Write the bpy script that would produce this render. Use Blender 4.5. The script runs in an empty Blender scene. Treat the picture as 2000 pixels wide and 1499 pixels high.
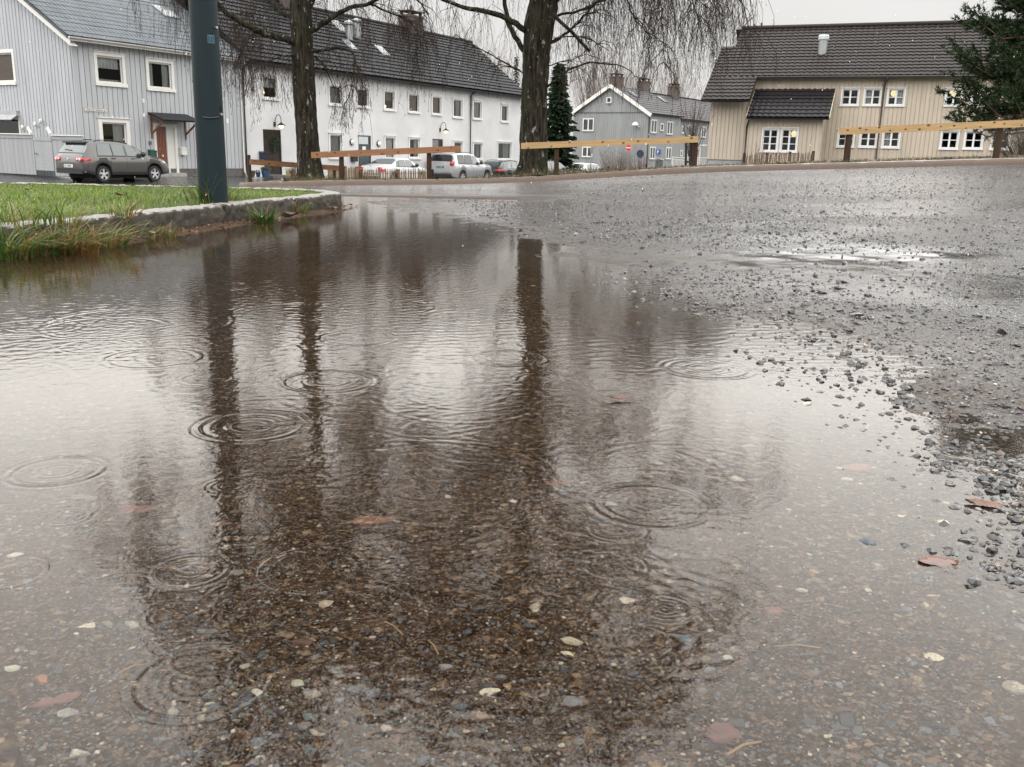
import bpy, math, random
import numpy as np
R_ = math.radians
scene = bpy.context.scene
COL = scene.collection
rng = np.random.default_rng(7)
random.seed(7)
# ------------------------------------------------------------------ camera
FPX = 1800.0; TH = math.atan(450/1800); RHO = R_(1.4); HC = 0.45
Fw = np.array([0, math.cos(TH), -math.sin(TH)]); _r0 = np.array([1, 0, 0.]); _u0 = np.array([0, math.sin(TH), math.cos(TH)])
Rt = _r0*math.cos(RHO)+_u0*math.sin(RHO); Up = _u0*math.cos(RHO)-_r0*math.sin(RHO); CO = np.array([0, 0, HC])
def ray(x, y): return Fw+Rt*(x-1000)/FPX-Up*(y-749.5)/FPX
def at(x, y, Y):
    d = ray(x, y); return CO+d*Y/d[1]
def onz(x, y, z=0.0):
    d = ray(x, y); return CO+d*(z-HC)/d[2]
class Fac:
    """vertical plane: p base point, u horizontal direction, n outward normal"""
    def __init__(s, p, u, off=0.0):
        s.u = np.array([u[0], u[1], 0.])/math.hypot(u[0], u[1]); s.n = np.array([s.u[1], -s.u[0], 0])
        s.p = np.array([p[0], p[1], 0.])+s.n*off
    def off(s, o): return Fac(s.p, s.u, o)
    def px(s, x, y):
        d = ray(x, y); t = ((s.p-CO)@s.n)/(d@s.n); q = CO+d*t
        return float((q-s.p)@s.u), float(q[2])
    def rect(s, x0, y0, x1, y1):
        xm, ym = (x0+x1)/2, (y0+y1)/2
        return s.px(x0, ym)[0], s.px(x1, ym)[0], s.px(xm, y1)[1], s.px(xm, y0)[1]
    def P(s, u, z, n=0.0):
        q = s.p+s.u*u+s.n*n; return np.array([q[0], q[1], z])
cam_d = bpy.data.cameras.new('camera'); cam = bpy.data.objects.new('camera', cam_d); COL.objects.link(cam)
cam_d.sensor_width = 36; cam_d.lens = 36*FPX/2000; cam_d.clip_start = 0.05; cam_d.clip_end = 3000
from mathutils import Matrix, Vector
cam.matrix_world = Matrix(((Rt[0], Up[0], -Fw[0], 0), (Rt[1], Up[1], -Fw[1], 0), (Rt[2], Up[2], -Fw[2], HC), (0, 0, 0, 1)))
scene.camera = cam
# ------------------------------------------------------------------ mesh helpers
def link(o, parent=None):
    COL.objects.link(o)
    if parent is not None: o.parent = parent
    return o
def wloc(o):
    v = np.zeros(3)
    while o is not None:
        v = v+np.array(o.location); o = o.parent
    return v
def tag(o, label=None, cat=None, group=None, kind=None):
    if label: o['label'] = label
    if cat: o['category'] = cat
    if group: o['group'] = group
    if kind: o['kind'] = kind
    return o
def thing(name, label, cat, loc, rz=0.0, group=None):
    o = bpy.data.objects.new(name, None); o.empty_display_size = 0.2
    o.location = tuple(float(v) for v in loc); o.rotation_euler = (0, 0, rz); link(o)
    return tag(o, label, cat, group)
class MB:
    def __init__(s): s.v = []; s.f = []
    def add(s, vs, fs):
        b = len(s.v); s.v.extend([tuple(map(float, p)) for p in vs]); s.f.extend([tuple(b+i for i in f) for f in fs]); return s
    def hexa(s, c):
        """8 corners: 0-3 bottom ring, 4-7 top ring"""
        return s.add(c, [(3, 2, 1, 0), (4, 5, 6, 7), (0, 1, 5, 4), (1, 2, 6, 5), (2, 3, 7, 6), (3, 0, 4, 7)])
    def box(s, x0, x1, y0, y1, z0, z1):
        return s.hexa([(x0, y0, z0), (x1, y0, z0), (x1, y1, z0), (x0, y1, z0), (x0, y0, z1), (x1, y0, z1), (x1, y1, z1), (x0, y1, z1)])
    def fbox(s, F, u0, u1, n0, n1, z0, z1):
        P = F.P
        return s.hexa([P(u0, z0, n1), P(u1, z0, n1), P(u1, z0, n0), P(u0, z0, n0), P(u0, z1, n1), P(u1, z1, n1), P(u1, z1, n0), P(u0, z1, n0)])
    def bar(s, a, b, w, h, up=(0, 0, 1)):
        a = np.array(a, float); b = np.array(b, float); d = b-a; d /= np.linalg.norm(d); up = np.array(up, float)
        r = np.cross(d, up); r /= np.linalg.norm(r); t = np.cross(r, d)
        o = [-r*w/2-t*h/2, r*w/2-t*h/2, r*w/2+t*h/2, -r*w/2+t*h/2]
        return s.hexa([a+q for q in o]+[b+q for q in o])
    def tube(s, pts, rad, n=8, caps=True, noise=0.0):
        pts = np.array(pts, float); k = len(pts); rad = np.broadcast_to(np.array(rad, float), (k,))
        d = np.gradient(pts, axis=0); d /= (np.linalg.norm(d, axis=1)[:, None]+1e-9)
        ref = np.array([0, 0, 1.]) if abs(d[0][2]) < .9 else np.array([1., 0, 0])
        base = len(s.v); a = np.linspace(0, 2*math.pi, n, endpoint=False)
        for i in range(k):
            r = np.cross(d[i], ref); r /= np.linalg.norm(r)+1e-9; t = np.cross(r, d[i]); ref = -np.cross(r, d[i]) if False else ref
            for q in a:
                rr = rad[i]*(1+(noise*random.uniform(-1, 1) if noise else 0))
                s.v.append(tuple(pts[i]+(r*math.cos(q)+t*math.sin(q))*rr))
        for i in range(k-1):
            for j in range(n):
                s.f.append((base+i*n+j, base+i*n+(j+1) % n, base+(i+1)*n+(j+1) % n, base+(i+1)*n+j))
        if caps:
            s.f.append(tuple(base+j for j in range(n))[::-1]); s.f.append(tuple(base+(k-1)*n+j for j in range(n)))
        return s
    def lathe(s, prof, c=(0, 0, 0), axis='z', n=20, caps=True):
        """prof: list of (r, h) about an axis through c"""
        base = len(s.v); c = np.array(c, float)
        for r, h in prof:
            for j in range(n):
                q = 2*math.pi*j/n; e = (r*math.cos(q), r*math.sin(q), h)
                if axis == 'y': e = (e[0], h, e[1])
                if axis == 'x': e = (h, e[0], e[1])
                s.v.append(tuple(c+np.array(e)))
        for i in range(len(prof)-1):
            for j in range(n):
                s.f.append((base+i*n+j, base+i*n+(j+1) % n, base+(i+1)*n+(j+1) % n, base+(i+1)*n+j))
        if caps: s.f.append(tuple(base+j for j in range(n))[::-1]); s.f.append(tuple(base+(len(prof)-1)*n+j for j in range(n)))
        return s
    def build(s, name, mat, parent=None, local=False, smooth=False):
        me = bpy.data.meshes.new(name)
        v = np.array(s.v, float)
        if not local and parent is not None: v = v-wloc(parent)
        me.from_pydata([tuple(p) for p in v], [], s.f); me.materials.append(mat)
        if smooth: me.polygons.foreach_set('use_smooth', [True]*len(me.polygons))
        me.update()
        return link(bpy.data.objects.new(name, me), parent)
def npmesh(name, v, f, mat, parent=None, smooth=False, attrs=None, colors=None):
    """v (N,3), f (M,3|4) arrays -> one mesh object; attrs: point floats; colors: point rgb"""
    v = np.asarray(v, np.float32); f = np.asarray(f, np.int32); k = f.shape[1]
    if parent is not None: v = v-wloc(parent).astype(np.float32)
    me = bpy.data.meshes.new(name); me.vertices.add(len(v)); me.vertices.foreach_set('co', v.ravel())
    me.loops.add(f.size); me.loops.foreach_set('vertex_index', f.ravel())
    me.polygons.add(len(f)); me.polygons.foreach_set('loop_start', np.arange(0, f.size, k, dtype=np.int32))
    me.polygons.foreach_set('use_smooth', np.full(len(f), smooth))
    for n_, a in (attrs or {}).items():
        at_ = me.attributes.new(n_, 'FLOAT', 'POINT'); at_.data.foreach_set('value', np.asarray(a, np.float32).ravel())
    if colors is not None:
        c = np.ones((len(v), 4), np.float32); c[:, :3] = colors
        at_ = me.attributes.new('tint', 'FLOAT_COLOR', 'POINT'); at_.data.foreach_set('color', c.ravel())
    me.materials.append(mat); me.update(calc_edges=True); me.validate()
    return link(bpy.data.objects.new(name, me), parent)
def gridfaces(nr, nc):
    i = np.arange(nr-1)[:, None]*nc+np.arange(nc-1)[None, :]; i = i.ravel()
    return np.stack([i, i+1, i+nc+1, i+nc], 1)
# ------------------------------------------------------------------ noise
def _hash(ix, iy, seed):
    h = (ix.astype(np.int64)*374761393+iy.astype(np.int64)*668265263+seed*974634777) & 0x7fffffff
    h = ((h ^ (h >> 13))*1274126177) & 0x7fffffff
    return ((h ^ (h >> 16)) & 0xffff)/65535.0
def vnoise(x, y, seed=0):
    x = np.asarray(x, float); y = np.asarray(y, float)
    ix = np.floor(x); iy = np.floor(y); fx = x-ix; fy = y-iy; fx = fx*fx*(3-2*fx); fy = fy*fy*(3-2*fy)
    a = _hash(ix, iy, seed); b = _hash(ix+1, iy, seed); c = _hash(ix, iy+1, seed); d = _hash(ix+1, iy+1, seed)
    return (a*(1-fx)+b*fx)*(1-fy)+(c*(1-fx)+d*fx)*fy
def fbm(x, y, seed=0, oct=4):
    t = 0; a = .5; n = 0
    for o in range(oct):
        t = t+a*vnoise(x*2**o, y*2**o, seed+o*17); n += a; a *= .5
    return t/n
def sstep(a, b, x):
    t = np.clip((x-a)/(b-a), 0, 1); return t*t*(3-2*t)
# ------------------------------------------------------------------ materials
def newmat(name):
    m = bpy.data.materials.new(name); m.use_nodes = True; nt = m.node_tree; nt.nodes.clear()
    o = nt.nodes.new('ShaderNodeOutputMaterial'); return m, nt, o
def nd(nt, t, **kw):
    n = nt.nodes.new(t)
    for k, v in kw.items():
        if k in n.inputs.keys(): n.inputs[k].default_value = v
        else: setattr(n, k, v)
    return n
def L(nt, a, b): nt.links.new(a, b)
def ramp(nt, fac, stops):
    r = nt.nodes.new('ShaderNodeValToRGB'); e = r.color_ramp.elements
    while len(e) < len(stops): e.new(.5)
    for q, (p, c) in zip(e, stops): q.position = p; q.color = (*c, 1) if len(c) == 3 else c
    L(nt, fac, r.inputs[0]); return r.outputs[0]
def mixc(nt, fac, a, b, mode='MIX'):
    m = nt.nodes.new('ShaderNodeMix'); m.data_type = 'RGBA'; m.blend_type = mode
    for s_, v in ((m.inputs[0], fac), (m.inputs[6], a), (m.inputs[7], b)):
        if isinstance(v, (int, float)): s_.default_value = v
        elif isinstance(v, tuple): s_.default_value = (*v, 1)
        else: L(nt, v, s_)
    return m.outputs[2]
def math_(nt, op, a, b=0.0, c=None, clamp=False):
    m = nt.nodes.new('ShaderNodeMath'); m.operation = op; m.use_clamp = clamp
    for s_, v in zip(m.inputs, (a, b, c)):
        if v is None: continue
        if isinstance(v, (int, float)): s_.default_value = v
        else: L(nt, v, s_)
    return m.outputs[0]
def tc(nt, scale=(1, 1, 1), kind='Object'):
    t = nt.nodes.new('ShaderNodeTexCoord'); mp = nt.nodes.new('ShaderNodeMapping'); mp.inputs['Scale'].default_value = scale
    L(nt, t.outputs[kind], mp.inputs[0]); return mp.outputs[0]
def noise(nt, vec, scale, detail=4, rough=.6):
    n = nd(nt, 'ShaderNodeTexNoise', Scale=scale, Detail=detail, Roughness=rough); L(nt, vec, n.inputs['Vector']); return n.outputs[0]
def mat(name, col, rough=.6, var=.18, scale=4.0, bump=0.0, bscale=40.0, metal=0.0, coat=0.0, spec=.5, stretch=(1, 1, 1), col2=None, thr=None):
    m, nt, o = newmat(name); b = nd(nt, 'ShaderNodeBsdfPrincipled'); v = tc(nt, stretch)
    n = noise(nt, v, scale, 5)
    if col2 is None: lo = tuple(c*(1-var) for c in col); hi = tuple(min(1, c*(1+var)) for c in col); st = (.3, .7)
    else: lo, hi = col, col2; st = thr or (.35, .65)
    L(nt, ramp(nt, n, [(st[0], lo), (st[1], hi)]), b.inputs['Base Color'])
    b.inputs['Roughness'].default_value = rough; b.inputs['Metallic'].default_value = metal
    b.inputs['Specular IOR Level'].default_value = spec
    if coat: b.inputs['Coat Weight'].default_value = coat; b.inputs['Coat Roughness'].default_value = .06
    if bump:
        bp = nd(nt, 'ShaderNodeBump', Strength=bump, Distance=.02); L(nt, noise(nt, v, bscale, 3), bp.inputs['Height']); L(nt, bp.outputs[0], b.inputs['Normal'])
    L(nt, b.outputs[0], o.inputs[0]); return m
def emat(name, col, s):
    m, nt, o = newmat(name); e = nd(nt, 'ShaderNodeEmission', Strength=s); e.inputs[0].default_value = (*col, 1); L(nt, e.outputs[0], o.inputs[0]); return m
def tintmat(name, rough=.5, coat=0.0, var=.25, scale=300, spec=.5, transl=0.0):
    m, nt, o = newmat(name); b = nd(nt, 'ShaderNodeBsdfPrincipled', Roughness=rough)
    a = nd(nt, 'ShaderNodeAttribute', attribute_name='tint'); n = noise(nt, tc(nt), scale, 3)
    g = ramp(nt, n, [(.3, (1-var,)*3), (.7, (1+var,)*3)])
    c = mixc(nt, 1.0, a.outputs['Color'], g, 'MULTIPLY'); L(nt, c, b.inputs['Base Color'])
    b.inputs['Specular IOR Level'].default_value = spec
    if coat: b.inputs['Coat Weight'].default_value = coat; b.inputs['Coat Roughness'].default_value = .08
    if transl:
        t = nd(nt, 'ShaderNodeBsdfTranslucent'); L(nt, c, t.inputs[0]); mx = nd(nt, 'ShaderNodeMixShader'); mx.inputs[0].default_value = transl
        L(nt, b.outputs[0], mx.inputs[1]); L(nt, t.outputs[0], mx.inputs[2]); L(nt, mx.outputs[0], o.inputs[0])
    else: L(nt, b.outputs[0], o.inputs[0])
    return m
def glassmat(name, tint=(.85, .9, .9), ior=1.5):
    m, nt, o = newmat(name); fr = nd(nt, 'ShaderNodeFresnel', IOR=ior); t = nd(nt, 'ShaderNodeBsdfTransparent'); t.inputs[0].default_value = (*tint, 1)
    g = nd(nt, 'ShaderNodeBsdfGlossy', Roughness=.02); mx = nd(nt, 'ShaderNodeMixShader'); f2 = math_(nt, 'MULTIPLY', fr.outputs[0], 1.6, clamp=True)
    L(nt, f2, mx.inputs[0]); L(nt, t.outputs[0], mx.inputs[1]); L(nt, g.outputs[0], mx.inputs[2]); L(nt, mx.outputs[0], o.inputs[0]); return m
# ------------------------------------------------------------------ world and sun: overcast sleet day
world = bpy.data.worlds.new('World'); scene.world = world; world.use_nodes = True
nt = world.node_tree; nt.nodes.clear(); wo = nt.nodes.new('ShaderNodeOutputWorld'); bg = nd(nt, 'ShaderNodeBackground', Strength=.1)
SUN_EL, SUN_AZ = R_(48), R_(205)
sky = nt.nodes.new('ShaderNodeTexSky'); sky.sky_type = 'NISHITA'; sky.sun_disc = False; sky.sun_elevation = SUN_EL; sky.sun_rotation = SUN_AZ; sky.dust_density = 6; sky.air_density = 2
hs = nd(nt, 'ShaderNodeHueSaturation', Saturation=.15); L(nt, sky.outputs[0], hs.inputs['Color'])
g = nt.nodes.new('ShaderNodeTexCoord'); sx = nt.nodes.new('ShaderNodeSeparateXYZ'); L(nt, g.outputs['Generated'], sx.inputs[0])
zc = math_(nt, 'MAXIMUM', sx.outputs[2], 0.0)
lum = math_(nt, 'MULTIPLY_ADD', zc, 3.0, 8.7)          # overcast: brighter overhead than at the horizon
mr_ = nt.nodes.new('ShaderNodeMapRange'); mr_.interpolation_type = 'SMOOTHSTEP'; L(nt, zc, mr_.inputs[0]); mr_.inputs[1].default_value = .145; mr_.inputs[2].default_value = .24; mr_.inputs[3].default_value = 0; mr_.inputs[4].default_value = 23.0
lum = math_(nt, 'ADD', lum, mr_.outputs[0])
cl = noise(nt, g.outputs['Generated'], 2.2, 4); cl2 = math_(nt, 'MULTIPLY_ADD', cl, .3, .85)
lum = math_(nt, 'MULTIPLY', lum, cl2)
cc = nt.nodes.new('ShaderNodeCombineColor')
for i, k in enumerate((1.0, .985, .965)): L(nt, math_(nt, 'MULTIPLY', lum, k), cc.inputs[i])
L(nt, mixc(nt, .9, hs.outputs[0], cc.outputs[0]), bg.inputs['Color']); L(nt, bg.outputs[0], wo.inputs[0])
sd = bpy.data.lights.new('sun', 'SUN'); sd.energy = .6; sd.angle = R_(40); sd.color = (1, .97, .93); so = bpy.data.objects.new('sun', sd); link(so)
so.rotation_euler = (R_(90)-SUN_EL, 0, math.pi-SUN_AZ)
scene.view_settings.view_transform = 'Standard'; scene.view_settings.look = 'None'; scene.view_settings.gamma = 1; scene.view_settings.exposure = 0
scene.cycles.use_denoising = True; scene.cycles.max_bounces = 10; scene.cycles.transparent_max_bounces = 24; scene.cycles.sample_clamp_indirect = 8
# ------------------------------------------------------------------ terrain height: thin-plate surface through surveyed points
CP = []
def row(y, *xz):
    for x, z in xz: CP.append((x, y, z))
row(-6, (-6, -.02), (0, -.02), (3, .06), (10, .3))
row(-1, (-3, -.03), (0, -.03), (.6, 0), (2, .05))
row(.6, (-2, -.032), (-1, -.03), (0, -.026), (.40, -.009), (.60, -.002), (.85, .002), (1.15, .008), (2, .045), (5, .18))
row(1.3, (-1.5, -.03), (-.6, -.028), (0, -.022), (.50, -.008), (.70, -.0015), (.95, .0025), (1.3, .010))
row(1.9, (.74, -.0015), (.5, -.007), (-1, -.028), (0, -.02), (1.05, .003), (1.5, .014))
row(2.7, (.68, -.0015), (.3, -.009), (-1, -.025), (-.3, -.018), (1.05, .004), (1.6, .018))
row(3.2, (1.0, .008), (1.6, .02))
row(3.9, (.42, .001), (-.3, -.013), (-1, -.02), (-1.8, -.015), (1.0, .007), (1.7, .012), (3, .075), (5, .18))
row(5.0, (.12, .0015), (-.6, -.011))
row(4.4, (.10, -.004), (-.6, -.012), (1.0, .010), (1.6, .018))
row(5.56, (-.15, .001), (-.7, -.010), (-1.4, -.018), (.8, .02), (2, .06), (5, .2))
row(7.0, (-1.1, -.008), (-.5, .001), (.5, .018), (2, .07))
row(8.3, (-1.35, 0), (-1.8, -.02), (0, .008), (3, .1), (6, .25), (9, .4))
row(10, (-3, -.05), (0, -.01), (-5.6, -.15), (-8, -.25))
row(13, (-3, -.12), (0, -.05), (3, .13), (6, .28), (-5.6, -.24), (-9, -.38), (12, .55))
row(18.2, (-5.6, -.335), (-3.1, -.225), (-.1, -.105), (3.1, .155), (6, .315), (9, .475), (15, .75), (-9, -.5), (-14, -.65))
row(21, (-5.6, -.46), (-3, -.36), (0, -.20), (3, .09), (6, .28), (9, .44), (-10, -.6))
row(25, (-4, -.62), (0, -.42), (3, -.1), (6, .2), (9, .38), (14, .62))
row(30, (-14, -.9), (-8, -.95), (-3, -.85), (2, -.5), (8, .15), (14, .55))
row(35, (-15, -1.02), (-10, -1.1), (-5, -1.1), (5, -.3), (22, .9))
row(40, (-19, -.85), (-14.6, -.88), (-9, -1.2), (0, -1.1), (9, -.1))
row(46, (-12, -.95), (-5, -1.38), (3, -1.2), (16, .1), (24, .6))
row(52, (-6.3, -1.42), (-9, -1.2), (0, -1.45), (6, -1.0), (10.4, -.25))
row(60, (-3, -1.42), (2, -1.42), (8, -1.3), (30, .7))
row(75, (4, -1.55), (0, -1.5), (10, -1.2)); row(90, (12, -.9), (4, -1.2), (20, -.8)); row(110, (0, -1.2), (25, -.9), (60, .8), (-40, -1))
row(160, (-60, -1), (0, -1), (60, 0)); row(38, (-35, -.8), (45, 1.6)); row(10, (-25, -.6), (30, 1.2)); row(-10, (-25, -.2), (30, 1.0))
_c = np.array(CP); 
def _tp(r2): return np.where(r2 > 1e-12, .5*r2*np.log(np.maximum(r2, 1e-12)), 0)
_n = len(_c); _K = _tp(((_c[:, None, :2]-_c[None, :, :2])**2).sum(-1)); _P = np.c_[np.ones(_n), _c[:, :2]]
_A = np.zeros((_n+3, _n+3)); _A[:_n, :_n] = _K+np.eye(_n)*1e-4; _A[:_n, _n:] = _P; _A[_n:, :_n] = _P.T
_w = np.linalg.solve(_A, np.r_[_c[:, 2], 0, 0, 0])
def tz(x, y):
    x = np.asarray(x, float); y = np.asarray(y, float); s = x.shape; x = x.ravel(); y = y.ravel(); out = np.empty(len(x))
    for i in range(0, len(x), 40000):
        a = x[i:i+40000]; b = y[i:i+40000]
        r2 = (a[:, None]-_c[None, :, 0])**2+(b[:, None]-_c[None, :, 1])**2
        out[i:i+40000] = _tp(r2)@_w[:_n]+_w[_n]+_w[_n+1]*a+_w[_n+2]*b
    return out.reshape(s)
def tzn(x, y):
    """terrain with the small unevenness of worn asphalt and loose grit"""
    x = np.asarray(x, float); y = np.asarray(y, float)
    near = 1-sstep(8, 20, y)
    und = (fbm(x*2.1, y*1.4, 3, 3)-.5)*.012+(fbm(x*9, y*7, 11, 3)-.5)*.006+(fbm(x*45, y*40, 5, 2)-.5)*.0028
    wet = sstep(-.03, .0, tz(x, y))
    return tz(x, y)+und*near*(.35+.65*wet)
def tz1(x, y): return float(tz(np.array([x]), np.array([y]))[0])
def persp_rows(y0, y1, ratio):
    return y0*ratio**np.arange(int(math.log(y1/y0)/math.log(ratio))+1)
# ------------------------------------------------------------------ road sheet
ys = np.r_[np.linspace(-9, .3, 14)[:-1], persp_rows(.3, 22, 1.0068), np.linspace(22.3, 170, 75)]
uin = np.linspace(-1, 1, 340); ex = np.linspace(0, 1, 26)[1:]**1.6
half = np.where(ys < .3, .75, .62*np.maximum(ys, .3)+.5)
X = np.concatenate([-(half[:, None]+ex[::-1][None]*75), half[:, None]*uin[None], half[:, None]+ex[None]*75], 1)
Y = np.repeat(ys[:, None], X.shape[1], 1)
Z = tzn(X, Y)
_kx = np.array([-3.6, -2.95, -2.42, -2.05, -1.88, -1.73, -1.58, -1.40, -1.36, -1.62]); _ky = np.array([.4, 1.6, 2.8, 3.75, 4.5, 5.4, 6.3, 7.0, 7.45, 7.85])
_dk = X-np.interp(Y, _ky, _kx); Z = Z+.034*np.exp(-((_dk-.03)/(.075+.05*vnoise(Y*3, X*0, 4)))**2)*(Y > 1)*(1-sstep(6.6, 7.4, Y))   # silt washed up against the kerb
silt = 1-sstep(-.012, .012, Z-.05*np.exp(-(_dk/.2)**2)+(fbm(X*8, Y*8, 21, 3)-.5)*.012)
silt *= (1-sstep(9, 12, Y))*(1-sstep(3, 5, np.abs(X)))
film = sstep(.40, .58, fbm(X*.55+Y*.06, Y*.9, 41, 4))*(.75-.45*sstep(5, 10, Y))+np.exp(-((Y-4.2-.05*X)/.36)**2)*sstep(-.5, .1, X)*(1-sstep(1.5, 2.6, X))*.62; film = np.clip(film, 0, 1)
def road_material():
    m, nt, o = newmat('wet_asphalt'); b = nd(nt, 'ShaderNodeBsdfPrincipled'); v = tc(nt)
    a_s = nd(nt, 'ShaderNodeAttribute', attribute_name='silt').outputs['Fac']; a_f = nd(nt, 'ShaderNodeAttribute', attribute_name='film').outputs['Fac']
    v1 = nd(nt, 'ShaderNodeTexVoronoi', Scale=130.0); L(nt, v, v1.inputs['Vector'])
    v2 = nd(nt, 'ShaderNodeTexVoronoi', Scale=360.0); L(nt, v, v2.inputs['Vector'])
    wv = nt.nodes.new('ShaderNodeVectorMath'); wv.operation = 'ADD'; nz = nd(nt, 'ShaderNodeTexNoise', Scale=120.0, Detail=2.0); L(nt, v, nz.inputs['Vector'])
    sc = nt.nodes.new('ShaderNodeVectorMath'); sc.operation = 'SCALE'; sc.inputs['Scale'].default_value = .006; L(nt, nz.outputs['Color'], sc.inputs[0]); L(nt, v, wv.inputs[0]); L(nt, sc.outputs[0], wv.inputs[1]); L(nt, wv.outputs[0], v1.inputs['Vector'])
    s1 = nt.nodes.new('ShaderNodeSeparateColor'); L(nt, v1.outputs['Color'], s1.inputs[0]); s2 = nt.nodes.new('ShaderNodeSeparateColor'); L(nt, v2.outputs['Color'], s2.inputs[0])
    dry = ramp(nt, s1.outputs[0], [(0, (.022, .022, .024)), (.5, (.042, .041, .041)), (.8, (.07, .067, .064)), (.93, (.06, .07, .08)), (1, (.17, .155, .135))])
    dry2 = ramp(nt, s2.outputs[0], [(0, (.02, .02, .02)), (.7, (.05, .048, .046)), (1, (.12, .11, .1))])
    dry = mixc(nt, .45, dry, dry2)
    bed1 = ramp(nt, s1.outputs[0], [(0, (.020, .014, .009)), (.35, (.075, .055, .04)), (.6, (.14, .11, .083)), (.76, (.17, .16, .15)), (.84, (.17, .105, .06)), (.9, (.10, .12, .13)), (.95, (.38, .33, .26)), (1, (1., .92, .75))])
    bed2 = ramp(nt, s2.outputs[0], [(0, (.012, .008, .005)), (.5, (.08, .06, .043)), (.82, (.22, .18, .135)), (.93, (.40, .34, .27)), (1, (.9, .8, .66))])
    bed = mixc(nt, 1.0, mixc(nt, .5, bed1, bed2), (.40, .345, .295), 'MULTIPLY')
    big = noise(nt, v, 3.2, 5); bed = mixc(nt, 1.0, bed, ramp(nt, big, [(.3, (.72, .66, .6)), (.7, (1.12, 1.1, 1.08))]), 'MULTIPLY')
    mid = noise(nt, v, 28, 4); bed = mixc(nt, 1.0, bed, ramp(nt, mid, [(.3, (.78, .74, .7)), (.7, (1.18, 1.15, 1.12))]), 'MULTIPLY')
    dry = mixc(nt, 1.0, dry, ramp(nt, big, [(.3, (.36, .34, .32)), (.7, (.66, .63, .60))]), 'MULTIPLY')
    L(nt, mixc(nt, a_s, dry, bed), b.inputs['Base Color'])
    rg = noise(nt, v, 9, 5); r_dry = math_(nt, 'MULTIPLY_ADD', rg, .15, .03); r_dry = math_(nt, 'SUBTRACT', r_dry, math_(nt, 'MULTIPLY', a_f, .08), clamp=True)
    r_dry = math_(nt, 'MAXIMUM', r_dry, .045)
    mr = nt.nodes.new('ShaderNodeMix'); L(nt, a_s, mr.inputs[0]); L(nt, r_dry, mr.inputs[2]); mr.inputs[3].default_value = .7; L(nt, mr.outputs[0], b.inputs['Roughness'])
    ms_ = nt.nodes.new('ShaderNodeMix'); L(nt, a_s, ms_.inputs[0]); ms_.inputs[2].default_value = .8; ms_.inputs[3].default_value = .06; L(nt, ms_.outputs[0], b.inputs['Specular IOR Level'])
    inv = math_(nt, 'SUBTRACT', 1.0, a_f)
    bp = nd(nt, 'ShaderNodeBump', Distance=.006); L(nt, math_(nt, 'MULTIPLY_ADD', inv, .66, .05), bp.inputs['Strength'])
    h = math_(nt, 'ADD', math_(nt, 'MULTIPLY', v1.outputs['Distance'], -.8), math_(nt, 'MULTIPLY', noise(nt, v, 60, 4), 1.2)); h = math_(nt, 'ADD', h, math_(nt, 'MULTIPLY', noise(nt, v, 26, 3), 1.4)); L(nt, h, bp.inputs['Height']); L(nt, bp.outputs[0], b.inputs['Normal'])
    L(nt, b.outputs[0], o.inputs[0]); return m
M_road = road_material()
road = npmesh('road', np.stack([X, Y, Z], -1).reshape(-1, 3), gridfaces(*X.shape), M_road, smooth=True, attrs={'silt': silt, 'film': film})
tag(road, kind='structure')
gb = MB(); gb.add([(-900, -300, -2.6), (900, -300, -2.6), (900, 1500, -2.6), (-900, 1500, -2.6)], [(0, 1, 2, 3)])
tag(gb.build('ground', mat('far_ground', (.07, .08, .045), .9, .3, .05)), kind='structure')
# ------------------------------------------------------------------ puddle water with rings of raindrops
RINGS = [(127, 760, 80, 1), (52, 840, 36, 1.2), (110, 920, 150, 1), (130, 1010, 76, 1.3), (72, 702, 95, 1), (190, 676, 125, 1), (205, 640, 210, .9), (270, 630, 310, .8),
 (60, 640, 150, .8), (490, 832, 190, .6), (445, 950, 88, 1.2), (610, 1112, 190, 1), (372, 1115, 130, .9), (390, 1330, 230, .55), (1008, 980, 92, 1.2), (1200, 1035, 110, 1),
 (1195, 1106, 120, 1.1), (1290, 897, 100, .9), (1550, 735, 76, 1), (1478, 712, 100, .9), (1440, 651, 52, .9), (1062, 742, 110, 1), (1270, 985, 210, .7), (800, 872, 100, .8), (15, 1120, 120, 1),
 (1555, 945, 64, .8), (640, 745, 170, .8), (712, 491, 120, 1), (400, 740, 86, 1.2), (1300, 1190, 92, .8), (860, 870, 60, .7), (1020, 765, 60, .8), (1380, 720, 160, .8), (930, 660, 90, .8), (1120, 690, 100, .7),
 (560, 610, 200, .8), (860, 560, 150, .9), (760, 600, 180, .8), (420, 560, 120, .8), (640, 520, 100, .8), (900, 620, 130, .8), (1230, 800, 80, .7), (300, 700, 160, .7), (990, 700, 140, .7), (700, 660, 140, .8)]
wy = np.r_[np.linspace(-.6, .34, 8)[:-1], persp_rows(.34, 3.2, 1.0024), persp_rows(3.22, 9.2, 1.0048)]
uin = np.linspace(-1, 1, 600); ex = np.linspace(0, 1, 12)[1:]
whalf = np.where(wy < .34, .6, .6*wy+.22); xl = np.maximum(-whalf, -2.35); xr = np.minimum(whalf, 2.3)
inner = xl[:, None]+(uin[None]+1)/2*(xr-xl)[:, None]
WX = np.concatenate([xl[:, None]+(-2.4-xl[:, None])*ex[::-1][None], inner, xr[:, None]+(2.4-xr[:, None])*ex[None]], 1)
WY = np.repeat(wy[:, None], WX.shape[1], 1); WZ = np.zeros_like(WX)
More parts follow.
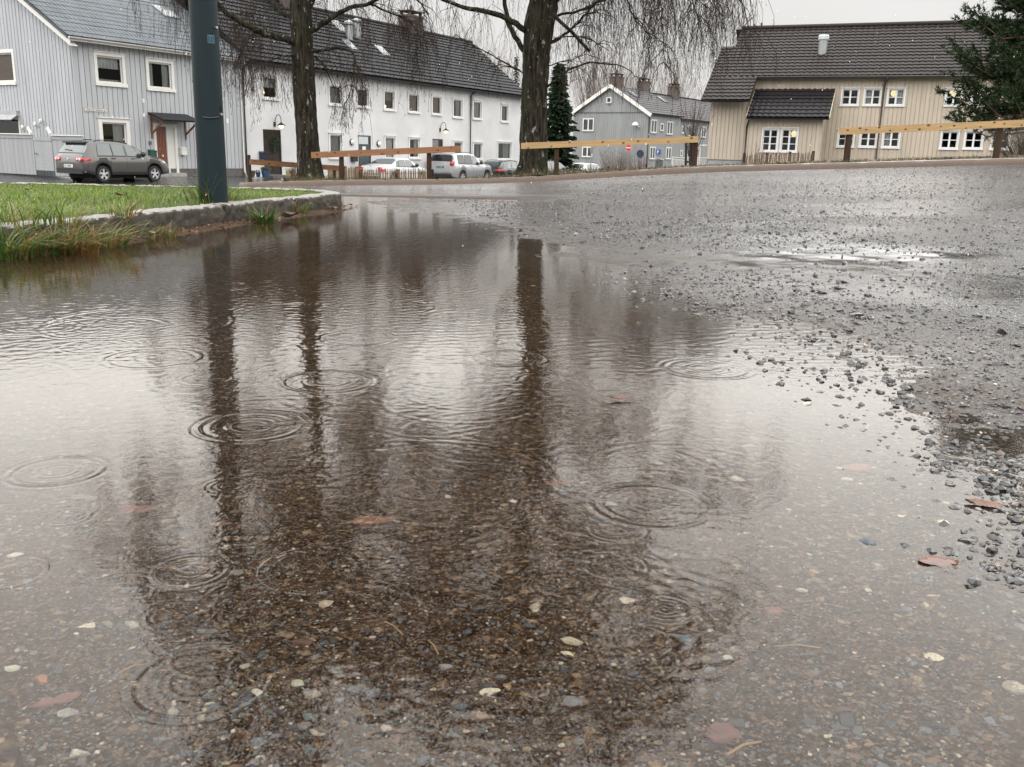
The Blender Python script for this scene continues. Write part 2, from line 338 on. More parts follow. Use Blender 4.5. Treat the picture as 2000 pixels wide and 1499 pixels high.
def ring(cx, cy, Rr, amp, lam=None):
    lam = lam or min(max(Rr*.22, .0075), .024); w = lam*.72
    m = (np.abs(WY-cy) < Rr+4*w) & (np.abs(WX-cx) < Rr+4*w)
    if not m.any(): return
    r = np.hypot(WX[m]-cx, WY[m]-cy)
    ang = np.arctan2(WY[m]-cy, WX[m]-cx); md = .05+1.5*vnoise(ang*1.1+cx*37, np.full(ang.shape, cy*11.0), 7); A = amp*lam*.016*md
    WZ[m] += A*np.cos(2*math.pi*(r-Rr)/lam)*np.exp(-((r-Rr)/w)**2)
    WZ[m] += A*.5*np.cos(2*math.pi*(r-Rr*.45)/(lam*.8))*np.exp(-((r-Rr*.45)/(w*.9))**2)
for x, y, d, a in RINGS:
    p = onz(x, y, 0); dist = np.linalg.norm(p-CO); ring(p[0], p[1], d/2*dist/FPX, a*(2.1 if dist < 2.2 else 1.1))
for i in range(520):
    y = .7*(8.0/.7)**rng.random(); x = rng.uniform(-min(1.9, .6*y), min(.75, .45*y))
    pxm = (x/y)
    k = (.30 if y > 3.6 else .18) if y > 1.7 else (.15 if -.28 < pxm < .26 else .02)
    ring(x, y, rng.uniform(.015, .16)*(1+.12*y), k*rng.uniform(.5, 1.2))
for i in range(210):     # fresh small rings everywhere
    y = .75*(6.5/.75)**rng.random(); x = rng.uniform(-.54, .42)*y
    if -1.6 < x < .62: ring(x, y, rng.uniform(.008, .040)*(1+.1*y), rng.uniform(.35, 1.15))
for k in range(46):       # capillary chop left by older drops, running every way
    lam = rng.uniform(.014, .05); q = rng.uniform(0, math.pi); ph = rng.uniform(0, 6.28)
    env = sstep(.42, .62, vnoise(WX*3+k*7.1, WY*2+k*3.3, k))*np.where(WY > 1.9, 1, .55)
    WZ += lam*.0006*np.sin(2*math.pi/lam*(WX*math.cos(q)+WY*math.sin(q))+ph+2.5*vnoise(WX*5, WY*5, 99+k))*env*sstep(.9, 1.9, WY)
def water_material():
    m, nt, o = newmat('puddle_water'); g = nd(nt, 'ShaderNodeBsdfGlass', Roughness=0.0, IOR=1.35); g.inputs['Color'].default_value = (.97, .95, .92, 1)
    v = tc(nt, (1, .8, 1)); bp = nd(nt, 'ShaderNodeBump', Strength=.03, Distance=.01); L(nt, noise(nt, v, 55, 3), bp.inputs['Height']); L(nt, bp.outputs[0], g.inputs['Normal'])
    L(nt, g.outputs[0], o.inputs[0]); return m
water = npmesh('water', np.stack([WX, WY, WZ], -1).reshape(-1, 3), gridfaces(*WX.shape), water_material(), smooth=True)
tag(water, kind='structure')
# ------------------------------------------------------------------ island kerb, lawn
def chaikin(p, n=2):
    p = np.array(p, float)
    for _ in range(n):
        q = .75*p[:-1]+.25*p[1:]; r = .25*p[:-1]+.75*p[1:]; p = np.concatenate([p[:1], np.stack([q, r], 1).reshape(-1, p.shape[1]), p[-1:]])
    return p
def resample(p, step):
    p = np.array(p, float); d = np.r_[0, np.cumsum(np.linalg.norm(np.diff(p, axis=0), axis=1))]; s = np.linspace(0, d[-1], max(2, int(d[-1]/step)))
    return np.stack([np.interp(s, d, p[:, i]) for i in range(p.shape[1])], 1), s
KI = [(-3.6, .4), (-2.95, 1.6), (-2.42, 2.8), (-2.05, 3.75), (-1.88, 4.5), (-1.73, 5.4), (-1.58, 6.3), (-1.40, 7.0), (-1.36, 7.45), (-1.62, 7.85), (-2.3, 8.0), (-4, 7.85), (-8, 7.5), (-14, 7.2)]
def sweep_kerb(name, path, prof, step, m, zf, amp=.006, joints=1.0, side=1):
    p, s = resample(chaikin(path, 3), step); t = np.gradient(p, axis=0); t /= np.linalg.norm(t, axis=1)[:, None]; n = np.stack([t[:, 1], -t[:, 0]], 1)*side
    pr, ps = resample(prof, .012 if step < .05 else .05); V = np.zeros((len(p), len(pr), 3))
    S, Q = np.meshgrid(s, ps, indexing='ij')
    dn = (fbm(S*27, Q*27, 61, 4)-.5)*2*amp+(fbm(S*3, Q*3, 63, 2)-.5)*amp
    jt = np.exp(-((S % joints-joints/2)/max(.015, step*.8))**2)*amp*2.2
    off = pr[None, :, 0]+(dn-jt)*(np.abs(pr[None, :, 0]) < .03); z = pr[None, :, 1]+dn*.5-jt
    V[..., 0] = p[:, None, 0]+n[:, None, 0]*off; V[..., 1] = p[:, None, 1]+n[:, None, 1]*off
    V[..., 2] = z+(zf(p[:, 0], p[:, 1]))[:, None]
    o = npmesh(name, V.reshape(-1, 3), gridfaces(len(p), len(pr))[:, ::(-1 if side > 0 else 1)], m, smooth=True); return tag(o, kind='structure'), p, n
def kerb_material(name, top, dark, moss):
    m, nt, o = newmat(name); b = nd(nt, 'ShaderNodeBsdfPrincipled', Roughness=.5); b.inputs['Specular IOR Level'].default_value = .25; v = tc(nt)
    n1 = noise(nt, v, 120, 5, .7); n2 = noise(nt, v, 22, 6, .7)
    c = ramp(nt, n1, [(.3, tuple(x*.45 for x in top)), (.5, top), (.7, tuple(min(1, x*1.5) for x in top))])
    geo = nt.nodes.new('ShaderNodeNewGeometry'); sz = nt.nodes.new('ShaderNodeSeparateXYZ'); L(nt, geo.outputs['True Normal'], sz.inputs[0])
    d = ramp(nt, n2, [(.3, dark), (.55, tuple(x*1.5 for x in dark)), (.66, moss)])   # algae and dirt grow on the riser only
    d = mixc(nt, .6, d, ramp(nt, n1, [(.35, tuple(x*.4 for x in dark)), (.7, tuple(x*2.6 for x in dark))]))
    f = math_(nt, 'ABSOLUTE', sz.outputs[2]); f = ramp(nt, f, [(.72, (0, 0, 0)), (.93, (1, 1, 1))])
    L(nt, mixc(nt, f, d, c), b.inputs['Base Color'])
    bp = nd(nt, 'ShaderNodeBump', Strength=1.0, Distance=.012); L(nt, n1, bp.inputs['Height']); L(nt, bp.outputs[0], b.inputs['Normal']); L(nt, b.outputs[0], o.inputs[0]); return m
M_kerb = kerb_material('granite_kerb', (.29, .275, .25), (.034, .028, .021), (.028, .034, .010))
_, kp, kn = sweep_kerb('kerb', KI, [(-.15, .04), (-.14, .112), (-.07, .116), (-.015, .113), (.0, .102), (.006, .06), (.01, .0), (.014, -.08)], .016, M_kerb, lambda x, y: 0*x, amp=.017)
lb = MB(); inner_e = kp[::4]-kn[::4]*.10
def lawn_z(x, y): return .103+.012*(fbm(x*2, y*2, 8, 2)-.5)
def kx(y):  # kerb line as x of y on the puddle side
    return np.interp(y, kp[:330, 1], kp[:330, 0]) if False else np.interp(y, KY, KX)
_msk = np.arange(len(kp)) <= int(np.argmax(kp[:, 0])); KY = kp[_msk][:, 1]; KX = kp[_msk][:, 0]
_far = kp[~_msk]; _o = np.argsort(_far[:, 0]); FX = _far[_o][:, 0]; FY = _far[_o][:, 1]
lx = np.linspace(0, 1, 90); ly = np.linspace(0, 1, 90)
LXr = -13.5+(lx**.6)*(13.5-1.45); LX, LV = np.meshgrid(LXr, ly, indexing='ij')
# near edge y for each x (inverse of the kerb line) and far edge
_ks = np.argsort(KX); ynear = np.interp(LX, KX[_ks], KY[_ks], left=.3); yfar = np.interp(LX, FX, FY)
inset = .10
LY = (ynear+inset)+(np.maximum(yfar-inset, ynear+inset+.001)-ynear-inset)*LV
lawn = npmesh('lawn', np.stack([LX, LY, lawn_z(LX, LY)], -1).reshape(-1, 3), gridfaces(90, 90), mat('lawn_soil', (.035, .045, .015), .9, .4, 12, .4), smooth=True)
tag(lawn, kind='structure')
# ------------------------------------------------------------------ far kerb, footpath, verge
KF = [(-4.4, 27), (-5.2, 23), (-5.75, 19.6), (-5.45, 18.35), (-4.4, 18.3), (-3.08, 18.3), (-.1, 18.3), (3.1, 18.0), (6.04, 17.5), (9.06, 17.0), (14, 16.2), (22, 15), (34, 13.5)]
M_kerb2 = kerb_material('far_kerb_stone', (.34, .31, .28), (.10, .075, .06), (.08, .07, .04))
_, fp, fn = sweep_kerb('far_kerb', KF, [(-.16, .05), (-.15, .10), (-.02, .10), (.0, .085), (.01, -.06)], .06, M_kerb2, lambda x, y: tz(x, y), amp=.006, joints=1.0)
TREES = [(-4.62, 20.6), (.55, 21.0), (-.3, 21.2)]
def vz(x, y):
    z = tz(x, y)+.095
    for a, b in TREES[:2]: z = z+.10*np.exp(-((x-a)**2+(y-b)**2)/1.1**2)
    return z+(fbm(x*1.7, y*1.7, 31, 3)-.5)*.05
pp, ss = resample(chaikin(KF, 3), .15); t_ = np.gradient(pp, axis=0); t_ /= np.linalg.norm(t_, axis=1)[:, None]; bn = np.stack([-t_[:, 1], t_[:, 0]], 1)
kk = ss > 8.5
def strip(name, d0, d1, n, zf, m, sel, W=None):
    p = pp[sel]; b = bn[sel]; T = np.linspace(0, 1, n)[None, :]
    d = d0+(d1-d0)*T if W is None else d0+(W[sel][:, None]-d0)*T
    XX = p[:, 0:1]+b[:, 0:1]*d; YY = p[:, 1:2]+b[:, 1:2]*d
    o = npmesh(name, np.stack([XX, YY, zf(XX, YY)], -1).reshape(-1, 3), gridfaces(*XX.shape), m, smooth=True); return tag(o, kind='structure'), XX, YY
M_path = mat('wet_footpath', (.24, .215, .195), .35, .25, 6, .35, 90, spec=.6)
strip('footpath', .15, 1.15, 6, lambda x, y: tz(x, y)+.092, M_path, kk)
Wd = np.interp(pp[:, 0], [-6, 2, 9, 14, 20], [5.2, 6, 30, 31, 30])
M_verge = mat('verge_soil', (.05, .04, .022), .85, .4, 5, .5, 60, col2=(.055, .065, .022))
_, VX, VY = strip('verge', 1.15, 0, 46, vz, M_verge, kk, Wd)
p0 = pp[~kk]; b0 = bn[~kk]
Tt = np.linspace(0, 1, 16)[None]; dd = .15+Tt*np.interp(p0[:, 1], [18, 19.5, 27], [.4, 1.1, 3.0])[:, None]
XX = p0[:, 0:1]+b0[:, 0:1]*dd; YY = p0[:, 1:2]+b0[:, 1:2]*dd
tag(npmesh('verge', np.stack([XX, YY, vz(XX, YY)-.004], -1).reshape(-1, 3), gridfaces(*XX.shape), M_verge, smooth=True), kind='structure')
# ------------------------------------------------------------------ house parts
M_white = mat('white_trim', (.66, .65, .61), .45, .06, 3)
M_glass = glassmat('window_glass')
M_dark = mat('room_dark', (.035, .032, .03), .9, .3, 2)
M_curt = mat('curtain_cloth', (.55, .53, .5), .9, .35, 9, stretch=(9, 9, .4))
M_curtb = mat('brown_blind', (.20, .13, .09), .9, .2, 6)
M_curtg = mat('grey_blind', (.30, .30, .29), .9, .25, 6, stretch=(8, 8, .5))
M_lamp = emat('lamp_glow', (1, .72, .36), 4.5)
M_globe = emat('globe_glow', (1, .80, .42), 1.25)
M_black = mat('black_metal', (.012, .012, .013), .35, .2, 8)
M_zinc = mat('zinc_sheet', (.30, .31, .32), .35, .15, 8, metal=.6)
def wall_holes(F, u0, u1, z0, z1, holes, batten=0.0, depth=.10, bw=.045, bd=.03, rngk=0):
    bw = batten-.034
    """outer skin with real openings, reveals, and upright cover battens"""
    mb = MB(); P = F.P
    us = sorted({u0, u1, *[h[0] for h in holes], *[h[1] for h in holes]}); zs = sorted({z0, z1, *[h[2] for h in holes], *[h[3] for h in holes]})
    us = [u for u in us if u0 <= u <= u1]; zs = [z for z in zs if z0 <= z <= z1]
    inh = lambda u, z: any(h[0] < u < h[1] and h[2] < z < h[3] for h in holes)
    for a, b in zip(us, us[1:]):
        for c, d in zip(zs, zs[1:]):
            if not inh((a+b)/2, (c+d)/2): mb.add([P(a, c), P(b, c), P(b, d), P(a, d)], [(0, 1, 2, 3)])
    for a, b, c, d in holes:
        q = -depth
        mb.add([P(a, c), P(b, c), P(b, d), P(a, d), P(a, c, q), P(b, c, q), P(b, d, q), P(a, d, q)], [(0, 4, 5, 1), (1, 5, 6, 2), (2, 6, 7, 3), (3, 7, 4, 0)])
    if batten:
        k = int((u1-u0)/batten)
        for i in range(k+1):
            u = u0+batten*(i+.5)+random.uniform(-.008, .008)
            if u > u1-.03: break
            seg = [(z0, z1)]
            for a, b, c, d in holes:
                if a-.06 < u < b+.06:
                    ns = []
                    for s0, s1 in seg:
                        if d+.06 <= s0 or c-.06 >= s1: ns.append((s0, s1)); continue
                        if s0 < c-.06: ns.append((s0, c-.06))
                        if s1 > d+.06: ns.append((d+.06, s1))
                    seg = ns
            for s0, s1 in seg:
                if s1-s0 > .02: mb.fbox(F, u-bw/2, u+bw/2, .001, bd, s0, s1)
    return mb
def window(F, par, a, b, c, d, grid=(1, 1), trim=.10, curtain=None, lamp=None, hood=True, depth=.07, frame=M_white, sash=.055, cm=None, globe=.09):
    """a,b,c,d = clear opening; frame > pane, curtain, lamp"""
    m = MB(); e = .05
    if trim:
        m.fbox(F, a-trim, a, .004, e, c-trim*.8, d+trim); m.fbox(F, b, b+trim, .004, e, c-trim*.8, d+trim)
        m.fbox(F, a, b, .004, e-.002, d, d+trim); m.fbox(F, a-trim-.02, b+trim+.02, .003, e+.045, c-trim*.8-.03, c-.002)
        if hood: m.fbox(F, a-trim-.03, b+trim+.03, .003, e+.05, d+trim, d+trim+.03)
    n0, n1 = -depth, -depth+.05; t = sash
    m.fbox(F, a+.002, a+t, n0, n1, c+.002, d-.002); m.fbox(F, b-t, b-.002, n0, n1, c+.002, d-.002)
    m.fbox(F, a+t, b-t, n0, n1-.002, c+.002, c+t); m.fbox(F, a+t, b-t, n0, n1-.002, d-t, d-.002)
    gx, gz = grid
    for i in range(1, gx):
        u = a+(b-a)*i/gx; w = .035 if (i*2 != gx) else .045; m.fbox(F, u-w, u+w, n0+.004, n1+.003, c+t, d-t)
    for i in range(1, gz):
        z = c+(d-c)*i/gz; m.fbox(F, a+t, b-t, n0+.006, n1-.004, z-.018, z+.018)
    w_ = m.build('window', frame, par)
    p = MB(); p.add([F.P(a+.01, c+.01, n0+.02), F.P(b-.01, c+.01, n0+.02), F.P(b-.01, d-.01, n0+.02), F.P(a+.01, d-.01, n0+.02)], [(0, 1, 2, 3)]); p.build('pane', M_glass, w_)
    if curtain:
        cb = MB(); nc = n0-.10
        def cloth(ua, ub, za, zb, fold=.03, k=26):
            vs = []; fs = []
            for i in range(k+1):
                u = ua+(ub-ua)*i/k; q = nc+fold*math.sin(i*1.9+random.random()*.6)
                vs += [F.P(u, za, q), F.P(u, zb, q)]
            for i in range(k): fs.append((2*i, 2*i+2, 2*i+3, 2*i+1))
            cb.add(vs, fs)
        W = b-a; H = d-c; vmat = cm or M_curt
        if curtain == 'sides': cloth(a, a+W*.3, c, d); cloth(b-W*.3, b, c, d)
        if curtain == 'right': cloth(b-W*.45, b, c, d)
        if curtain == 'left': cloth(a, a+W*.4, c, d)
        if curtain == 'top': cloth(a, b, c+H*.55, d); cloth(a, b, c, c+H*.14)
        if curtain == 'full': cloth(a, b, c, d, .02)
        if curtain == 'most': cloth(a, b, c+H*.05, d, .012)
        if curtain == 'half': cloth(a, b, c+H*.5, d, .012)
        cb.build('curtain', vmat, w_, smooth=True)
    if lamp:
        u, z, r = a+(b-a)*lamp[0], c+(d-c)*lamp[1], lamp[2]
        l = MB(); pr = [(r*math.sin(q), -r*math.cos(q)) for q in np.linspace(.05, math.pi-.05, 9)]
        l.lathe(pr, F.P(u, z, n0-.22), n=12); l.tube([F.P(u, z+r, n0-.22), F.P(u, d, n0-.22)], .006, 5) if lamp[1] > .6 else None
        l.build('lamp', M_globe if lamp[1] > .6 else M_lamp, w_, smooth=True)
    return w_
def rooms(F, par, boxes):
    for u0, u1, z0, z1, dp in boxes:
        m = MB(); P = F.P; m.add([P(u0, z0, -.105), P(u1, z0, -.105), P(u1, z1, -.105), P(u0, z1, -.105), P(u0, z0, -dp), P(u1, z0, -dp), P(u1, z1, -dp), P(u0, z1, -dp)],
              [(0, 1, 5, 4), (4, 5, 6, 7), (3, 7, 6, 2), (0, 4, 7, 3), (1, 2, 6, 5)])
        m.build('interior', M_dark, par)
def tiled_roof(E, u, v, Lu, Lv, name, m, par, pu=.30, pv=.36, h=.030, step=.03, nu=6, nv=3, thick=.10):
    """E eave corner, u along eave, v up the slope (unit vectors): waved tile courses on a slab"""
    E = np.array(E, float); u = np.array(u, float); v = np.array(v, float); w = np.cross(u, v); w /= np.linalg.norm(w)
    a = np.linspace(0, Lu, int(Lu/pu*nu)+1); k = max(1, int(Lv/pv)); vv = []
    for i in range(k):
        for j in range(nv): vv.append((Lv/k*(i+j/(nv-1)*.999), step*(1-j/(nv-1))))
    b = np.array([q[0] for q in vv]); sb = np.array([q[1] for q in vv])
    wave = h*(np.abs(np.cos(math.pi*a/pu))**.7)
    Hh = wave[None, :]+sb[:, None]+.012*(rng.random((len(b), 1))-.5)
    # single tiles lie a little unevenly
    jit = .010*(_hash(np.floor(a[None, :]/pu)+0*b[:, None], np.floor(b[:, None]/Lv*k*.999)+0*a[None, :], 5)-.5); Hh = Hh+jit
    V = E[None, None]+a[None, :, None]*u+b[:, None, None]*v+Hh[..., None]*w
    n = len(V.reshape(-1, 3)); f = gridfaces(len(b), len(a))
    c0 = [E-w*thick, E+u*Lu-w*thick, E+u*Lu+v*Lv-w*thick, E+v*Lv-w*thick, E, E+u*Lu, E+u*Lu+v*Lv, E+v*Lv]
    VV = np.concatenate([V.reshape(-1, 3), np.array(c0)]); ff = np.array([(3, 2, 1, 0), (0, 1, 5, 4), (1, 2, 6, 5), (2, 3, 7, 6), (3, 0, 4, 7)])+n
    return npmesh(name, VV, np.concatenate([f, ff]), m, par)
def chimney(par, c, F, w, dn, z0, z1, m, cap=True):
    b = MB(); P = lambda u, z, n: F.P(u, z, n)
    u, nn = c; b.fbox(F, u-w/2, u+w/2, nn-dn/2, nn+dn/2, z0, z1)
    if cap:
        b.fbox(F, u-w/2-.04, u+w/2+.04, nn-dn/2-.04, nn+dn/2+.04, z1, z1+.12)
        for sx in (-1, 1):
            for sy in (-1, 1): b.fbox(F, u+sx*w*.38-.07, u+sx*w*.38+.07, nn+sy*dn*.36-.07, nn+sy*dn*.36+.07, z1+.12, z1+.34)
        b.fbox(F, u-w/2-.03, u+w/2+.03, nn-dn/2-.03, nn+dn/2+.03, z1+.34, z1+.40)
        b.lathe([(.10, 0), (.10, .3), (.02, .42)], F.P(u, z1+.40, nn), n=10)
    return b.build('chimney', m, par)
def downpipe(par, F, u, z0, z1, m, r=.045, n=.09, neck=.35):
    b = MB(); b.tube([F.P(u+.12, z1+.12, neck), F.P(u+.05, z1, n+.05), F.P(u, z1-.18, n), F.P(u, z0+.15, n), F.P(u, z0, n+.08)], r, 10); return b.build('downpipe', m, par, smooth=True)
def gutter(par, F, u0, u1, z, n, m, r=.06):
    b = MB(); vs = []; k = 7
    for u in (u0, u1):
        for i in range(k): q = math.pi*i/(k-1); vs.append(F.P(u, z-r*math.sin(q), n+r*math.cos(q)))
    b.add(vs, [(i, i+1, k+i+1, k+i) for i in range(k-1)]+[tuple(range(k)), tuple(range(2*k-1, k-1, -1))]); return b.build('gutter', m, par, smooth=False)
def skylight(par, E, u, v, a, b, w, h, m):
    w_ = np.cross(u, v); q = MB(); o = E+u*a+v*b+w_*.045
    q.hexa([o, o+u*w, o+u*w+v*h, o+v*h, o+w_*.07, o+u*w+w_*.07, o+u*w+v*h+w_*.07, o+v*h+w_*.07]); s = q.build('skylight', M_zinc, par)
    g_ = MB(); o = o+w_*.073+u*.07+v*.07; w -= .14; h -= .14; g_.add([o, o+u*w, o+u*w+v*h, o+v*h], [(0, 1, 2, 3)]); g_.build('pane', m, s); return s
M_skyl = mat('skylight_glass', (.18, .19, .20), .12, .05, 2, spec=.3)
def slope_frame(F, z_eave, over, rise, run):
    """eave line point base (at u=0) and the unit vector up the slope"""
    v = -F.n*run+np.array([0, 0, rise]); ln = np.linalg.norm(v); return F.P(0, z_eave, over), v/ln
# ------------------------------------------------------------------ row: light grey boarded house, then white rendered house
A0 = at(157, 300, 37); UF = (.495, .869); RF = Fac(A0, UF)
M_grey = mat('grey_boards', (.385, .395, .41), .55, .12, 1.2, stretch=(3, 3, .3))
M_greyg = mat('grey_gable_boards', (.37, .385, .405), .55, .12, 1.2, stretch=(3, 3, .3))
M_tile_blk = mat('black_glazed_tiles', (.015, .016, .018), .5, .35, 30, spec=.16)
M_tile_met = mat('grey_steel_roof', (.075, .087, .098), .45, .2, 2, spec=.18)
H1 = thing('terraced_house', 'light grey boarded end house with steel roof and brown front door', 'house', (A0[0], A0[1], -.86))
ZE = 4.30
wins1 = {'a': RF.rect(189.5, 111, 238.5, 162.5), 'b': RF.rect(290, 123, 334, 172.5), 'c': RF.rect(200, 240, 247, 290), 'd': RF.rect(384, 128, 426, 188), 'e': RF.rect(386, 246, 428, 300)}
door1 = RF.rect(301, 242, 346, 338)
holes = list(wins1.values())+[(door1[0], door1[1], door1[2], door1[3])]
wall_holes(RF, 0, 8.62, -.55, ZE+.1, holes, .235).build('wall', M_grey, H1)
pl = MB(); pl.fbox(RF, 0, 8.62, -.2, .012, -1.5, -.551); pl.build('foundation', mat('plinth', (.10, .09, .085), .7, .3, 4), H1)
cbm = MB(); cbm.fbox(RF, -.03, .10, .0, .045, -.55, ZE); cbm.build('corner_board', M_grey, H1); cbm = MB(); cbm.fbox(RF, 8.45, 8.62, .0, .045, -.55, ZE); cbm.build('corner_board', M_grey, H1)
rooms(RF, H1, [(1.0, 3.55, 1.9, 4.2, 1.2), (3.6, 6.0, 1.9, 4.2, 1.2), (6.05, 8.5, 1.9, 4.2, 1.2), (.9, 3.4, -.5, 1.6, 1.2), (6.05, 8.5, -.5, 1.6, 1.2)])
window(RF, H1, *wins1['a'], curtain='top', trim=.13); window(RF, H1, *wins1['b'], curtain='sides', trim=.13)
wc = window(RF, H1, *wins1['c'], curtain='right', trim=.16); window(RF, H1, *wins1['d'], curtain='sides', trim=.12); window(RF, H1, *wins1['e'], curtain='full', trim=.12)
a, b, c, d = wins1['c']; pb = MB()
for i in range(150):
    q = RF.P(a+(b-a)*(.08+.75*random.random()**1.2), c+(d-c)*(.15+.6*random.random()*(1-.5*random.random())), -.26+random.uniform(-.05, .05)); s_ = .07
    e1 = np.array([random.uniform(-1, 1) for _ in range(3)])*s_; e2 = np.array([random.uniform(-1, 1) for _ in range(3)])*s_; pb.add([q, q+e1, q+e2], [(0, 1, 2)])
pb.build('pot_plant', mat('houseplant', (.02, .03, .015), .6), wc)
# gable wall (left): pentagon with battens; the pitch follows the verge seen in the photograph
GW = 12.0; PK = .60; ridge1 = ZE+.18+GW/2*PK
def gable_wall(G, W, z0, ze, pk, holes, bat, bw=.05, bd=.03):
    bw = bat-.034
    P = G.P; q = wall_holes(G, 0, W, z0, ze, holes)
    q.add([P(0, ze), P(W, ze), P(W/2, ze+W/2*pk+.05)], [(0, 1, 2)])
    for i in range(int(W/bat)):
        u = .1+bat*i; zt = ze+min(u, W-u)*pk-.02; seg = [(z0, zt)]
        for a, b, c, d in holes:
            if a-.08 < u < b+.08:
                seg = [(s0, min(s1, c-.1)) for s0, s1 in seg if s0 < c-.1]+[(max(s0, d+.1), s1) for s0, s1 in seg if s1 > d+.1]
        for s0, s1 in seg:
            if s1-s0 > .03: q.fbox(G, u-bw/2, u+bw/2, .001, bd, s0, s1)
    return q
RG = Fac(A0+np.array([-.869, .495, 0])*GW, (.869, -.495))
wg1 = RG.rect(-38, 104.5, 27, 160.5); wg2 = RG.rect(-50, 231, 39, 275)
gable_wall(RG, GW-.01, -.9, ZE, PK, [wg1, wg2], .21).build('wall', M_greyg, H1)
rooms(RG, H1, [(wg1[0]-.3, wg1[1]+.3, 1.8, 4.2, 1.1), (wg2[0]-.3, wg2[1]+.3, -.4, 1.8, 1.1)])
window(RG, H1, *wg1, curtain='most', trim=.13, cm=M_curtb, hood=False); window(RG, H1, *wg2, curtain='left', trim=.1)
aw = MB(); a_, b_ = wg2[0]-.3, wg2[1]+.12; zt = wg2[3]+.12
aw.fbox(RG, a_, b_, .03, .16, zt, zt+.16); aw.hexa([RG.P(a_, zt-.22, .42), RG.P(b_, zt-.22, .42), RG.P(b_, zt, .10), RG.P(a_, zt, .10), RG.P(a_, zt-.19, .44), RG.P(b_, zt-.19, .44), RG.P(b_, zt+.03, .12), RG.P(a_, zt+.03, .12)]); aw.build('awning', mat('awning_cloth', (.33, .34, .35), .7), H1)
for x, y in ((22.5+52-24, 251), (75, 245), (86, 239)):
    u, z = RG.px(x, y); l = MB(); l.fbox(RG, u-.03, u+.03, .03, .08, z-.08, z-.02); l.lathe([(.02, -.05), (.06, -.01), (.065, .07), (.03, .12)], RG.P(u, z+.0, .14), n=10); l.bar(RG.P(u, z-.05, .05), RG.P(u, z-.05, .14), .02, .02); l.build('floodlight', M_white, H1)
E1, V1 = slope_frame(RF, ZE-.02, .42, PK, 1.0); U3 = RF.u
Lv1 = (GW/2+.42)*math.hypot(1, PK)
rf1 = tiled_roof(E1-U3*.42+np.array([0, 0, .04]), U3, V1, 9.02, Lv1, 'roof', M_tile_met, H1, pu=.20, pv=.36, h=.028, step=.012)
skylight(rf1, E1-U3*.42, U3, V1, 6.9, 3.2, .8, 1.0, M_skyl)
bk = MB(); e2 = RF.P(-.42, ZE-.3, -GW-.42); bk.add([e2, RF.P(8.6, ZE-.3, -GW-.42), RF.P(8.6, ridge1, -GW/2), RF.P(-.42, ridge1, -GW/2)], [(0, 1, 2, 3)]); bk.build('roof', M_tile_met, H1)
vb = MB()
for k0, k1 in ((-.42, GW/2), (GW+.42, GW/2)):
    za, zb = ZE-.05, ZE+.18+GW/2*PK; c_ = GW-k0 if True else 0
    pa = RG.P(GW-k0, za, .30); pb_ = RG.P(GW-k1, zb, .30); vb.hexa([pa+np.array([0, 0, -.28]), pb_+np.array([0, 0, -.28]), pb_+RG.n*.05+np.array([0, 0, -.28]), pa+RG.n*.05+np.array([0, 0, -.28]), pa, pb_, pb_+RG.n*.05, pa+RG.n*.05])
    pa = RG.P(GW-k0, za-.28, .02); pb_ = RG.P(GW-k1, zb-.28, .02); vb.hexa([pa, pb_, pb_+RG.n*.28, pa+RG.n*.28, pa+np.array([0, 0, .03]), pb_+np.array([0, 0, .03]), pb_+RG.n*.28+np.array([0, 0, .03]), pa+RG.n*.28+np.array([0, 0, .03])])
vb.build('bargeboard', M_white, H1)
ev = MB(); ev.fbox(RF, -.30, 8.6, .0, .40, ZE-.10, ZE-.06); ev.fbox(RF, -.30, 8.6, .38, .41, ZE-.14, ZE+.02); ev.build('eaves_board', M_white, H1)
gutter(H1, RF, -.4, 8.6, ZE-.01, .48, M_white)
# front door with canopy
a, b, c, d = door1; fr = MB(); m_ = a+(b-a)*.55
M_door = mat('stained_oak_door', (.16, .055, .022), .35, .35, 6, stretch=(12, 12, .6), coat=.3)
fr.fbox(RF, a, a+.12, -.06, .05, c, d); fr.fbox(RF, b-.12, b, -.06, .05, c, d); fr.fbox(RF, a+.12, b-.12, -.06, .048, d-.12, d); fr.fbox(RF, m_, m_+.08, -.06, .045, c, d-.12); fr.fbox(RF, m_+.08, b-.12, -.06, -.02, c, d-.12); fr.build('door_frame', M_white, H1)
dm = MB(); dm.fbox(RF, a+.122, m_-.002, -.07, -.02, c+.05, d-.122)
for i in range(3):
    for z0_, z1_ in ((c+.2, c+.85), (c+1.0, d-.3)): u = a+.17+i*(m_-a-.22)/3; dm.fbox(RF, u, u+(m_-a-.22)/3-.05, -.02, -.008, z0_, z1_)
dd_ = dm.build('door', M_door, H1)
hm = MB(); hm.tube([RF.P(a+.19, c+1.0, -.01), RF.P(a+.19, c+1.0, .05), RF.P(a+.30, c+1.0, .05)], .012, 6); hm.build('handle', M_zinc, dd_)
st = MB(); st.fbox(RF, a-.1, b+.1, 0, .75, -1.0, c-.16); st.fbox(RF, a-.1, b+.1, 0, .40, c-.158, c); st.build('door_step', mat('step_concrete', (.3, .29, .28), .6, .2, 6), H1)
ua, za = RF.px(288, 228); ub, zb = RF.px(364, 236); cm_ = MB()
zt = d+.32
cm_.hexa([RF.P(ua, zt-.24, .95), RF.P(ub, zt-.24, .95), RF.P(ub, zt+.06, .01), RF.P(ua, zt+.06, .01), RF.P(ua, zt-.18, .97), RF.P(ub, zt-.18, .97), RF.P(ub, zt+.12, .01), RF.P(ua, zt+.12, .01)])
can = cm_.build('canopy', M_tile_blk, H1)
M_brace = mat('brown_timber_brace', (.17, .075, .035), .5, .3, 8, stretch=(1, 1, 6))
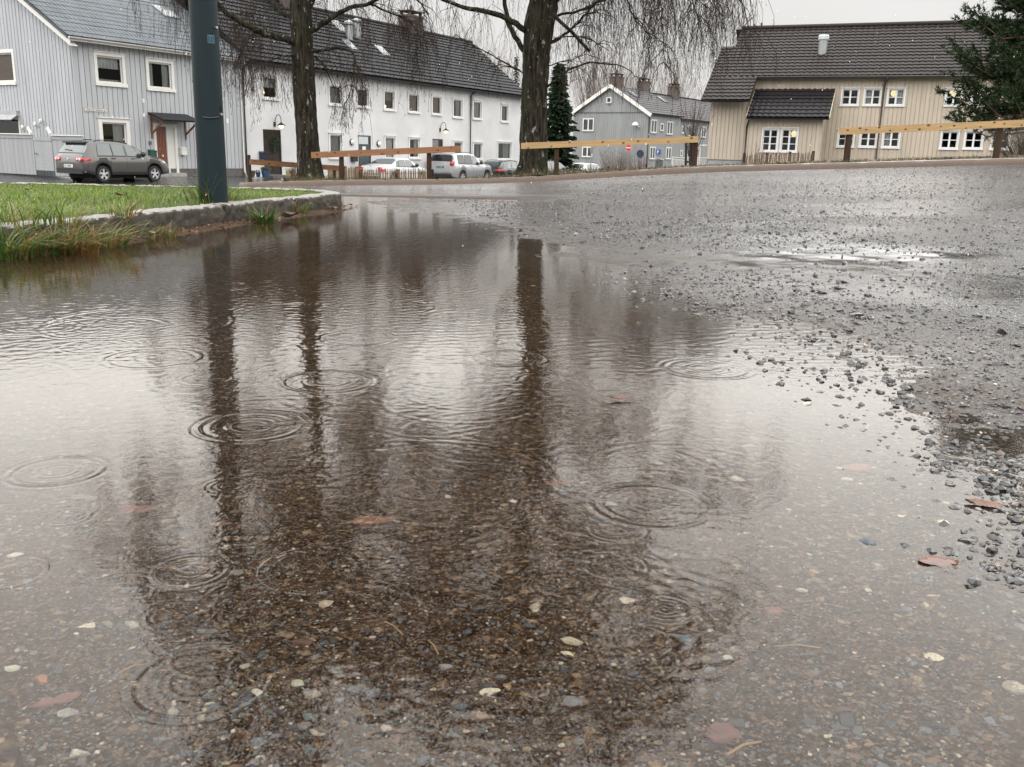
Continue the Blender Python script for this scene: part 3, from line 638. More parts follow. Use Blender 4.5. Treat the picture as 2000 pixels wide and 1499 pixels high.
for u in (ua+.12, ub-.12):
    br = MB(); br.bar(RF.P(u, zt-.95, .04), RF.P(u, zt+.02, .04), .07, .07, RF.n); br.bar(RF.P(u, zt-.75, .06), RF.P(u, zt-.24, .80), .06, .06); br.bar(RF.P(u, zt-.02, .05), RF.P(u, zt-.26, .88), .06, .06); br.build('brace', M_brace, can)
for (x0, y0, x1, y1, nm, mm) in ((277, 193, 281, 201, 'vent', M_white), (278, 222, 282, 229, 'vent', M_white), (441, 232, 445.5, 241, 'vent', M_white), (184, 222, 189.5, 230, 'vent', M_grey)):
    q = RF.rect(x0, y0, x1, y1); v_ = MB(); v_.fbox(RF, q[0], q[1], .022, .045, q[2], q[3]); v_.build(nm, mm, H1)
q = RF.rect(289.5, 276, 293.5, 283); v_ = MB(); v_.fbox(RF, q[0], q[1], .022, .10, q[2], q[3]); v_.build('wall_lamp', mat('lamp_housing', (.12, .12, .12), .4), H1)
# --- things fixed to the front
def mailbox(F, x0, y0, x1, y1, m, label, deep=.16):
    a, b, c, d = F.rect(x0, y0, x1, y1); o = thing('mailbox', label, 'mailbox', F.P((a+b)/2, c, .05))
    k = MB(); k.fbox(F, a, b, .032, .032+deep, c, d-.06); k.build('body', m, o)
    l = MB(); l.hexa([F.P(a-.012, d-.09, .05+deep), F.P(b+.012, d-.09, .05+deep), F.P(b+.012, d-.04, .026), F.P(a-.012, d-.04, .026), F.P(a-.012, d-.06, .055+deep), F.P(b+.012, d-.06, .055+deep), F.P(b+.012, d, .026), F.P(a-.012, d, .026)]); l.build('lid', m, o)
    return o
mailbox(RF, 350, 287.5, 359.5, 303, M_white, 'small white mailbox on grey boards right of the brown front door')
mailbox(RF, 288, 292, 300.5, 309.5, mat('green_enamel', (.015, .07, .055), .35), 'dark green mailbox low on grey boards left of the brown front door')
sa, sb, sc_, sd_ = RF.rect(163, 211, 208, 219.5)
sg = thing('street_name_sign', 'long white street name sign with dark border on grey boarded wall', 'street sign', RF.P((sa+sb)/2, sc_, .05))
k = MB(); k.fbox(RF, sa, sb, .034, .050, sc_, sd_); k.build('plate', M_white, sg); k = MB()
for z0_, z1_ in ((sc_+.012, sc_+.030), (sd_-.030, sd_-.012)): k.fbox(RF, sa+.015, sb-.015, .050, .052, z0_, z1_)
for u0_, u1_ in ((sa+.012, sa+.028), (sb-.028, sb-.012)): k.fbox(RF, u0_, u1_, .050, .0525, sc_+.03, sd_-.03)
k.build('border', M_black, sg)
def lettering(txt, F, uc, zc, n, size, m, par, width=None):
    c = bpy.data.curves.new('lettering', 'FONT'); c.body = txt; c.size = size; c.align_x = 'CENTER'; c.align_y = 'CENTER'; c.extrude = .001
    o = bpy.data.objects.new('lettering', c); link(o); bpy.context.view_layer.update()
    dg = bpy.context.evaluated_depsgraph_get(); me = bpy.data.meshes.new_from_object(o.evaluated_get(dg)); bpy.data.objects.remove(o); me.materials.clear(); me.materials.append(m)
    w = max(v.co.x for v in me.vertices)-min(v.co.x for v in me.vertices); sx_ = (width/w) if width else 1
    for v in me.vertices:
        p = F.P(uc+v.co.x*sx_, zc+v.co.y, n+v.co.z)-wloc(par); v.co = tuple(p)
    return link(bpy.data.objects.new('lettering', me), par)
lettering('Alexander Kiellands gt', RF, (sa+sb)/2, (sc_+sd_)/2, .054, (sd_-sc_)*.52, M_black, sg, (sb-sa)*.82)
# --- white rendered house
M_rend = mat('white_render', (.56, .56, .56), .7, .10, .6, .25, 60)
M_frame_w = mat('white_window_frame', (.68, .67, .65), .45, .04, 3)
H2 = thing('terraced_house', 'long white rendered house with black tile roof and three dark doors', 'house', (*RF.P(20, 0)[:2], -1.1))
WZ0, UE = -1.9, 34.75
UP = [(513, 151, 541, 192, 'half', None, (.33, .25, .085)), (643, 168, 667, 204, 'full', M_curtg, None), (697.5, 174, 719.5, 208.5, None, None, None), (750, 179, 770, 214, 'half', M_curtb, (.5, .17, .075)),
 (798, 185, 818, 219, 'most', M_curtb, None), (844, 189.5, 861.5, 223, 'most', M_curtb, None), (885, 195, 902.5, 229, 'right', M_curtg, (.25, .6, .11)), (924, 199.5, 940, 232, 'most', M_curtg, None), (979, 207, 992, 237.5, 'full', M_curtb, None)]
LO = [(644, 264, 667.5, 308, 'most', M_curtg, None), (752, 269, 771.5, 309, 'full', None, None), (799.5, 272, 819, 308.5, 'sides', None, None), (886, 278, 902.5, 311, 'left', None, None), (924.5, 281, 941, 310.5, 'right', M_curtg, None), (972, 280, 998, 311, 'right', M_curtg, None)]
W2 = [(RF.rect(*w[:4]), w[4:]) for w in UP+LO]
D2 = [RF.rect(515, 253.5, 550, 342), RF.rect(700, 265, 725, 335), RF.rect(844.5, 272, 865, 332)]
wall_holes(RF, 8.64, UE, WZ0, ZE+.1, [w[0] for w in W2]+D2).build('wall', M_rend, H2)
ew = MB(); PE = lambda n, z: RF.P(UE, z, n); ew.add([PE(0, WZ0), PE(-8.6, WZ0), PE(-8.6, ZE), PE(-4.3, 7.9), PE(0, ZE+.1)], [(0, 1, 2, 3, 4)]); ew.build('wall', M_rend, H2)
us_ = sorted((w[0][0]+w[0][1])/2 for w in W2)
bx = []
for w, _ in W2: bx.append((w[0]-.25, w[1]+.25, w[2]-.3, w[3]+.2, 1.0))
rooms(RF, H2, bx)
for w, (cu, cm, lp) in W2: window(RF, H2, *w, trim=.085, curtain=cu, cm=cm, lamp=lp, depth=.09, frame=M_frame_w)
M_drk = mat('dark_brown_door', (.022, .015, .012), .4, .3, 6, stretch=(8, 8, .6)); M_drg = mat('grey_green_door', (.06, .075, .08), .4, .2, 6)
for i, (a, b, c, d) in enumerate(D2):
    mm = (M_drk, M_drg, M_drk)[i]; k = MB(); k.fbox(RF, a+.002, a+.07, -.09, -.02, c, d-.002); k.fbox(RF, b-.07, b-.002, -.09, -.02, c, d-.002); k.fbox(RF, a+.07, b-.07, -.09, -.022, d-.07, d-.002)
    k.fbox(RF, a+.07, b-.07, -.09, -.024, d-.52, d-.46); f_ = k.build('door_frame', mm, H2)
    k = MB(); k.add([RF.P(a+.07, d-.46, -.05), RF.P(b-.07, d-.46, -.05), RF.P(b-.07, d-.07, -.05), RF.P(a+.07, d-.07, -.05)], [(0, 1, 2, 3)]); k.build('transom', M_glass, f_)
    k = MB(); k.fbox(RF, a+.07, b-.07, -.10, -.05, c, d-.52)
    for j in range(2):
        for z0_, z1_ in ((.18, .85), (1.0, d-c-.7)): u = a+.16+j*(b-a-.28)/2; k.fbox(RF, u, u+(b-a-.28)/2-.05, -.05, -.038, c+z0_, c+z1_)
    dr = k.build('door', mm, H2)
    k = MB(); k.tube([RF.P(a+.15, c+1.02, -.05), RF.P(a+.15, c+1.02, .01), RF.P(a+.27, c+1.02, .01)], .013, 6); k.build('handle', M_zinc, dr)
    if i == 1: k = MB(); k.add([RF.P(a+.35, c+1.0, -.036), RF.P(b-.2, c+1.0, -.036), RF.P(b-.2, d-.6, -.036), RF.P(a+.35, d-.6, -.036)], [(0, 1, 2, 3)]); k.build('pane', M_glass, dr); k = MB(); q = RF.rect(708.5, 286.5, 715.5, 293.5); k.fbox(RF, q[0], q[1], -.034, -.031, q[2], q[3]); k.build('notice', M_white, dr)
    k = MB(); k.fbox(RF, a-.15, b+.15, 0, .7, -1.9, c-.003); k.build('door_step', mat('dark_step', (.09, .088, .085), .5), H2)
rooms(RF, H2, [(D2[0][0], D2[0][1], D2[0][3]-.5, D2[0][3], .8)])
E2, V2 = slope_frame(RF, ZE-.05, .45, 7.98-ZE, 4.75)
Lv2 = 4.75*math.hypot(1, (7.98-ZE)/4.75)
rf2 = tiled_roof(E2+U3*8.64+np.array([0, 0, .05]), U3, V2, UE-8.64+.3, Lv2, 'roof', M_tile_blk, H2, pu=.30, pv=.345, h=.035, step=.055)
bk = MB(); bk.add([RF.P(8.64, ZE-.4, -9.05), RF.P(UE+.3, ZE-.4, -9.05), RF.P(UE+.3, 7.95, -4.3), RF.P(8.64, 7.95, -4.3)], [(0, 1, 2, 3)]); bk.build('roof', M_tile_blk, H2)
rd = MB(); rd.tube([RF.P(8.64, 8.04, -4.3), RF.P(UE+.3, 8.04, -4.3)], .11, 10); rd.build('ridge', M_tile_blk, rf2)
vg = MB(); pa = RF.P(UE+.31, ZE-.4, .43); pb_ = RF.P(UE+.31, 7.9, -4.3); vg.bar(pa, pb_, .04, .24); vg.build('bargeboard', M_black, H2)
pB = Fac(RF.p-RF.n*2.2, RF.u)
def on_roof2(x, y, w, h):
    # where the pixel's sight line meets the roof plane
    d = ray(x, y); o = E2; nn_ = np.cross(U3, V2); t = ((o-CO)@nn_)/(d@nn_); q = CO+d*t-o; skylight(rf2, E2, U3, V2, q@U3, q@V2, w, h, M_skyl)
for x, y in ((683, 98), (748, 110)): on_roof2(x, y, .66, .9)
on_roof2(664, 64, .75, 1.1); on_roof2(700, 70, .4, .55)
def roof_hit(E, U, V, x, y):
    d = ray(x, y); nn_ = np.cross(U, V); t = ((E-CO)@nn_)/(d@nn_); return CO+d*t
for x, y in ((826, 127),):
    q = roof_hit(E2, U3, V2, x, y); k = MB(); k.hexa([q, q+U3*.5, q+U3*.5+V2*.4, q+V2*.4, q+np.array([0, 0, .25]), q+U3*.5+np.array([0, 0, .25]), q+U3*.5+V2*.4+np.array([0, 0, .1]), q+V2*.4+np.array([0, 0, .1])]); k.build('vent', M_black, rf2)
k = MB(); q = roof_hit(E2, U3, V2, 682, 78); k.lathe([(.22, -.3), (.22, .75), (.30, .80), (.30, .90), (.05, 1.05)], q, n=14); k.build('vent', M_zinc, rf2)
k = MB(); q = roof_hit(E2, U3, V2, 697, 76); k.lathe([(.24, -.3), (.24, .85), (.34, .9), (.34, .98), (.05, 1.1)], q, n=14); k.build('vent', M_zinc, rf2)
M_brick = mat('dark_chimney_brick', (.07, .052, .045), .75, .3, 9, .3, 20)
u_, _z = Fac(RF.p-RF.n*4.3, RF.u).px(805, 75); chimney(rf2, (u_, -4.4), RF, 1.5, .9, 7.3, 8.75, M_brick)
u_, _z = Fac(RF.p-RF.n*4.3, RF.u).px(560, 20); chimney(rf2, (u_, -4.4), RF, 1.3, .9, 7.3, 8.9, M_brick)
gutter(H2, RF, 8.66, UE+.2, ZE-.05, .50, M_black, .07); ev = MB(); ev.fbox(RF, 8.66, UE+.2, .002, .44, ZE-.16, ZE-.12); ev.build('eaves_board', M_black, H2)
downpipe(H2, RF, RF.px(917, 250)[0], -1.6, ZE-.25, M_black, .055); downpipe(H1, RF, RF.px(476.5, 250)[0], -.9, ZE-.25, M_black, .05)
downpipe(H1, RF, RF.px(471, 250)[0], -.8, ZE-.25, M_white, .045)
def hooklamp(x, y, lit=True):
    u, z = RF.px(x, y); k = MB(); k.fbox(RF, u-.06, u+.06, .003, .05, z+.05, z+.27)
    pts = [RF.P(u, z+.16, .05)]+[RF.P(u, z+.20+.33*math.sin(q)+.15*(q/math.pi), .05+.20*(1-math.cos(q))) for q in np.linspace(.3, math.pi*.95, 9)]+[RF.P(u, z+.24, .45)]
    k.tube(pts, .018, 8); k.lathe([(.03, .26), (.06, .22), (.19, .13), (.20, .10), (.17, .10)], RF.P(u, z, .45), n=16); o = k.build('wall_lamp', M_black, H2)
    k = MB(); k.lathe([(.02, -.02), (.09, .02), (.11, .08), (.10, .13), (.02, .18)], RF.P(u, z, .45), n=12); k.build('bulb', M_lamp, o, smooth=True)
hooklamp(536, 250); hooklamp(859, 259.5)
for x, y in ((686.5, 278), (739, 281)):
    u, z = RF.px(x, y); k = MB(); k.lathe([(.17, .0), (.17, .06), (.13, .07)], RF.P(u, z, 0), n=16) if False else None
    pts = [(.17, .003), (.18, .05), (.14, .07), (.13, .10), (.08, .14), (.01, .155)]; vs = []; fs = []; n_ = 16
    for r, h in pts:
        for j in range(n_): q = 2*math.pi*j/n_; vs.append(RF.P(u+r*math.cos(q), z+r*math.sin(q), h))
    for i in range(len(pts)-1):
        for j in range(n_): fs.append((i*n_+j, i*n_+(j+1) % n_, (i+1)*n_+(j+1) % n_, (i+1)*n_+j))
    k.add(vs[:3*n_], [f for f in fs if max(f) < 3*n_]); o = k.build('wall_lamp', M_black, H2); k = MB(); k.add(vs[2*n_:], [tuple(i-2*n_ for i in f) for f in fs if min(f) >= 2*n_]); k.build('bulb', mat('opal_glass', (.75, .72, .62), .25), o, smooth=True)
for x0, y0, x1, y1 in ((503.5, 241, 507, 246), (825, 259, 828, 263)):
    q = RF.rect(x0, y0, x1, y1); k = MB(); k.fbox(RF, q[0], q[1], .002, .02, q[2], q[3]); k.build('vent', M_white, H2)
mailbox(RF, 505.5, 296, 517, 312, mat('navy_enamel', (.012, .018, .035), .35), 'black mailbox on white wall left of the wreathed door')
mailbox(RF, 684, 304, 694, 316, M_black, 'black mailbox on white wall left of the grey glazed door')
u, z = RF.px(536.5, 284); wr = MB()
for i in range(420):
    q = random.uniform(0, 6.283); t = random.gauss(0, .07); r = .24+t; c0 = RF.P(u+r*math.cos(q), z+r*math.sin(q), .03+random.uniform(0, .10)); e1 = np.array([random.uniform(-1, 1) for _ in range(3)])*.07; e2 = np.array([random.uniform(-1, 1) for _ in range(3)])*.05
    wr.add([c0, c0+e1, c0+e2], [(0, 1, 2)])
tag(wr.build('wreath', mat('fir_wreath', (.012, .03, .012), .7, .4, 20)), 'green fir wreath hanging on dark brown front door', 'wreath')
# ------------------------------------------------------------------ grey gabled house farther off
G0 = at(1262, 300, 90); GF = Fac(G0, (.557, .83)); GG = Fac(G0+np.array([-.83, .557, 0])*8.1, (.83, -.557))
M_gb = mat('mid_grey_boards', (.23, .24, .24), .6, .13, 1, stretch=(2, 2, .3)); M_slate = mat('weathered_slate', (.05, .046, .048), .6, .35, 3, spec=.3)
H3 = thing('apartment_house', 'mid grey boarded house with white gable boards and three chimneys', 'house', (G0[0], G0[1], -1.2))
ZG = 4.42; PG = .60
gable_wall(GG, 8.1, -.75, ZG, PG, [], .24, .05, .03).build('wall', M_gb, H3)
k = MB(); k.fbox(GG, -.02, 8.1, .03, .07, ZG-.02, ZG+.08); k.build('belt_board', mat('dark_belt', (.10, .105, .11), .6), H3)
wall_holes(GF, 0, 7.3, -.75, ZG, [], .24).build('wall', M_gb, H3); wall_holes(GF.off(-.35), 7.3, 34, -.75, ZG-.15, [], .24).build('wall', M_gb, H3)
k = MB(); k.fbox(GF, .01, 34, -.5, -.02, -2.4, -.751); k.fbox(GG, 0, 8.08, -.5, -.02, -2.4, -.751); k.build('foundation', mat('grey_plinth', (.27, .27, .26), .8), H3)
def flatwin(F, par, x0, y0, x1, y1, gx=2, fr=M_white, blind=True):
    a, b, c, d = F.rect(x0, y0, x1, y1); a, b = min(a, b), max(a, b); m = MB(); t = .09; e = .06
    m.fbox(F, a, a+t, .002, e, c, d); m.fbox(F, b-t, b, .002, e, c, d); m.fbox(F, a+t, b-t, .002, e-.002, c, c+t); m.fbox(F, a+t, b-t, .002, e-.002, d-t, d)
    for i in range(1, gx): u = a+(b-a)*i/gx; m.fbox(F, u-.06, u+.06, .002, e-.004, c+t, d-t)
    w = m.build('window', fr, par); s_ = MB(); s_.fbox(F, a-.04, b+.04, .002, .11, c-.07, c-.002); s_.build('sill', M_gb, w)
    p = MB(); p.add([F.P(a+t, c+t, .035), F.P(b-t, c+t, .035), F.P(b-t, d-t, .035), F.P(a+t, d-t, .035)], [(0, 1, 2, 3)]); p.build('pane', M_pane, w)
    return w
M_pane = mat('dark_pane', (.035, .038, .045), .06, .6, 1.2, spec=.9)
for q in ((1138.7, 231.6, 1160, 256), (1137.4, 287, 1157.4, 307)): flatwin(GG, H3, *q)
flatwin(GG, H3, 1184.8, 190, 1194.7, 201.5, 1)
for q in ((1270.8, 234, 1282, 260), (1302, 237.5, 1313, 263), (1268.6, 287, 1278.8, 311), (1300, 288, 1310, 311)): flatwin(GF, H3, *q)
flatwin(GF, H3, 1289.4, 241.5, 1295.3, 256, 1)
G3 = GF.off(-.35)
for q in ((1318, 241, 1323.6, 264), (1342.8, 244, 1348.5, 265.5), (1369, 247.6, 1378, 269), (1315.6, 289.5, 1320.4, 307), (1341.5, 291, 1347, 309.5)): flatwin(G3, H3, *q, gx=1 if q[2]-q[0] < 7 else 2)
for q in ((1330.8, 247, 1335.3, 261), (1328, 294, 1332, 305.5)): flatwin(G3, H3, *q, gx=1)
EG, VG = slope_frame(GF, ZG-.05, .4, PG, 1.0); LvG = 4.45*math.hypot(1, PG)
r3 = tiled_roof(EG-GF.u*.35, GF.u, VG, 7.7, LvG, 'roof', M_slate, H3, pu=.3, pv=.4, h=.02, step=.03, nu=3, nv=2)
tiled_roof(EG+GF.u*7.36-np.array([0, 0, .18])-GF.n*.3, GF.u, VG, 27, LvG, 'roof', M_slate, H3, pu=.3, pv=.4, h=.02, step=.03, nu=3, nv=2)
EL = GF.P(-.35, ZG-.05-.4*PG+.2, -8.5); bk = MB(); bk.add([EL, EL+GF.u*34, GF.P(33.6, ZG+4.05*PG, -4.05), GF.P(-.35, ZG+4.05*PG, -4.05)], [(0, 1, 2, 3)]); bk.build('roof', M_slate, H3)
vb = MB()
for s_ in (-1, 1):
    pa = GG.P(4.05+s_*4.5, ZG-.45*PG+.02, .33); pb_ = GG.P(4.05, ZG+4.05*PG+.05, .33); vb.bar(pa, pb_, .06, .32)
vb.build('bargeboard', M_white, H3)
M_chim = mat('brown_chimney', (.085, .065, .055), .8, .25, 6)
for x, y, w in ((1204, 165, 1.25), (1257, 172, 1.2), (1315, 190, 1.15)):
    pl_ = Fac(GF.p-GF.n*4.05, GF.u); u, z = pl_.px(x, y); chimney(r3, (u, -4.05), GF, w, .9, ZG+1.4, ZG+3.25, M_chim)
for x, y, x1, y1 in ((1241, 178, 1251, 191), (1297, 191, 1305, 201)):
    q = roof_hit(EG, GF.u, VG, x, y1); k = MB(); k.hexa([q, q+GF.u*.9, q+GF.u*.9+VG*1.0, q+VG, q+np.array([0, 0, .12]), q+GF.u*.9+np.array([0, 0, .12]), q+GF.u*.9+VG+np.array([0, 0, .12]), q+VG+np.array([0, 0, .12])]); k.build('roof_hatch', M_black, r3)
downpipe(H3, GF, .12, -1.1, ZG-.2, M_black, .07)
u, z = GG.px(1249, 246); k = MB(); k.tube([GG.P(u+.1, z-.15, .03), GG.P(u+.1, z-.1, .3), GG.P(u-.15, z+.12, .5)], .05, 6); k.lathe([(.32, -.12), (.30, .0), (.1, .18)], GG.P(u-.2, z+.15, .5), n=12); k.build('wall_lamp', M_white, H3)
u, z = GG.px(1251, 300.5); k = MB(); vs = [GG.P(u+.36*math.cos(q), z+.36*math.sin(q), e) for e in (.03, .12) for q in np.linspace(0, 6.283, 19)[:-1]]; k.add(vs, [tuple(range(18, 36))]+[(j, (j+1) % 18, 18+(j+1) % 18, 18+j) for j in range(18)]); k.build('round_plaque', mat('dark_blue_enamel', (.015, .025, .045), .35), H3)
# ------------------------------------------------------------------ beige boarded house on the right
B0 = at(1383, 300, 52); BF = Fac(B0, (.927, -.375))
M_bg = mat('beige_boards', (.41, .352, .28), .6, .13, 1, stretch=(3, 3, .3)); M_tile_gr = mat('grey_clay_tiles', (.025, .0205, .019), .5, .35, 30, spec=.16)
M_bwin = mat('beige_house_window_white', (.62, .62, .62), .45, .05, 3)
H4 = thing('village_hall', 'beige boarded two storey house with dark tile roof and low front wing', 'house', (*BF.P(10, 0)[:2], -.4))
ZB = 4.66; LB = 27.0; WB = 8.4; PB = .625; EX = 2.0
FX4 = BF.off(EX)
u0w, _z = BF.px(1481, 160); wx1 = FX4.px(1604, 270)[0]; wx0 = FX4.px(1463, 270)[0]; lx1 = FX4.px(1455, 270)[0]
UPB = [(1645, 175, 1676, 205, None), (1689, 175, 1719, 205, None), (1734.5, 175, 1765.5, 205.5, (.35, .78, .17)), (1848, 175, 1878, 205.5, (.42, .78, .17)), (1899, 175, 1929, 206, None)]
LOB = [(1637.5, 256.5, 1667, 286, None), (1681, 256.5, 1711, 286.5, None), (1725, 257.5, 1755.5, 287.5, None), (1838.5, 258, 1870, 290, None), (1885, 258.5, 1918, 290, None), (1937.5, 259, 1970, 291, None)]
WBs = [(BF.rect(*w[:4]), w[4]) for w in UPB+LOB]
wall_holes(BF, u0w-.6, LB, -.9, ZB, [w[0] for w in WBs], .205, bw=.05).build('wall', M_bg, H4)
XW = [(FX4.rect(1489.5, 253.5, 1518, 295), None), (FX4.rect(1526.5, 253.5, 1556, 295.5), (.74, .82, .15))]
zl = FX4.px(1540, 230)[1]
wall_holes(FX4, lx1, wx1, .12, zl, [w[0] for w in XW], .205, bw=.05).build('wall', M_bg, H4)
def side(u, z0, ztop0, ztop1, n0, n1):
    k = MB(); k.add([BF.P(u, z0, n0), BF.P(u, z0, n1), BF.P(u, ztop1, n1), BF.P(u, ztop0, n0)], [(0, 1, 2, 3)]); return k
zc_ = FX4.px(1430, 197)[1]
lw0 = 0.0; fl = BF.off(EX-.35); l0 = fl.px(1385, 250)[0]
wall_holes(fl, l0, lx1+.0, .38, zc_, [], .205, bw=.05).build('wall', M_bg, H4)
side(wx1, -.5, ZB-.65, zl, 0, EX).build('wall', M_bg, H4); side(l0, -.5, ZB, zc_, -WB, EX-.35).build('wall', M_bg, H4)
side(lx1, .12, zc_, zl, EX-.35, EX).build('wall', M_bg, H4)
M_conc = mat('painted_concrete', (.27, .28, .285), .75, .15, 4)
k = MB(); k.fbox(fl, l0+.03, lx1-.03, -1, -.03, -1.2, .379); k.fbox(FX4, lx1+.03, wx1-.03, -1, -.03, -1.2, .119); k.fbox(BF, wx1, LB, -.6, -.03, -1.6, -.3); k.build('foundation', M_conc, H4)
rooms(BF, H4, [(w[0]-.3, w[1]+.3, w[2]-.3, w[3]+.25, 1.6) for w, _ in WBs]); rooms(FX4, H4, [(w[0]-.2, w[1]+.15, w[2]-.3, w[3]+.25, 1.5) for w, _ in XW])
for i, (w, lp) in enumerate(WBs): window(BF, H4, *w, grid=(2, 2), trim=.07, lamp=lp, curtain=[None, 'left', 'right', None, 'sides', None, None, 'left', None, None, None][i], frame=M_bwin, sash=.05)
for w, lp in XW: window(FX4, H4, *w, grid=(2, 3), trim=.07, lamp=lp, frame=M_bwin, sash=.05)
E4, V4 = slope_frame(BF, ZB-.02, .45, PB, 1.0); Lv4 = (WB/2+.45)*math.hypot(1, PB)
ul = u0w-.1; ru = roof_hit(E4, BF.u, V4, 1440, 63)
uu0 = l0+.35
rf4 = tiled_roof(E4+BF.u*uu0, BF.u, V4, LB+.4-uu0, Lv4, 'roof', M_tile_gr, H4, pu=.30, pv=.33, h=.04, step=.045)
# catslide over the left bay, carrying on down the same slope
zc0 = zc_+.02; ext = (E4[2]-zc0)/V4[2]
tiled_roof(E4-V4*(ext+.05)+BF.u*(l0-.35), BF.u, V4, u0w-l0+.35, ext+.05, 'roof', M_tile_gr, H4, pu=.30, pv=.33, h=.04, step=.045)
tiled_roof(E4+BF.u*(l0-.35), BF.u, V4, .71, Lv4*.62, 'roof', M_tile_gr, H4, pu=.30, pv=.33, h=.04, step=.045)
# lean-to roof of the low front wing
pz = BF.px(1550, 174.5)[1]; rise = pz-(zl-.02); vL = np.array([0, 0, rise])-BF.n*(EX+.4); LvL = np.linalg.norm(vL); vL /= LvL
tiled_roof(BF.P(wx0-.15, zl-.02, EX+.4), BF.u, vL, wx1-wx0+.45, LvL, 'roof', mat('dark_lean_to_tiles', (.014, .012, .0135), .5, .35, 30, spec=.3), H4, pu=.30, pv=.33, h=.04, step=.045)
bk = MB(); bk.add([BF.P(l0, ZB-.3, -WB-.4), BF.P(LB, ZB-.3, -WB-.4), BF.P(LB, ZB+.28+WB/2*PB, -WB/2), BF.P(l0, ZB+.28+WB/2*PB, -WB/2)], [(0, 1, 2, 3)]); bk.build('roof', M_tile_gr, H4)
k = MB(); k.tube([BF.P(uu0, ZB+.34+WB/2*PB, -WB/2), BF.P(LB+.4, ZB+.34+WB/2*PB, -WB/2)], .12, 10); k.build('ridge', M_tile_gr, rf4)
k = MB(); k.tube([BF.P(l0+1.4, ZB+WB/2*PB+.1, -WB/2), BF.P(l0+1.4, ZB+WB/2*PB+.6, -WB/2)], .05, 8); k.build('vent', M_black, rf4)
q = roof_hit(E4, BF.u, V4, 1606, 104); k = MB(); k.lathe([(.23, -.3), (.23, .62)], q, n=18); vv_ = k.build('vent', M_zinc, rf4, smooth=False); k = MB(); k.lathe([(.25, .64), (.27, .68), (.27, .84), (.24, .9), (.05, .92)], q, n=18); k.build('cap', mat('galvanised_cap', (.5, .53, .55), .4), vv_)
gutter(H4, BF, u0w, LB+.3, ZB-.02, .50, M_zinc, .065); gutter(H4, FX4, wx0-.15, wx1+.3, zl-.04, .46, M_black, .06); gutter(H4, BF, l0-.35, u0w, zc_+.0, .50+(ZB-.02-zc0)/PB, M_black, .06)
k = MB(); k.fbox(BF, u0w, LB+.3, .03, .46, ZB-.14, ZB-.10); k.fbox(BF, u0w-.02, u0w+.05, .45, EX+.05, zc_-.3, zc_+.2) if False else None; k.build('eaves_board', mat('dark_eaves', (.05, .045, .04), .6), H4)
k = MB(); pa = BF.P(wx0-.17, zl-.08, EX+.42); pb_ = BF.P(wx0-.17, pz-.06, .0); k.bar(pa, pb_, .03, .2); pa = BF.P(wx1+.32, zl-.08, EX+.42); pb_ = BF.P(wx1+.32, pz-.06, .0); k.bar(pa, pb_, .03, .2); k.build('bargeboard', M_bg, H4)
M_brp = mat('brown_downpipe', (.06, .045, .038), .4)
downpipe(H4, BF, BF.px(1719, 240)[0], -.3, ZB-.25, M_brp, .055, .10, .45); downpipe(H4, FX4, lx1+.06, -.2, zl-.3, M_black, .05, .08, .4)
# ------------------------------------------------------------------ grey board fence left of the car
M_fence = mat('grey_fence_boards', (.29, .30, .305), .65, .08, 1, stretch=(4, 4, .3))
FF = RG.off(.9); fz0 = -.82; ue = FF.px(163, 300)[0]; ug0 = FF.px(68, 300)[0]; ug1 = FF.px(104, 300)[0]; ztf = FF.px(80, 264)[1]
def boardfence(name, label, cat, u0, u1, z0, z1, cap=True, flat=False):
    o = thing(name, label, cat, FF.P((u0+u1)/2, z0)); k = MB(); w = .14; n = int((u1-u0)/w)
    if flat:
        for i in range(int((z1-z0-.15)/.12)): k.fbox(FF, u0+.02, u1-.02, -.02, .012, z0+.12+i*.12, z0+.235+i*.12)
    else:
        for i in range(n): k.fbox(FF, u0+i*(u1-u0)/n, u0+(i+1)*(u1-u0)/n-.006, -.02, .0+.004*(i % 2), z0, z1-.16)
    k.build('boards', M_fence, o)
    k = MB(); k.fbox(FF, u0, u1, -.03, .03, z1-.158, z1-.02); k.build('top_rail', M_fence, o)
    if cap: k = MB(); k.fbox(FF, u0-.02, u1+.02, -.07, .08, z1-.018, z1+.02); k.build('capping', M_white, o)
    return o
boardfence('board_fence', 'long grey painted board fence left of the plain gate', 'fence', ug0-7, ug0-.03, fz0, ztf+.02)
gt_ = boardfence('garden_gate', 'grey gate of level boards between two grey fence runs', 'gate', ug0+.0, ug1, fz0+.06, ztf-.06, cap=False, flat=True)
k = MB(); k.tube([FF.P(ug0+.1, .0, .012), FF.P(ug0+.1, .0, .07), FF.P(ug0+.24, .0, .07)], .015, 6); k.build('handle', M_black, gt_)
boardfence('board_fence', 'short grey board fence between the gate and the parked brown car', 'fence', ug1+.03, ue, fz0, ztf)
for u in (ug0-.03, ug1+.03):
    k = MB(); k.bar(FF.P(u-.02, ztf+.05, .05), FF.P(u-.20, ztf+.28, .05), .05, .12, (0, 0, 1))
    tag(k.build('post_cap', M_white), 'white slanted cap board at the %s side of the grey gate' % ('left' if u < ug0 else 'right'), 'cap board')
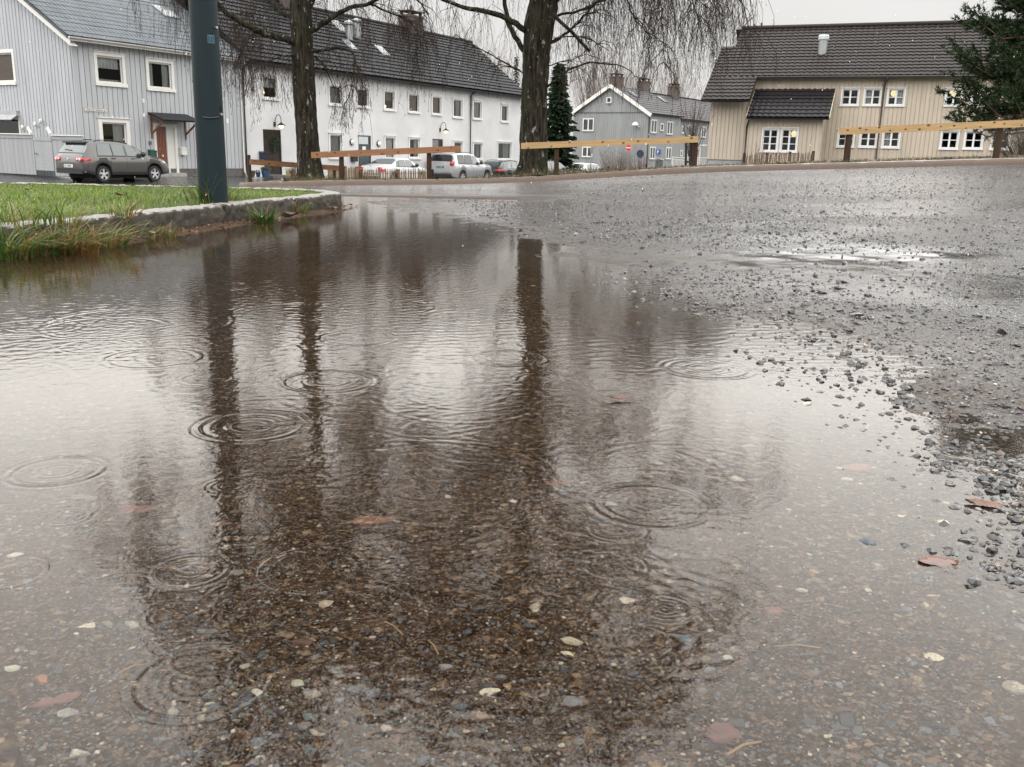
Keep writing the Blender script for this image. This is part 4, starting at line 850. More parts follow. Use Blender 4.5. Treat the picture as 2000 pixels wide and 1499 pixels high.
# ------------------------------------------------------------------ rail fences of fresh timber
M_rail = mat('impregnated_pine', (.33, .215, .095), .6, .22, 3, .25, 30, stretch=(.6, 2, 14)); M_rail2 = mat('weathered_pine', (.20, .09, .035), .5, .25, 3, .25, 30, stretch=(.6, 2, 14))
M_post = mat('wet_brown_post', (.04, .022, .013), .6, .35, 5, .3, 30, spec=.15, stretch=(5, 5, .6)); M_knot = mat('pine_knot', (.06, .025, .01), .6)
def railfence(label, ends, Ys, thick, posts, mrail, pw=.10, group=None, knots=8, over=.06, post_above=None):
    (xa, ya), (xb, yb) = ends; A = at(xa, ya, Ys[0]); B = at(xb, yb, Ys[1])
    o = thing('rail_fence', label, 'fence', ((A[0]+B[0])/2, (A[1]+B[1])/2, tz1((A[0]+B[0])/2, (A[1]+B[1])/2)+.1))
    d = (B-A)/np.linalg.norm(B-A); k = MB(); k.bar(A, B, .045, thick); r = k.build('rail', mrail, o)
    k = MB(); fr = np.cross(d, (0, 0, 1)); fr /= np.linalg.norm(fr); up = np.cross(fr, d)
    for i in range(knots):
        t = (i+.5+random.uniform(-.3, .3))/knots; c = A+(B-A)*t+fr*.0242+up*random.uniform(-.35, .35)*thick; n_ = 9; rr = random.uniform(.012, .022)
        k.add([c+d*rr*1.5*math.cos(q)+up*rr*math.sin(q) for q in np.linspace(0, 6.283, n_+1)[:-1]], [tuple(range(n_))])
    k.build('knots', M_knot, r)
    for x, yb_, extra in posts:
        t = 0.
        for _ in range(3):
            Y = Ys[0]+(Ys[1]-Ys[0])*t; Pp = at(x, yb_, Y); t = ((Pp[0]-A[0])/(B[0]-A[0]))
        Y = Ys[0]+(Ys[1]-Ys[0])*t; c = A+(B-A)*t-fr*(.024+pw/2); zb = float(vz(np.array(c[0]), np.array(c[1])))-.12
        k = MB(); lean = random.uniform(-.02, .02); zt = c[2]+thick/2-.012+extra
        k.tube([(c[0]-lean, c[1], zb), (c[0]-lean*.4, c[1], (zb+zt)/2), (c[0], c[1], zt)], [pw*.56, pw*.53, pw*.5], 10, noise=.03); k.build('post', M_post, o)
    return o
railfence('reddish timber rail fence in front of the left birch and white car', ((608, 303.5), (900, 291)), (19.7, 19.9), .125, [(667, 352, 0), (838, 350, 0)], M_rail2)
railfence('yellow timber rail fence crossing the right birch trunk', ((1018, 285.5), (1364, 272.5)), (20.0, 19.6), .125, [(1085, 340, 0), (1356, 330, 0)], M_rail)
railfence('long pale timber rail fence in front of the beige house', ((1640, 257), (2030, 240)), (19.2, 17.9), .135, [(1651, 322, 0), (1943, 312, 0)], M_rail, knots=16, pw=.12)
railfence('low reddish timber rail fence behind the left birch', ((488, 316.5), (662, 329)), (20.6, 22.2), .115, [(491, 360, .10), (655, 350, .0)], M_rail2, pw=.07)
# ------------------------------------------------------------------ split paling fences
M_pale = mat('split_chestnut', (.25, .175, .105), .7, .3, 6, .3, 30, stretch=(6, 6, .8)); M_paled = mat('dark_split_chestnut', (.12, .075, .045), .7, .35, 6, .3, 30, stretch=(6, 6, .8)); M_wire = mat('fence_wire', (.12, .11, .1), .4, metal=.8)
def paling(label, A, B, h, posts, step=.085, mt=None):
    A = np.array(A, float); B = np.array(B, float); Ln = np.linalg.norm(B-A); d = (B-A)/Ln; fr = np.array([d[1], -d[0], 0]); fr /= np.linalg.norm(fr)
    o = thing('paling_fence', label, 'fence', (A+B)/2); n = int(Ln/step)
    for i in range(n):
        k = MB(); c = A+d*(i+.5)*Ln/n+fr*random.uniform(-.01, .01); w = random.uniform(.028, .05); hh = h*random.uniform(.9, 1.08); ln = d*random.gauss(0, .035)*h
        top = c+ln+np.array([0, 0, hh]); k.bar(c+np.array([0, 0, -.25]), top, w, .02, fr); k.bar(top-np.array([0, 0, .02]), top+np.array([0, 0, .05])+ln*.05, w*.45, .014, fr)
        k.build('pale', mt or M_pale, o)
    k = MB()
    for z in (.25, .75): k.tube([A+np.array([0, 0, z*h])+fr*.018, B+np.array([0, 0, z*h])+fr*.018], .007, 5)
    k.build('wire', M_wire, o)
    for t in posts:
        c = A+(B-A)*t-fr*.06; k = MB(); k.tube([c+np.array([0, 0, -.4]), c+np.array([0, 0, h*.6]), c+np.array([0, 0, h*1.12])], [.075, .072, .065], 9, noise=.04); k.build('post', M_post, o)
    return o
def base_at(x, y, Y): q = at(x, y, Y); return q
p0 = at(641, 352, 28); p1 = at(671, 353, 26.5); paling('short split paling fence beside the left birch trunk', p0, p1, .35, [.05, .95])
p0 = at(671, 354, 26); p1 = at(702, 353, 27); paling('split paling fence between birch and white house, with leaning pales', p0, p1, .34, [.0, 1.0])
p0 = at(702, 353, 27); p1 = at(842, 353, 26); paling('long split paling fence in front of the white saloon car', p0, p1, .27, [.0, .53, .99], .075)
p0 = at(1452, 336, 42); p1 = at(1586, 332, 42); paling('dark split paling fence under the windows of the beige house', p0, p1, .72, [.0, .33, .66, 1.0], .075, M_paled)
p0 = at(1114, 350, 50); p1 = at(1262, 342, 52); paling('low weathered paling fence in front of the grey gabled house', p0, p1, .5, [.0, .5, 1.0], .16, mat('red_grey_pale', (.15, .10, .08), .7, .3, 5))
# ------------------------------------------------------------------ signs, railing, cabinet, stakes
M_red = mat('sign_red', (.55, .02, .03), .4, .05); M_blue = mat('sign_blue', (.02, .075, .32), .4, .05); M_steel = mat('galvanised_steel', (.28, .28, .28), .35, .15, 8, metal=.7)
def signpost(name, label, x, y, Y, dia, rz, face):
    c = at(x, y, Y); g = tz1(c[0], c[1]); o = thing(name, label, 'road sign', (c[0], c[1], g), rz)
    k = MB(); k.tube([(0, 0.03, -.3), (0, .03, c[2]-g+dia*.55)], .035, 8); k.build('pole', M_steel, o, local=True); face(o, c[2]-g, dia); return o
def disc(k, z, r, y, th=.01, n=28): k.lathe([(r, -th), (r, 0)], (0, y, z), axis='y', n=n); return k
def f_noentry(o, z, d):
    disc(MB(), z, d/2, -.004).build('plate', M_white, o, local=True); disc(MB(), z, d/2*.95, -.012, .006).build('red_disc', M_red, o, local=True)
    k = MB(); k.box(-d*.36, d*.36, -.024, -.0185, z-d*.09, z+d*.09); k.build('white_bar', M_white, o, local=True)
signpost('no_entry_sign', 'red round no entry sign with white bar before grey gabled house', 1228, 289, 62, .42, -.55, f_noentry)
def f_back(o, z, d): disc(MB(), z, d/2, .0, .01).build('plate', M_steel, o, local=True); k = MB(); k.box(-.03, .03, .002, .025, z-d*.3, z+d*.3); k.build('bracket', M_steel, o, local=True)
signpost('road_sign', 'grey unpainted back of a round road sign beside the spruce', 1155.5, 294, 62, .42, .9, f_back)
def f_park(o, z, d):
    k = MB(); k.box(-d/2, d/2, -.012, 0, z-d/2, z+d/2); k.build('plate', M_blue, o, local=True)
    k = MB(); r = .02; k.box(-.20*d, -.06*d, -.016, -.0125, z-.36*d, z+.36*d); vs = []; n_ = 12
    for q in np.linspace(-math.pi/2, math.pi/2, n_+1):
        for rr in (.23*d, .10*d): vs.append((-.05*d+rr*1.05*math.cos(q), -.0155, z+.13*d+rr*math.sin(q)))
    k.add(vs, [(2*i, 2*i+2, 2*i+3, 2*i+1) for i in range(n_)]); k.build('lettering', M_white, o, local=True)
signpost('parking_sign', 'blue square parking sign on steel pole before grey house', 1285, 297.5, 58, .30, -.2, f_park)
def f_side(o, z, d): k = MB(); k.box(-d/2, d/2, -.012, 0, z-d*.7, z+d*.5); k.build('plate', mat('sign_light_blue', (.16, .22, .45), .4), o, local=True)
signpost('road_sign', 'pale blue upright sign turned sideways right of the parking sign', 1290.5, 298.5, 59, .26, 1.1, f_side)
c = at(1287, 322, 48); gz_ = tz1(c[0], c[1]); ca = thing('utility_cabinet', 'dark grey utility cabinet with pale sloping lid below parking sign', 'cabinet', (c[0], c[1], gz_), .2)
hc = at(1287, 313, 48)[2]-gz_; k = MB(); k.box(-.14, .14, -.16, .16, -.3, hc); k.build('body', mat('cabinet_grey', (.06, .065, .06), .5), ca, local=True); k = MB(); k.hexa([(-.17, -.2, hc+.09), (.17, -.2, hc+.002), (.17, .2, hc+.002), (-.17, .2, hc+.09), (-.17, -.2, hc+.12), (.17, -.2, hc+.03), (.17, .2, hc+.03), (-.17, .2, hc+.12)]); k.build('lid', M_white, ca, local=True)
k = MB(); k.box(-.10, .10, -.168, -.1602, hc*.25, hc*.9); k.build('door', mat('cabinet_door', (.08, .085, .08), .5), ca, local=True)
def railing(label, A, B, h, n, stair=False):
    A = np.array(A, float); B = np.array(B, float); o = thing('railing', label, 'railing', (A+B)/2); U_ = np.array([0, 0, 1.])
    k = MB(); k.bar(A+U_*h, B+U_*h, .10, .06); k.build('handrail', M_white, o); k = MB(); k.bar(A+U_*.18, B+U_*.18, .04, .05); k.bar(A+U_*(h-.14), B+U_*(h-.14), .04, .05); k.build('rail', M_white, o)
    for t in (0, 1): c = A+(B-A)*t; k = MB(); k.bar(c-U_*.9, c+U_*(h-.03), .07, .07, (0, 1, 0)); k.build('post', M_white, o)
    for i in range(1, n): c = A+(B-A)*i/n; k = MB(); k.bar(c+U_*.2, c+U_*(h-.16), .03, .03, (0, 1, 0)); k.build('baluster', M_white, o)
    return o
A_ = at(1312, 331, 60); B_ = at(1337, 333, 60); railing('white picket railing left of the dark support stakes', A_, B_, at(1312, 307, 60)[2]-A_[2], 9)
A_ = at(1361, 332, 58); B_ = at(1379, 333, 58); railing('short white railing right of the brown fence post', A_, B_, at(1361, 308, 58)[2]-A_[2], 5)
A_ = at(1340, 331, 60.5); B_ = at(1358, 332, 60.5); railing('white railing section behind the dark support stakes', A_, B_, at(1340, 307, 60.5)[2]-A_[2], 6)
A_ = at(1360, 298, 62); B_ = at(1368, 284, 62); C_ = at(1381, 284, 62); o = thing('stair_railing', 'white sloping stair handrail beside the beige house corner', 'railing', (A_[0], A_[1], A_[2]-1.2)); k = MB(); k.bar(A_, B_, .06, .09); k.bar(B_, C_, .06, .09); k.build('handrail', M_white, o)
k = MB(); k.bar(A_-np.array([0, 0, 1.3]), A_, .08, .08, (0, 1, 0)); k.build('post', M_white, o); k = MB(); k.bar(B_-np.array([0, 0, 1.6]), B_, .08, .08, (0, 1, 0)); k.build('post', M_white, o)
for i, (x, y0, y1) in enumerate(((1340, 272, 333), (1348.5, 272, 333))):
    c = at(x, y0, 26); b_ = at(x, y1, 26); k = MB(); k.tube([(b_[0], b_[1], b_[2]-.4), tuple((b_+c)/2), tuple(c)], [.036, .034, .032], 9); st_ = k.build('support_stake', mat('tarred_stake', (.02, .017, .015), .6)); 
    tag(st_, ('left' if i == 0 else 'right')+' of two dark stakes supporting the young bare tree', 'stake', 'stakes of the young tree')
k = MB(); a_ = at(1340, 317, 26); b_ = at(1348.5, 316, 26); k.bar(a_-np.array([0, .05, 0]), b_-np.array([0, .05, 0]), .03, .05); tag(k.build('crossbar', mat('tarred_bar', (.03, .024, .02), .6)), 'short dark crossbar joining the two support stakes', 'bar')
# ------------------------------------------------------------------ street lamp on the island
c = onz(409, 395, .12); lampc = (c[0], c[1]+.08); M_pole = mat('blue_black_steel', (.0065, .0145, .0185), .45, .2, 2.5, .08, 60, spec=.2, stretch=(3, 3, .4))
sl = thing('street_lamp', 'dark blue steel street lamp post standing in the grass island', 'street lamp', (lampc[0], lampc[1], .12))
rb = .0855; k = MB(); pr = [(rb, -.15), (rb, .0)]+[(rb-.0052*z, z) for z in np.linspace(.3, 7.6, 24)]; k.lathe(pr, (0, 0, 0), n=40); k.build('pole', M_pole, sl, local=True, smooth=True)
k = MB(); k.tube([(0, 0, 7.5), (0, -.0, 8.0), (.35, .1, 8.35), (1.1, .3, 8.45)], .035, 10); ar = k.build('arm', M_pole, sl, local=True, smooth=True); k = MB(); k.lathe([(.05, -.1), (.14, -.06), (.16, 0), (.12, .08), (.02, .12)], (1.35, .36, 8.45), n=16); k.build('lamp_head', M_pole, ar, local=True)
def onpole(x, y):
    d = ray(x, y); q = CO+d*((lampc[1]-rb)/d[1]); return q-np.array([lampc[0], lampc[1], .12])
def wrap(z0, z1, a0, a1, dr, m, name, par):
    k = MB(); vs = []; n_ = 8
    for i in range(n_+1):
        q = a0+(a1-a0)*i/n_
        for z in (z0, z1): r = rb-.0052*z+dr; vs.append((r*math.cos(q), r*math.sin(q), z))
    k.add(vs, [(2*i, 2*i+2, 2*i+3, 2*i+1) for i in range(n_)]); return k.build(name, m, par, local=True)
zs0 = onpole(412, 84)[2]; zs1 = onpole(412, 68)[2]
pt = wrap(zs0, zs1, R_(-62), R_(-32), .0025, mat('teal_label_edge', (.05, .13, .16), .5), 'number_plate', sl)
wrap(zs0+.004, zs1-.004, R_(-60.5), R_(-33.5), .0033, mat('teal_label', (.003, .03, .048), .5), 'label_face', pt)
k = MB(); zc2 = (zs0+zs1)/2
def polept(a, z, dr=.0042): r = rb-.0052*z+dr; return (r*math.cos(R_(a)), r*math.sin(R_(a)), z)
def stroke(a0, z0, a1, z1, w=.0035):
    n_ = 3; vs = []
    for i in range(n_+1):
        t = i/n_; a = a0+(a1-a0)*t; z = z0+(z1-z0)*t; vs += [polept(a-1.3, z-w*.3), polept(a+1.3, z+w*.3)]
    k.add(vs, [(2*i, 2*i+1, 2*i+3, 2*i+2) for i in range(n_)])
h_ = (zs1-zs0)*.30
stroke(-57, zc2+h_, -50, zc2+h_); stroke(-50, zc2+h_, -53.5, zc2-h_); stroke(-45, zc2+h_, -38.5, zc2+h_); stroke(-38.5, zc2+h_, -42, zc2); stroke(-42, zc2, -38, zc2-h_); stroke(-38, zc2-h_, -45, zc2-h_)
k.build('lettering', mat('teal_digits', (.05, .14, .17), .5), pt, local=True)
k = MB(); za = onpole(422, 223)[2]; pts = [polept(a, za-.012*math.sin((a+95)/80*3.14)-.02*((-15-a)/80), .006) for a in np.linspace(-95, -15, 12)]; k.tube(pts+[polept(-12, za+.05, .006)], .004, 6); k.build('cable', M_black, sl, local=True)
for x, y in ((415, 52), (426, 223)):
    q = onpole(x, y); k = MB(); a = -25; p = polept(a, q[2], .002); p2 = polept(a, q[2], .018); k.tube([p, p2], .007, 8); k.build('bolt', mat('bright_bolt', (.6, .6, .6), .25, metal=.9), sl, local=True)
# ------------------------------------------------------------------ cars
M_tyre = mat('tyre_rubber', (.012, .012, .012), .7, .2, 20); M_rim = mat('alloy_rim', (.55, .56, .57), .35, .06, 8, metal=.25); M_plast = mat('black_plastic', (.018, .018, .019), .5, .2, 20)
M_tail = mat('tail_lamp_red', (.45, .012, .018), .12, .1, 8, coat=.6); M_tailw = mat('tail_lamp_clear', (.75, .62, .60), .12, .1, 8, coat=.6); M_headl = mat('head_lamp', (.65, .67, .68), .08, .1, 8, coat=.6); M_under = mat('underbody', (.008, .008, .008), .9)
M_cglass = mat('car_window_glass', (.045, .065, .065), .03, .25, 1.5, spec=1.0, coat=.5); M_cdark = mat('car_window_tinted', (.008, .009, .012), .03, .2, 2, spec=.8); M_plate = mat('number_plate_white', (.62, .62, .60), .45, .05); M_plateg = mat('number_plate_green', (.01, .09, .07), .4); M_char = mat('plate_characters', (.08, .08, .09), .5)
def interp(pts, x): return float(np.interp(x, [p[0] for p in pts], [p[1] for p in pts]))
class Car:
    def __init__(s, Ln, W, top, belt, wb, ro, wr, base=.24, tumble=.30, rnd=(.10, .16)):
        s.L, s.W, s.top, s.belt, s.wb, s.ro, s.wr, s.base, s.tumble, s.rnd = Ln, W, top, belt, wb, ro, wr, base, tumble, rnd
    def sec(s, x):
        """half section from bottom centre round to roof centre"""
        L_, hw = s.L, s.W/2
        w = hw*(1-s.rnd[0]*max(0, 1-x/.45)**2.2-s.rnd[1]*max(0, 1-(L_-x)/.75)**2.2)
        zt = interp(s.top, x); zb = interp(s.belt, x); zb = min(zb, zt-.015); z0 = s.base+.10*max(0, 1-x/.5)+.05*max(0, 1-(L_-x)/.5)
        for xc in (s.ro, s.ro+s.wb):
            ra = s.wr+.065
            if abs(x-xc) < ra: z0 = max(z0, s.wr+math.sqrt(ra*ra-(x-xc)**2))
        h = zt-zb; ub = .955*w; p = [(0, z0), (w*.8, z0), (w*.965, z0+.015), (w*.995, z0+.10*(zb-z0)+.02), (w, z0+.5*(zb-z0)), (w*.99, zb-.10*(zb-z0)), (ub, zb)]
        k = s.tumble*min(1, h/.25); y6 = ub-k*.80*h; y7 = ub-k*h*.95-.05
        p += [(y6, zb+.80*h), (y7, zb+.955*h), (y7*.55, zb+.995*h), (0, zt)]
        return np.array(p)
    def S(s, x, q):
        p = s.sec(x); i = min(int(q), len(p)-2); t = q-i; y, z = p[i]*(1-t)+p[i+1]*t; return np.array([x, y, z])
    def body(s):
        xs = sorted(set(list(np.linspace(0, s.L, 70))+[q[0] for q in s.top if 0 <= q[0] <= s.L]+[xc+sg*(s.wr+.065)*f for xc in (s.ro, s.ro+s.wb) for sg in (-1, 1) for f in (1.001, .995, .97, .9, .8, .65, .45, .2)]))
        k = MB(); rows_ = []
        for x in xs:
            p = s.sec(x); full = [(y, z) for y, z in p]+[(-y, z) for y, z in p[-2:0:-1]]
            rows_.append([(x, y, z) for y, z in full])
        n = len(rows_[0])
        for r in rows_: k.v.extend(r)
        for i in range(len(rows_)-1):
            for j in range(n): k.f.append((i*n+j, (i+1)*n+j, (i+1)*n+(j+1) % n, i*n+(j+1) % n))
        # end caps pulled in a little so that the corners read round
        for r, dx in ((0, -.025), (len(rows_)-1, .03)):
            b = len(k.v); c = np.array(rows_[r]); cen = c.mean(0); inn = cen+(c-cen)*.86; inn[:, 0] += dx
            k.v.extend([tuple(p) for p in inn])
            for j in range(n):
                f = (r*n+j, r*n+(j+1) % n, b+(j+1) % n, b+j); k.f.append(f if r == 0 else f[::-1])
            k.f.append(tuple(range(b, b+n)) if r == 0 else tuple(range(b+n-1, b-1, -1)))
        return k
    def patch(s, corners, off=.006, nx=10, nq=5, mirror=False, k=None):
        """corners (x,q): rear-bottom, front-bottom, front-top, rear-top"""
        k = k or MB()
        for sg in ((1, -1) if mirror else (-1,)):
            vs = []
            for i in range(nx+1):
                for j in range(nq+1):
                    a, b = i/nx, j/nq; (x0, q0), (x1, q1), (x2, q2), (x3, q3) = corners
                    x = (x0*(1-a)+x1*a)*(1-b)+(x3*(1-a)+x2*a)*b; q = (q0*(1-a)+q1*a)*(1-b)+(q3*(1-a)+q2*a)*b
                    p = s.S(x, q); e = .01; du = s.S(x+e, q)-s.S(x-e, q); dv = s.S(x, min(q+.05, 9.99))-s.S(x, max(q-.05, 0)); n = np.cross(dv, du); n /= np.linalg.norm(n)+1e-9
                    if n[1] < -.2 or (abs(n[1]) < .2 and n[2] < 0): n = -n
                    p = p+n*off; vs.append((p[0], p[1]*sg, p[2]))
            fs = [(i*(nq+1)+j, (i+1)*(nq+1)+j, (i+1)*(nq+1)+j+1, i*(nq+1)+j+1) for i in range(nx) for j in range(nq)]
            k.add(vs, fs)
        return k
    def across(s, x0, x1, q0, off=.006, n=8, m=12, k=None, inset=0.0):
        """glass wrapping over the car from side to side (rear window, windscreen); q0..roof centre"""
        k = k or MB(); vs = []; Q = len(s.sec(0))-1
        qs = [(q0+(Q-q0)*j/m, 1) for j in range(m+1)]+[(q0+(Q-q0)*j/m, -1) for j in range(m-1, -1, -1)]
        for i in range(n+1):
            x = x0+(x1-x0)*i/n
            for q, sg in qs:
                p = s.S(x, q); e = .01; sl = (s.S(x+e, Q)[2]-s.S(x-e, Q)[2])/(2*e); nn = np.array([-sl, 0, 1.]); nn /= np.linalg.norm(nn); p = p+nn*off
                vs.append((p[0], p[1]*sg*(1-inset), p[2]))
        w = len(qs); k.add(vs, [(i*w+j, i*w+j+1, (i+1)*w+j+1, (i+1)*w+j) for i in range(n) for j in range(w-1)]); return k
def wheel(par, x, y, r, side, spokes=5, w=.21, steel=False):
    k = MB(); ri = r*.66
    k.lathe([(ri, -w/2), (r*.93, -w/2), (r, -w*.32), (r, w*.32), (r*.93, w/2), (ri, w/2)], (x, y, r), axis='y', n=30, caps=False); wh = k.build('wheel', M_tyre, par, local=True, smooth=False)
    k = MB(); yo = y+side*(w/2-.02)
    k.lathe([(ri*1.0, -.03), (ri*1.0, .022), (ri*.90, .022), (ri*.88, -.03)], (x, yo, r), axis='y', n=30, caps=False); k.lathe([(ri*.24, -.02), (ri*.24, .012), (.02, .016)], (x, yo, r), axis='y', n=16)
    for i in range(spokes):
        a = 2*math.pi*i/spokes+.3; c0 = np.array([x+ri*.15*math.cos(a), yo+side*.002, r+ri*.15*math.sin(a)]); c1 = np.array([x+ri*.93*math.cos(a), yo+side*.004, r+ri*.93*math.sin(a)]); t = np.array([-math.sin(a), 0, math.cos(a)]); w0, w1 = ri*.13, ri*.20
        k.hexa([c0-t*w0-np.array([0, .012, 0]), c1-t*w1-np.array([0, .012, 0]), c1+t*w1-np.array([0, .012, 0]), c0+t*w0-np.array([0, .012, 0]), c0-t*w0+np.array([0, .012, 0]), c1-t*w1+np.array([0, .012, 0]), c1+t*w1+np.array([0, .012, 0]), c0+t*w0+np.array([0, .012, 0])])
    k.build('rim', M_rim, wh, local=True)
    k = MB(); k.lathe([(ri*.99, -.0025), (ri*.99, .0025)], (x, yo-side*.055, r), axis='y', n=24); k.build('brake', M_under, wh, local=True)
def paint(name, c, metal=.5): return mat(name, c, .32, .04, 2, metal=metal, coat=.9)
def make_car(label, kind, paintm, pos, rz, C, side_w, rear_w, wind, tails, glass=M_cglass, rglass=None, rails=False, clad=False, plate=M_plate, spoiler=False, handles=(), mirror_x=None, platez=.85, seam=(), wipe=True, bumper=.55, headq=None):
    g = tz1(pos[0], pos[1]) if len(pos) == 2 else pos[2]
    o = thing('parked_car', label, kind, (pos[0], pos[1], g), rz)
    b = C.body().build('body', paintm, o, local=True, smooth=True)
    try:
        for p in b.data.polygons: pass
        md = b.modifiers.new('edges', 'EDGE_SPLIT'); md.split_angle = R_(38)
    except Exception: pass
    x0 = -C.L/2
    for w in side_w:
        pm = C.patch(w[0])
        for sg in (1, -1):
            k = MB(); k.add([(x, y*sg, z) for x, y, z in pm.v], pm.f); k.build('side_window', w[1] if len(w) > 1 else glass, o, local=True, smooth=True)
    fr = MB()
    for w in side_w:
        (a0, q0), (a1, q1), (a2, q2), (a3, q3) = w[0]; e = .035
        fr = MB(); C.patch(((a0-e, q0-.09), (a1+e, q1-.09), (a2+e*.6, q2+.07), (a3-e*.6, q3+.07)), off=.003, k=fr)
        for sg in (1, -1):
            k = MB(); k.add([(x, y*sg, z) for x, y, z in fr.v], fr.f); k.build('window_surround', M_plast, o, local=True, smooth=True)
    C.across(rear_w[0]-.02, rear_w[1]+.02, rear_w[2]-.12, off=.003).build('window_surround', M_plast, o, local=True, smooth=True)
    C.across(rear_w[0], rear_w[1], rear_w[2], off=.007).build('rear_window', rglass or glass, o, local=True, smooth=True)
    C.across(wind[0], wind[1], wind[2], off=.006).build('windscreen', glass, o, local=True, smooth=True)
    for sx in (C.ro, C.ro+C.wb):
        for sd in (-1, 1): wheel(o, sx, sd*(C.W/2-.125), C.wr, sd)
    k = MB(); k.box(.5, C.L-.5, -C.W/2+.28, C.W/2-.28, .17, .5); k.build('underbody', M_under, o, local=True)
    for sg in (-1, 1):
        k = MB()
        for t in tails[0]:
            kk_ = C.patch(t, off=.012, nx=8, nq=5); vs = [(x, -y*sg if sg > 0 else y, z) for x, y, z in kk_.v]; k.add(vs, kk_.f)
        for (ya, yb, za, zb) in tails[1]: k.box(-.045, .06, sg*ya if sg > 0 else -yb, sg*yb if sg > 0 else -ya, za, zb)
        tl = k.build('tail_lamp', M_tail, o, local=True, smooth=True)
        if len(tails) > 2:
            k = MB()
            for (ya, za, r) in tails[2]:
                k.lathe([(r, 0), (r, -.012), (r*.5, -.018)], (-.047, sg*ya, za), axis='x', n=14)
            k.build('lens', M_tailw, tl, local=True)
    k = MB(); k.box(-.045, -.02, -.26, .26, platez-.06, platez+.06); pl_ = k.build('number_plate', plate, o, local=True)
    k = MB()
    for i in range(7):
        if i == 2: continue
        k.box(-.0475, -.0455, .20-.06*i-.02, .20-.06*i+.02, platez-.035, platez+.035)
    k.build('lettering', M_char if plate is M_plate else mat('plate_pale_characters', (.3, .4, .38), .5), pl_, local=True)
    for z0, z1, m in ((bumper-.03, bumper, M_plast),):
        k = MB(); p = C.sec(.02); w = p[4][0]*.93; k.box(-.04, .02, -w, w, z0, z1); k.build('bumper_strip', m, o, local=True)
    k = MB(); p = C.sec(.03); k.box(-.035, .10, -p[4][0]*.93, p[4][0]*.93, C.base+.06, C.base+.24); k.build('rear_bumper', M_plast, o, local=True)
    k = MB(); k.lathe([(.045, 0), (.045, -.014), (.02, -.018)], (-.028, 0, platez+.27), axis='x', n=18); k.build('badge', M_rim, o, local=True)
    if clad:
        k = MB(); C.patch(((.12, 2.2), (C.L-.1, 2.2), (C.L-.1, 3.15), (.12, 3.15)), off=.010, nx=80, nq=2, mirror=True, k=k); k.build('cladding', M_plast, o, local=True)
    if rails:
        for sg in (-1, 1):
            k = MB(); p0 = C.S(rails[0], 8); p1 = C.S(rails[1], 8); pm = C.S((rails[0]+rails[1])/2, 8); k.tube([(p0[0], sg*p0[1], p0[2]+.0), (p0[0]+.12, sg*p0[1], p0[2]+.06), (pm[0], sg*pm[1], pm[2]+.065), (p1[0]-.15, sg*p1[1], p1[2]+.06), (p1[0], sg*p1[1], p1[2])], .018, 7); k.build('roof_rail', M_plast, o, local=True)
    if spoiler:
        p = C.S(rear_w[1]+.06, 8); k = MB(); k.hexa([(rear_w[1]-.12, -p[1], p[2]-.035), (rear_w[1]+.14, -p[1], p[2]-.0), (rear_w[1]+.14, p[1], p[2]-.0), (rear_w[1]-.12, p[1], p[2]-.035), (rear_w[1]-.12, -p[1], p[2]+.01), (rear_w[1]+.14, -p[1], p[2]+.035), (rear_w[1]+.14, p[1], p[2]+.035), (rear_w[1]-.12, p[1], p[2]+.01)]); k.build('spoiler', M_plast, o, local=True)
    if wipe:
        p = C.S(rear_w[0]+.05, 9); k = MB(); k.tube([(p[0]-.03, -.05, p[2]+.01), (p[0]+.0, .42, p[2]+.045)], .014, 6); k.build('wiper', M_plast, o, local=True)
    for x in handles:
        for sg in (-1, 1):
            p = C.S(x, 5.25); k = MB(); k.box(x-.09, x+.09, sg*p[1]-.03, sg*p[1]+.03, p[2]-.02, p[2]+.015); k.build('door_handle', paintm, o, local=True)
    if mirror_x:
        for sg in (-1, 1):
            p = C.S(mirror_x, 6.3); k = MB(); c = np.array([p[0], sg*(p[1]+.15), p[2]+.05]); pr = [(.11*math.sin(q), .115*-math.cos(q)) for q in np.linspace(.1, 3.04, 8)]; k.lathe(pr, c, axis='y', n=12); k.bar((p[0]+.02, sg*(p[1]-.04), p[2]), c, .05, .04); k.build('mirror', M_plast, o, local=True, smooth=True)
    for x in seam:
        k = MB(); C.patch(((x-.004, 3.2), (x+.004, 3.2), (x+.004, 6), (x-.004, 6)), off=.003, nx=1, nq=8, mirror=True, k=k); k.build('door_seam', M_under, o, local=True)
    if headq:
        k = MB(); C.patch(headq, off=.012, nx=6, nq=4, mirror=True, k=k); k.build('headlight', M_headl, o, local=True, smooth=True)
    # centre the car on its empty
    for ch in o.children:
        ch.location.x = -C.L/2
    return o
HD = math.atan2(.869, .495)
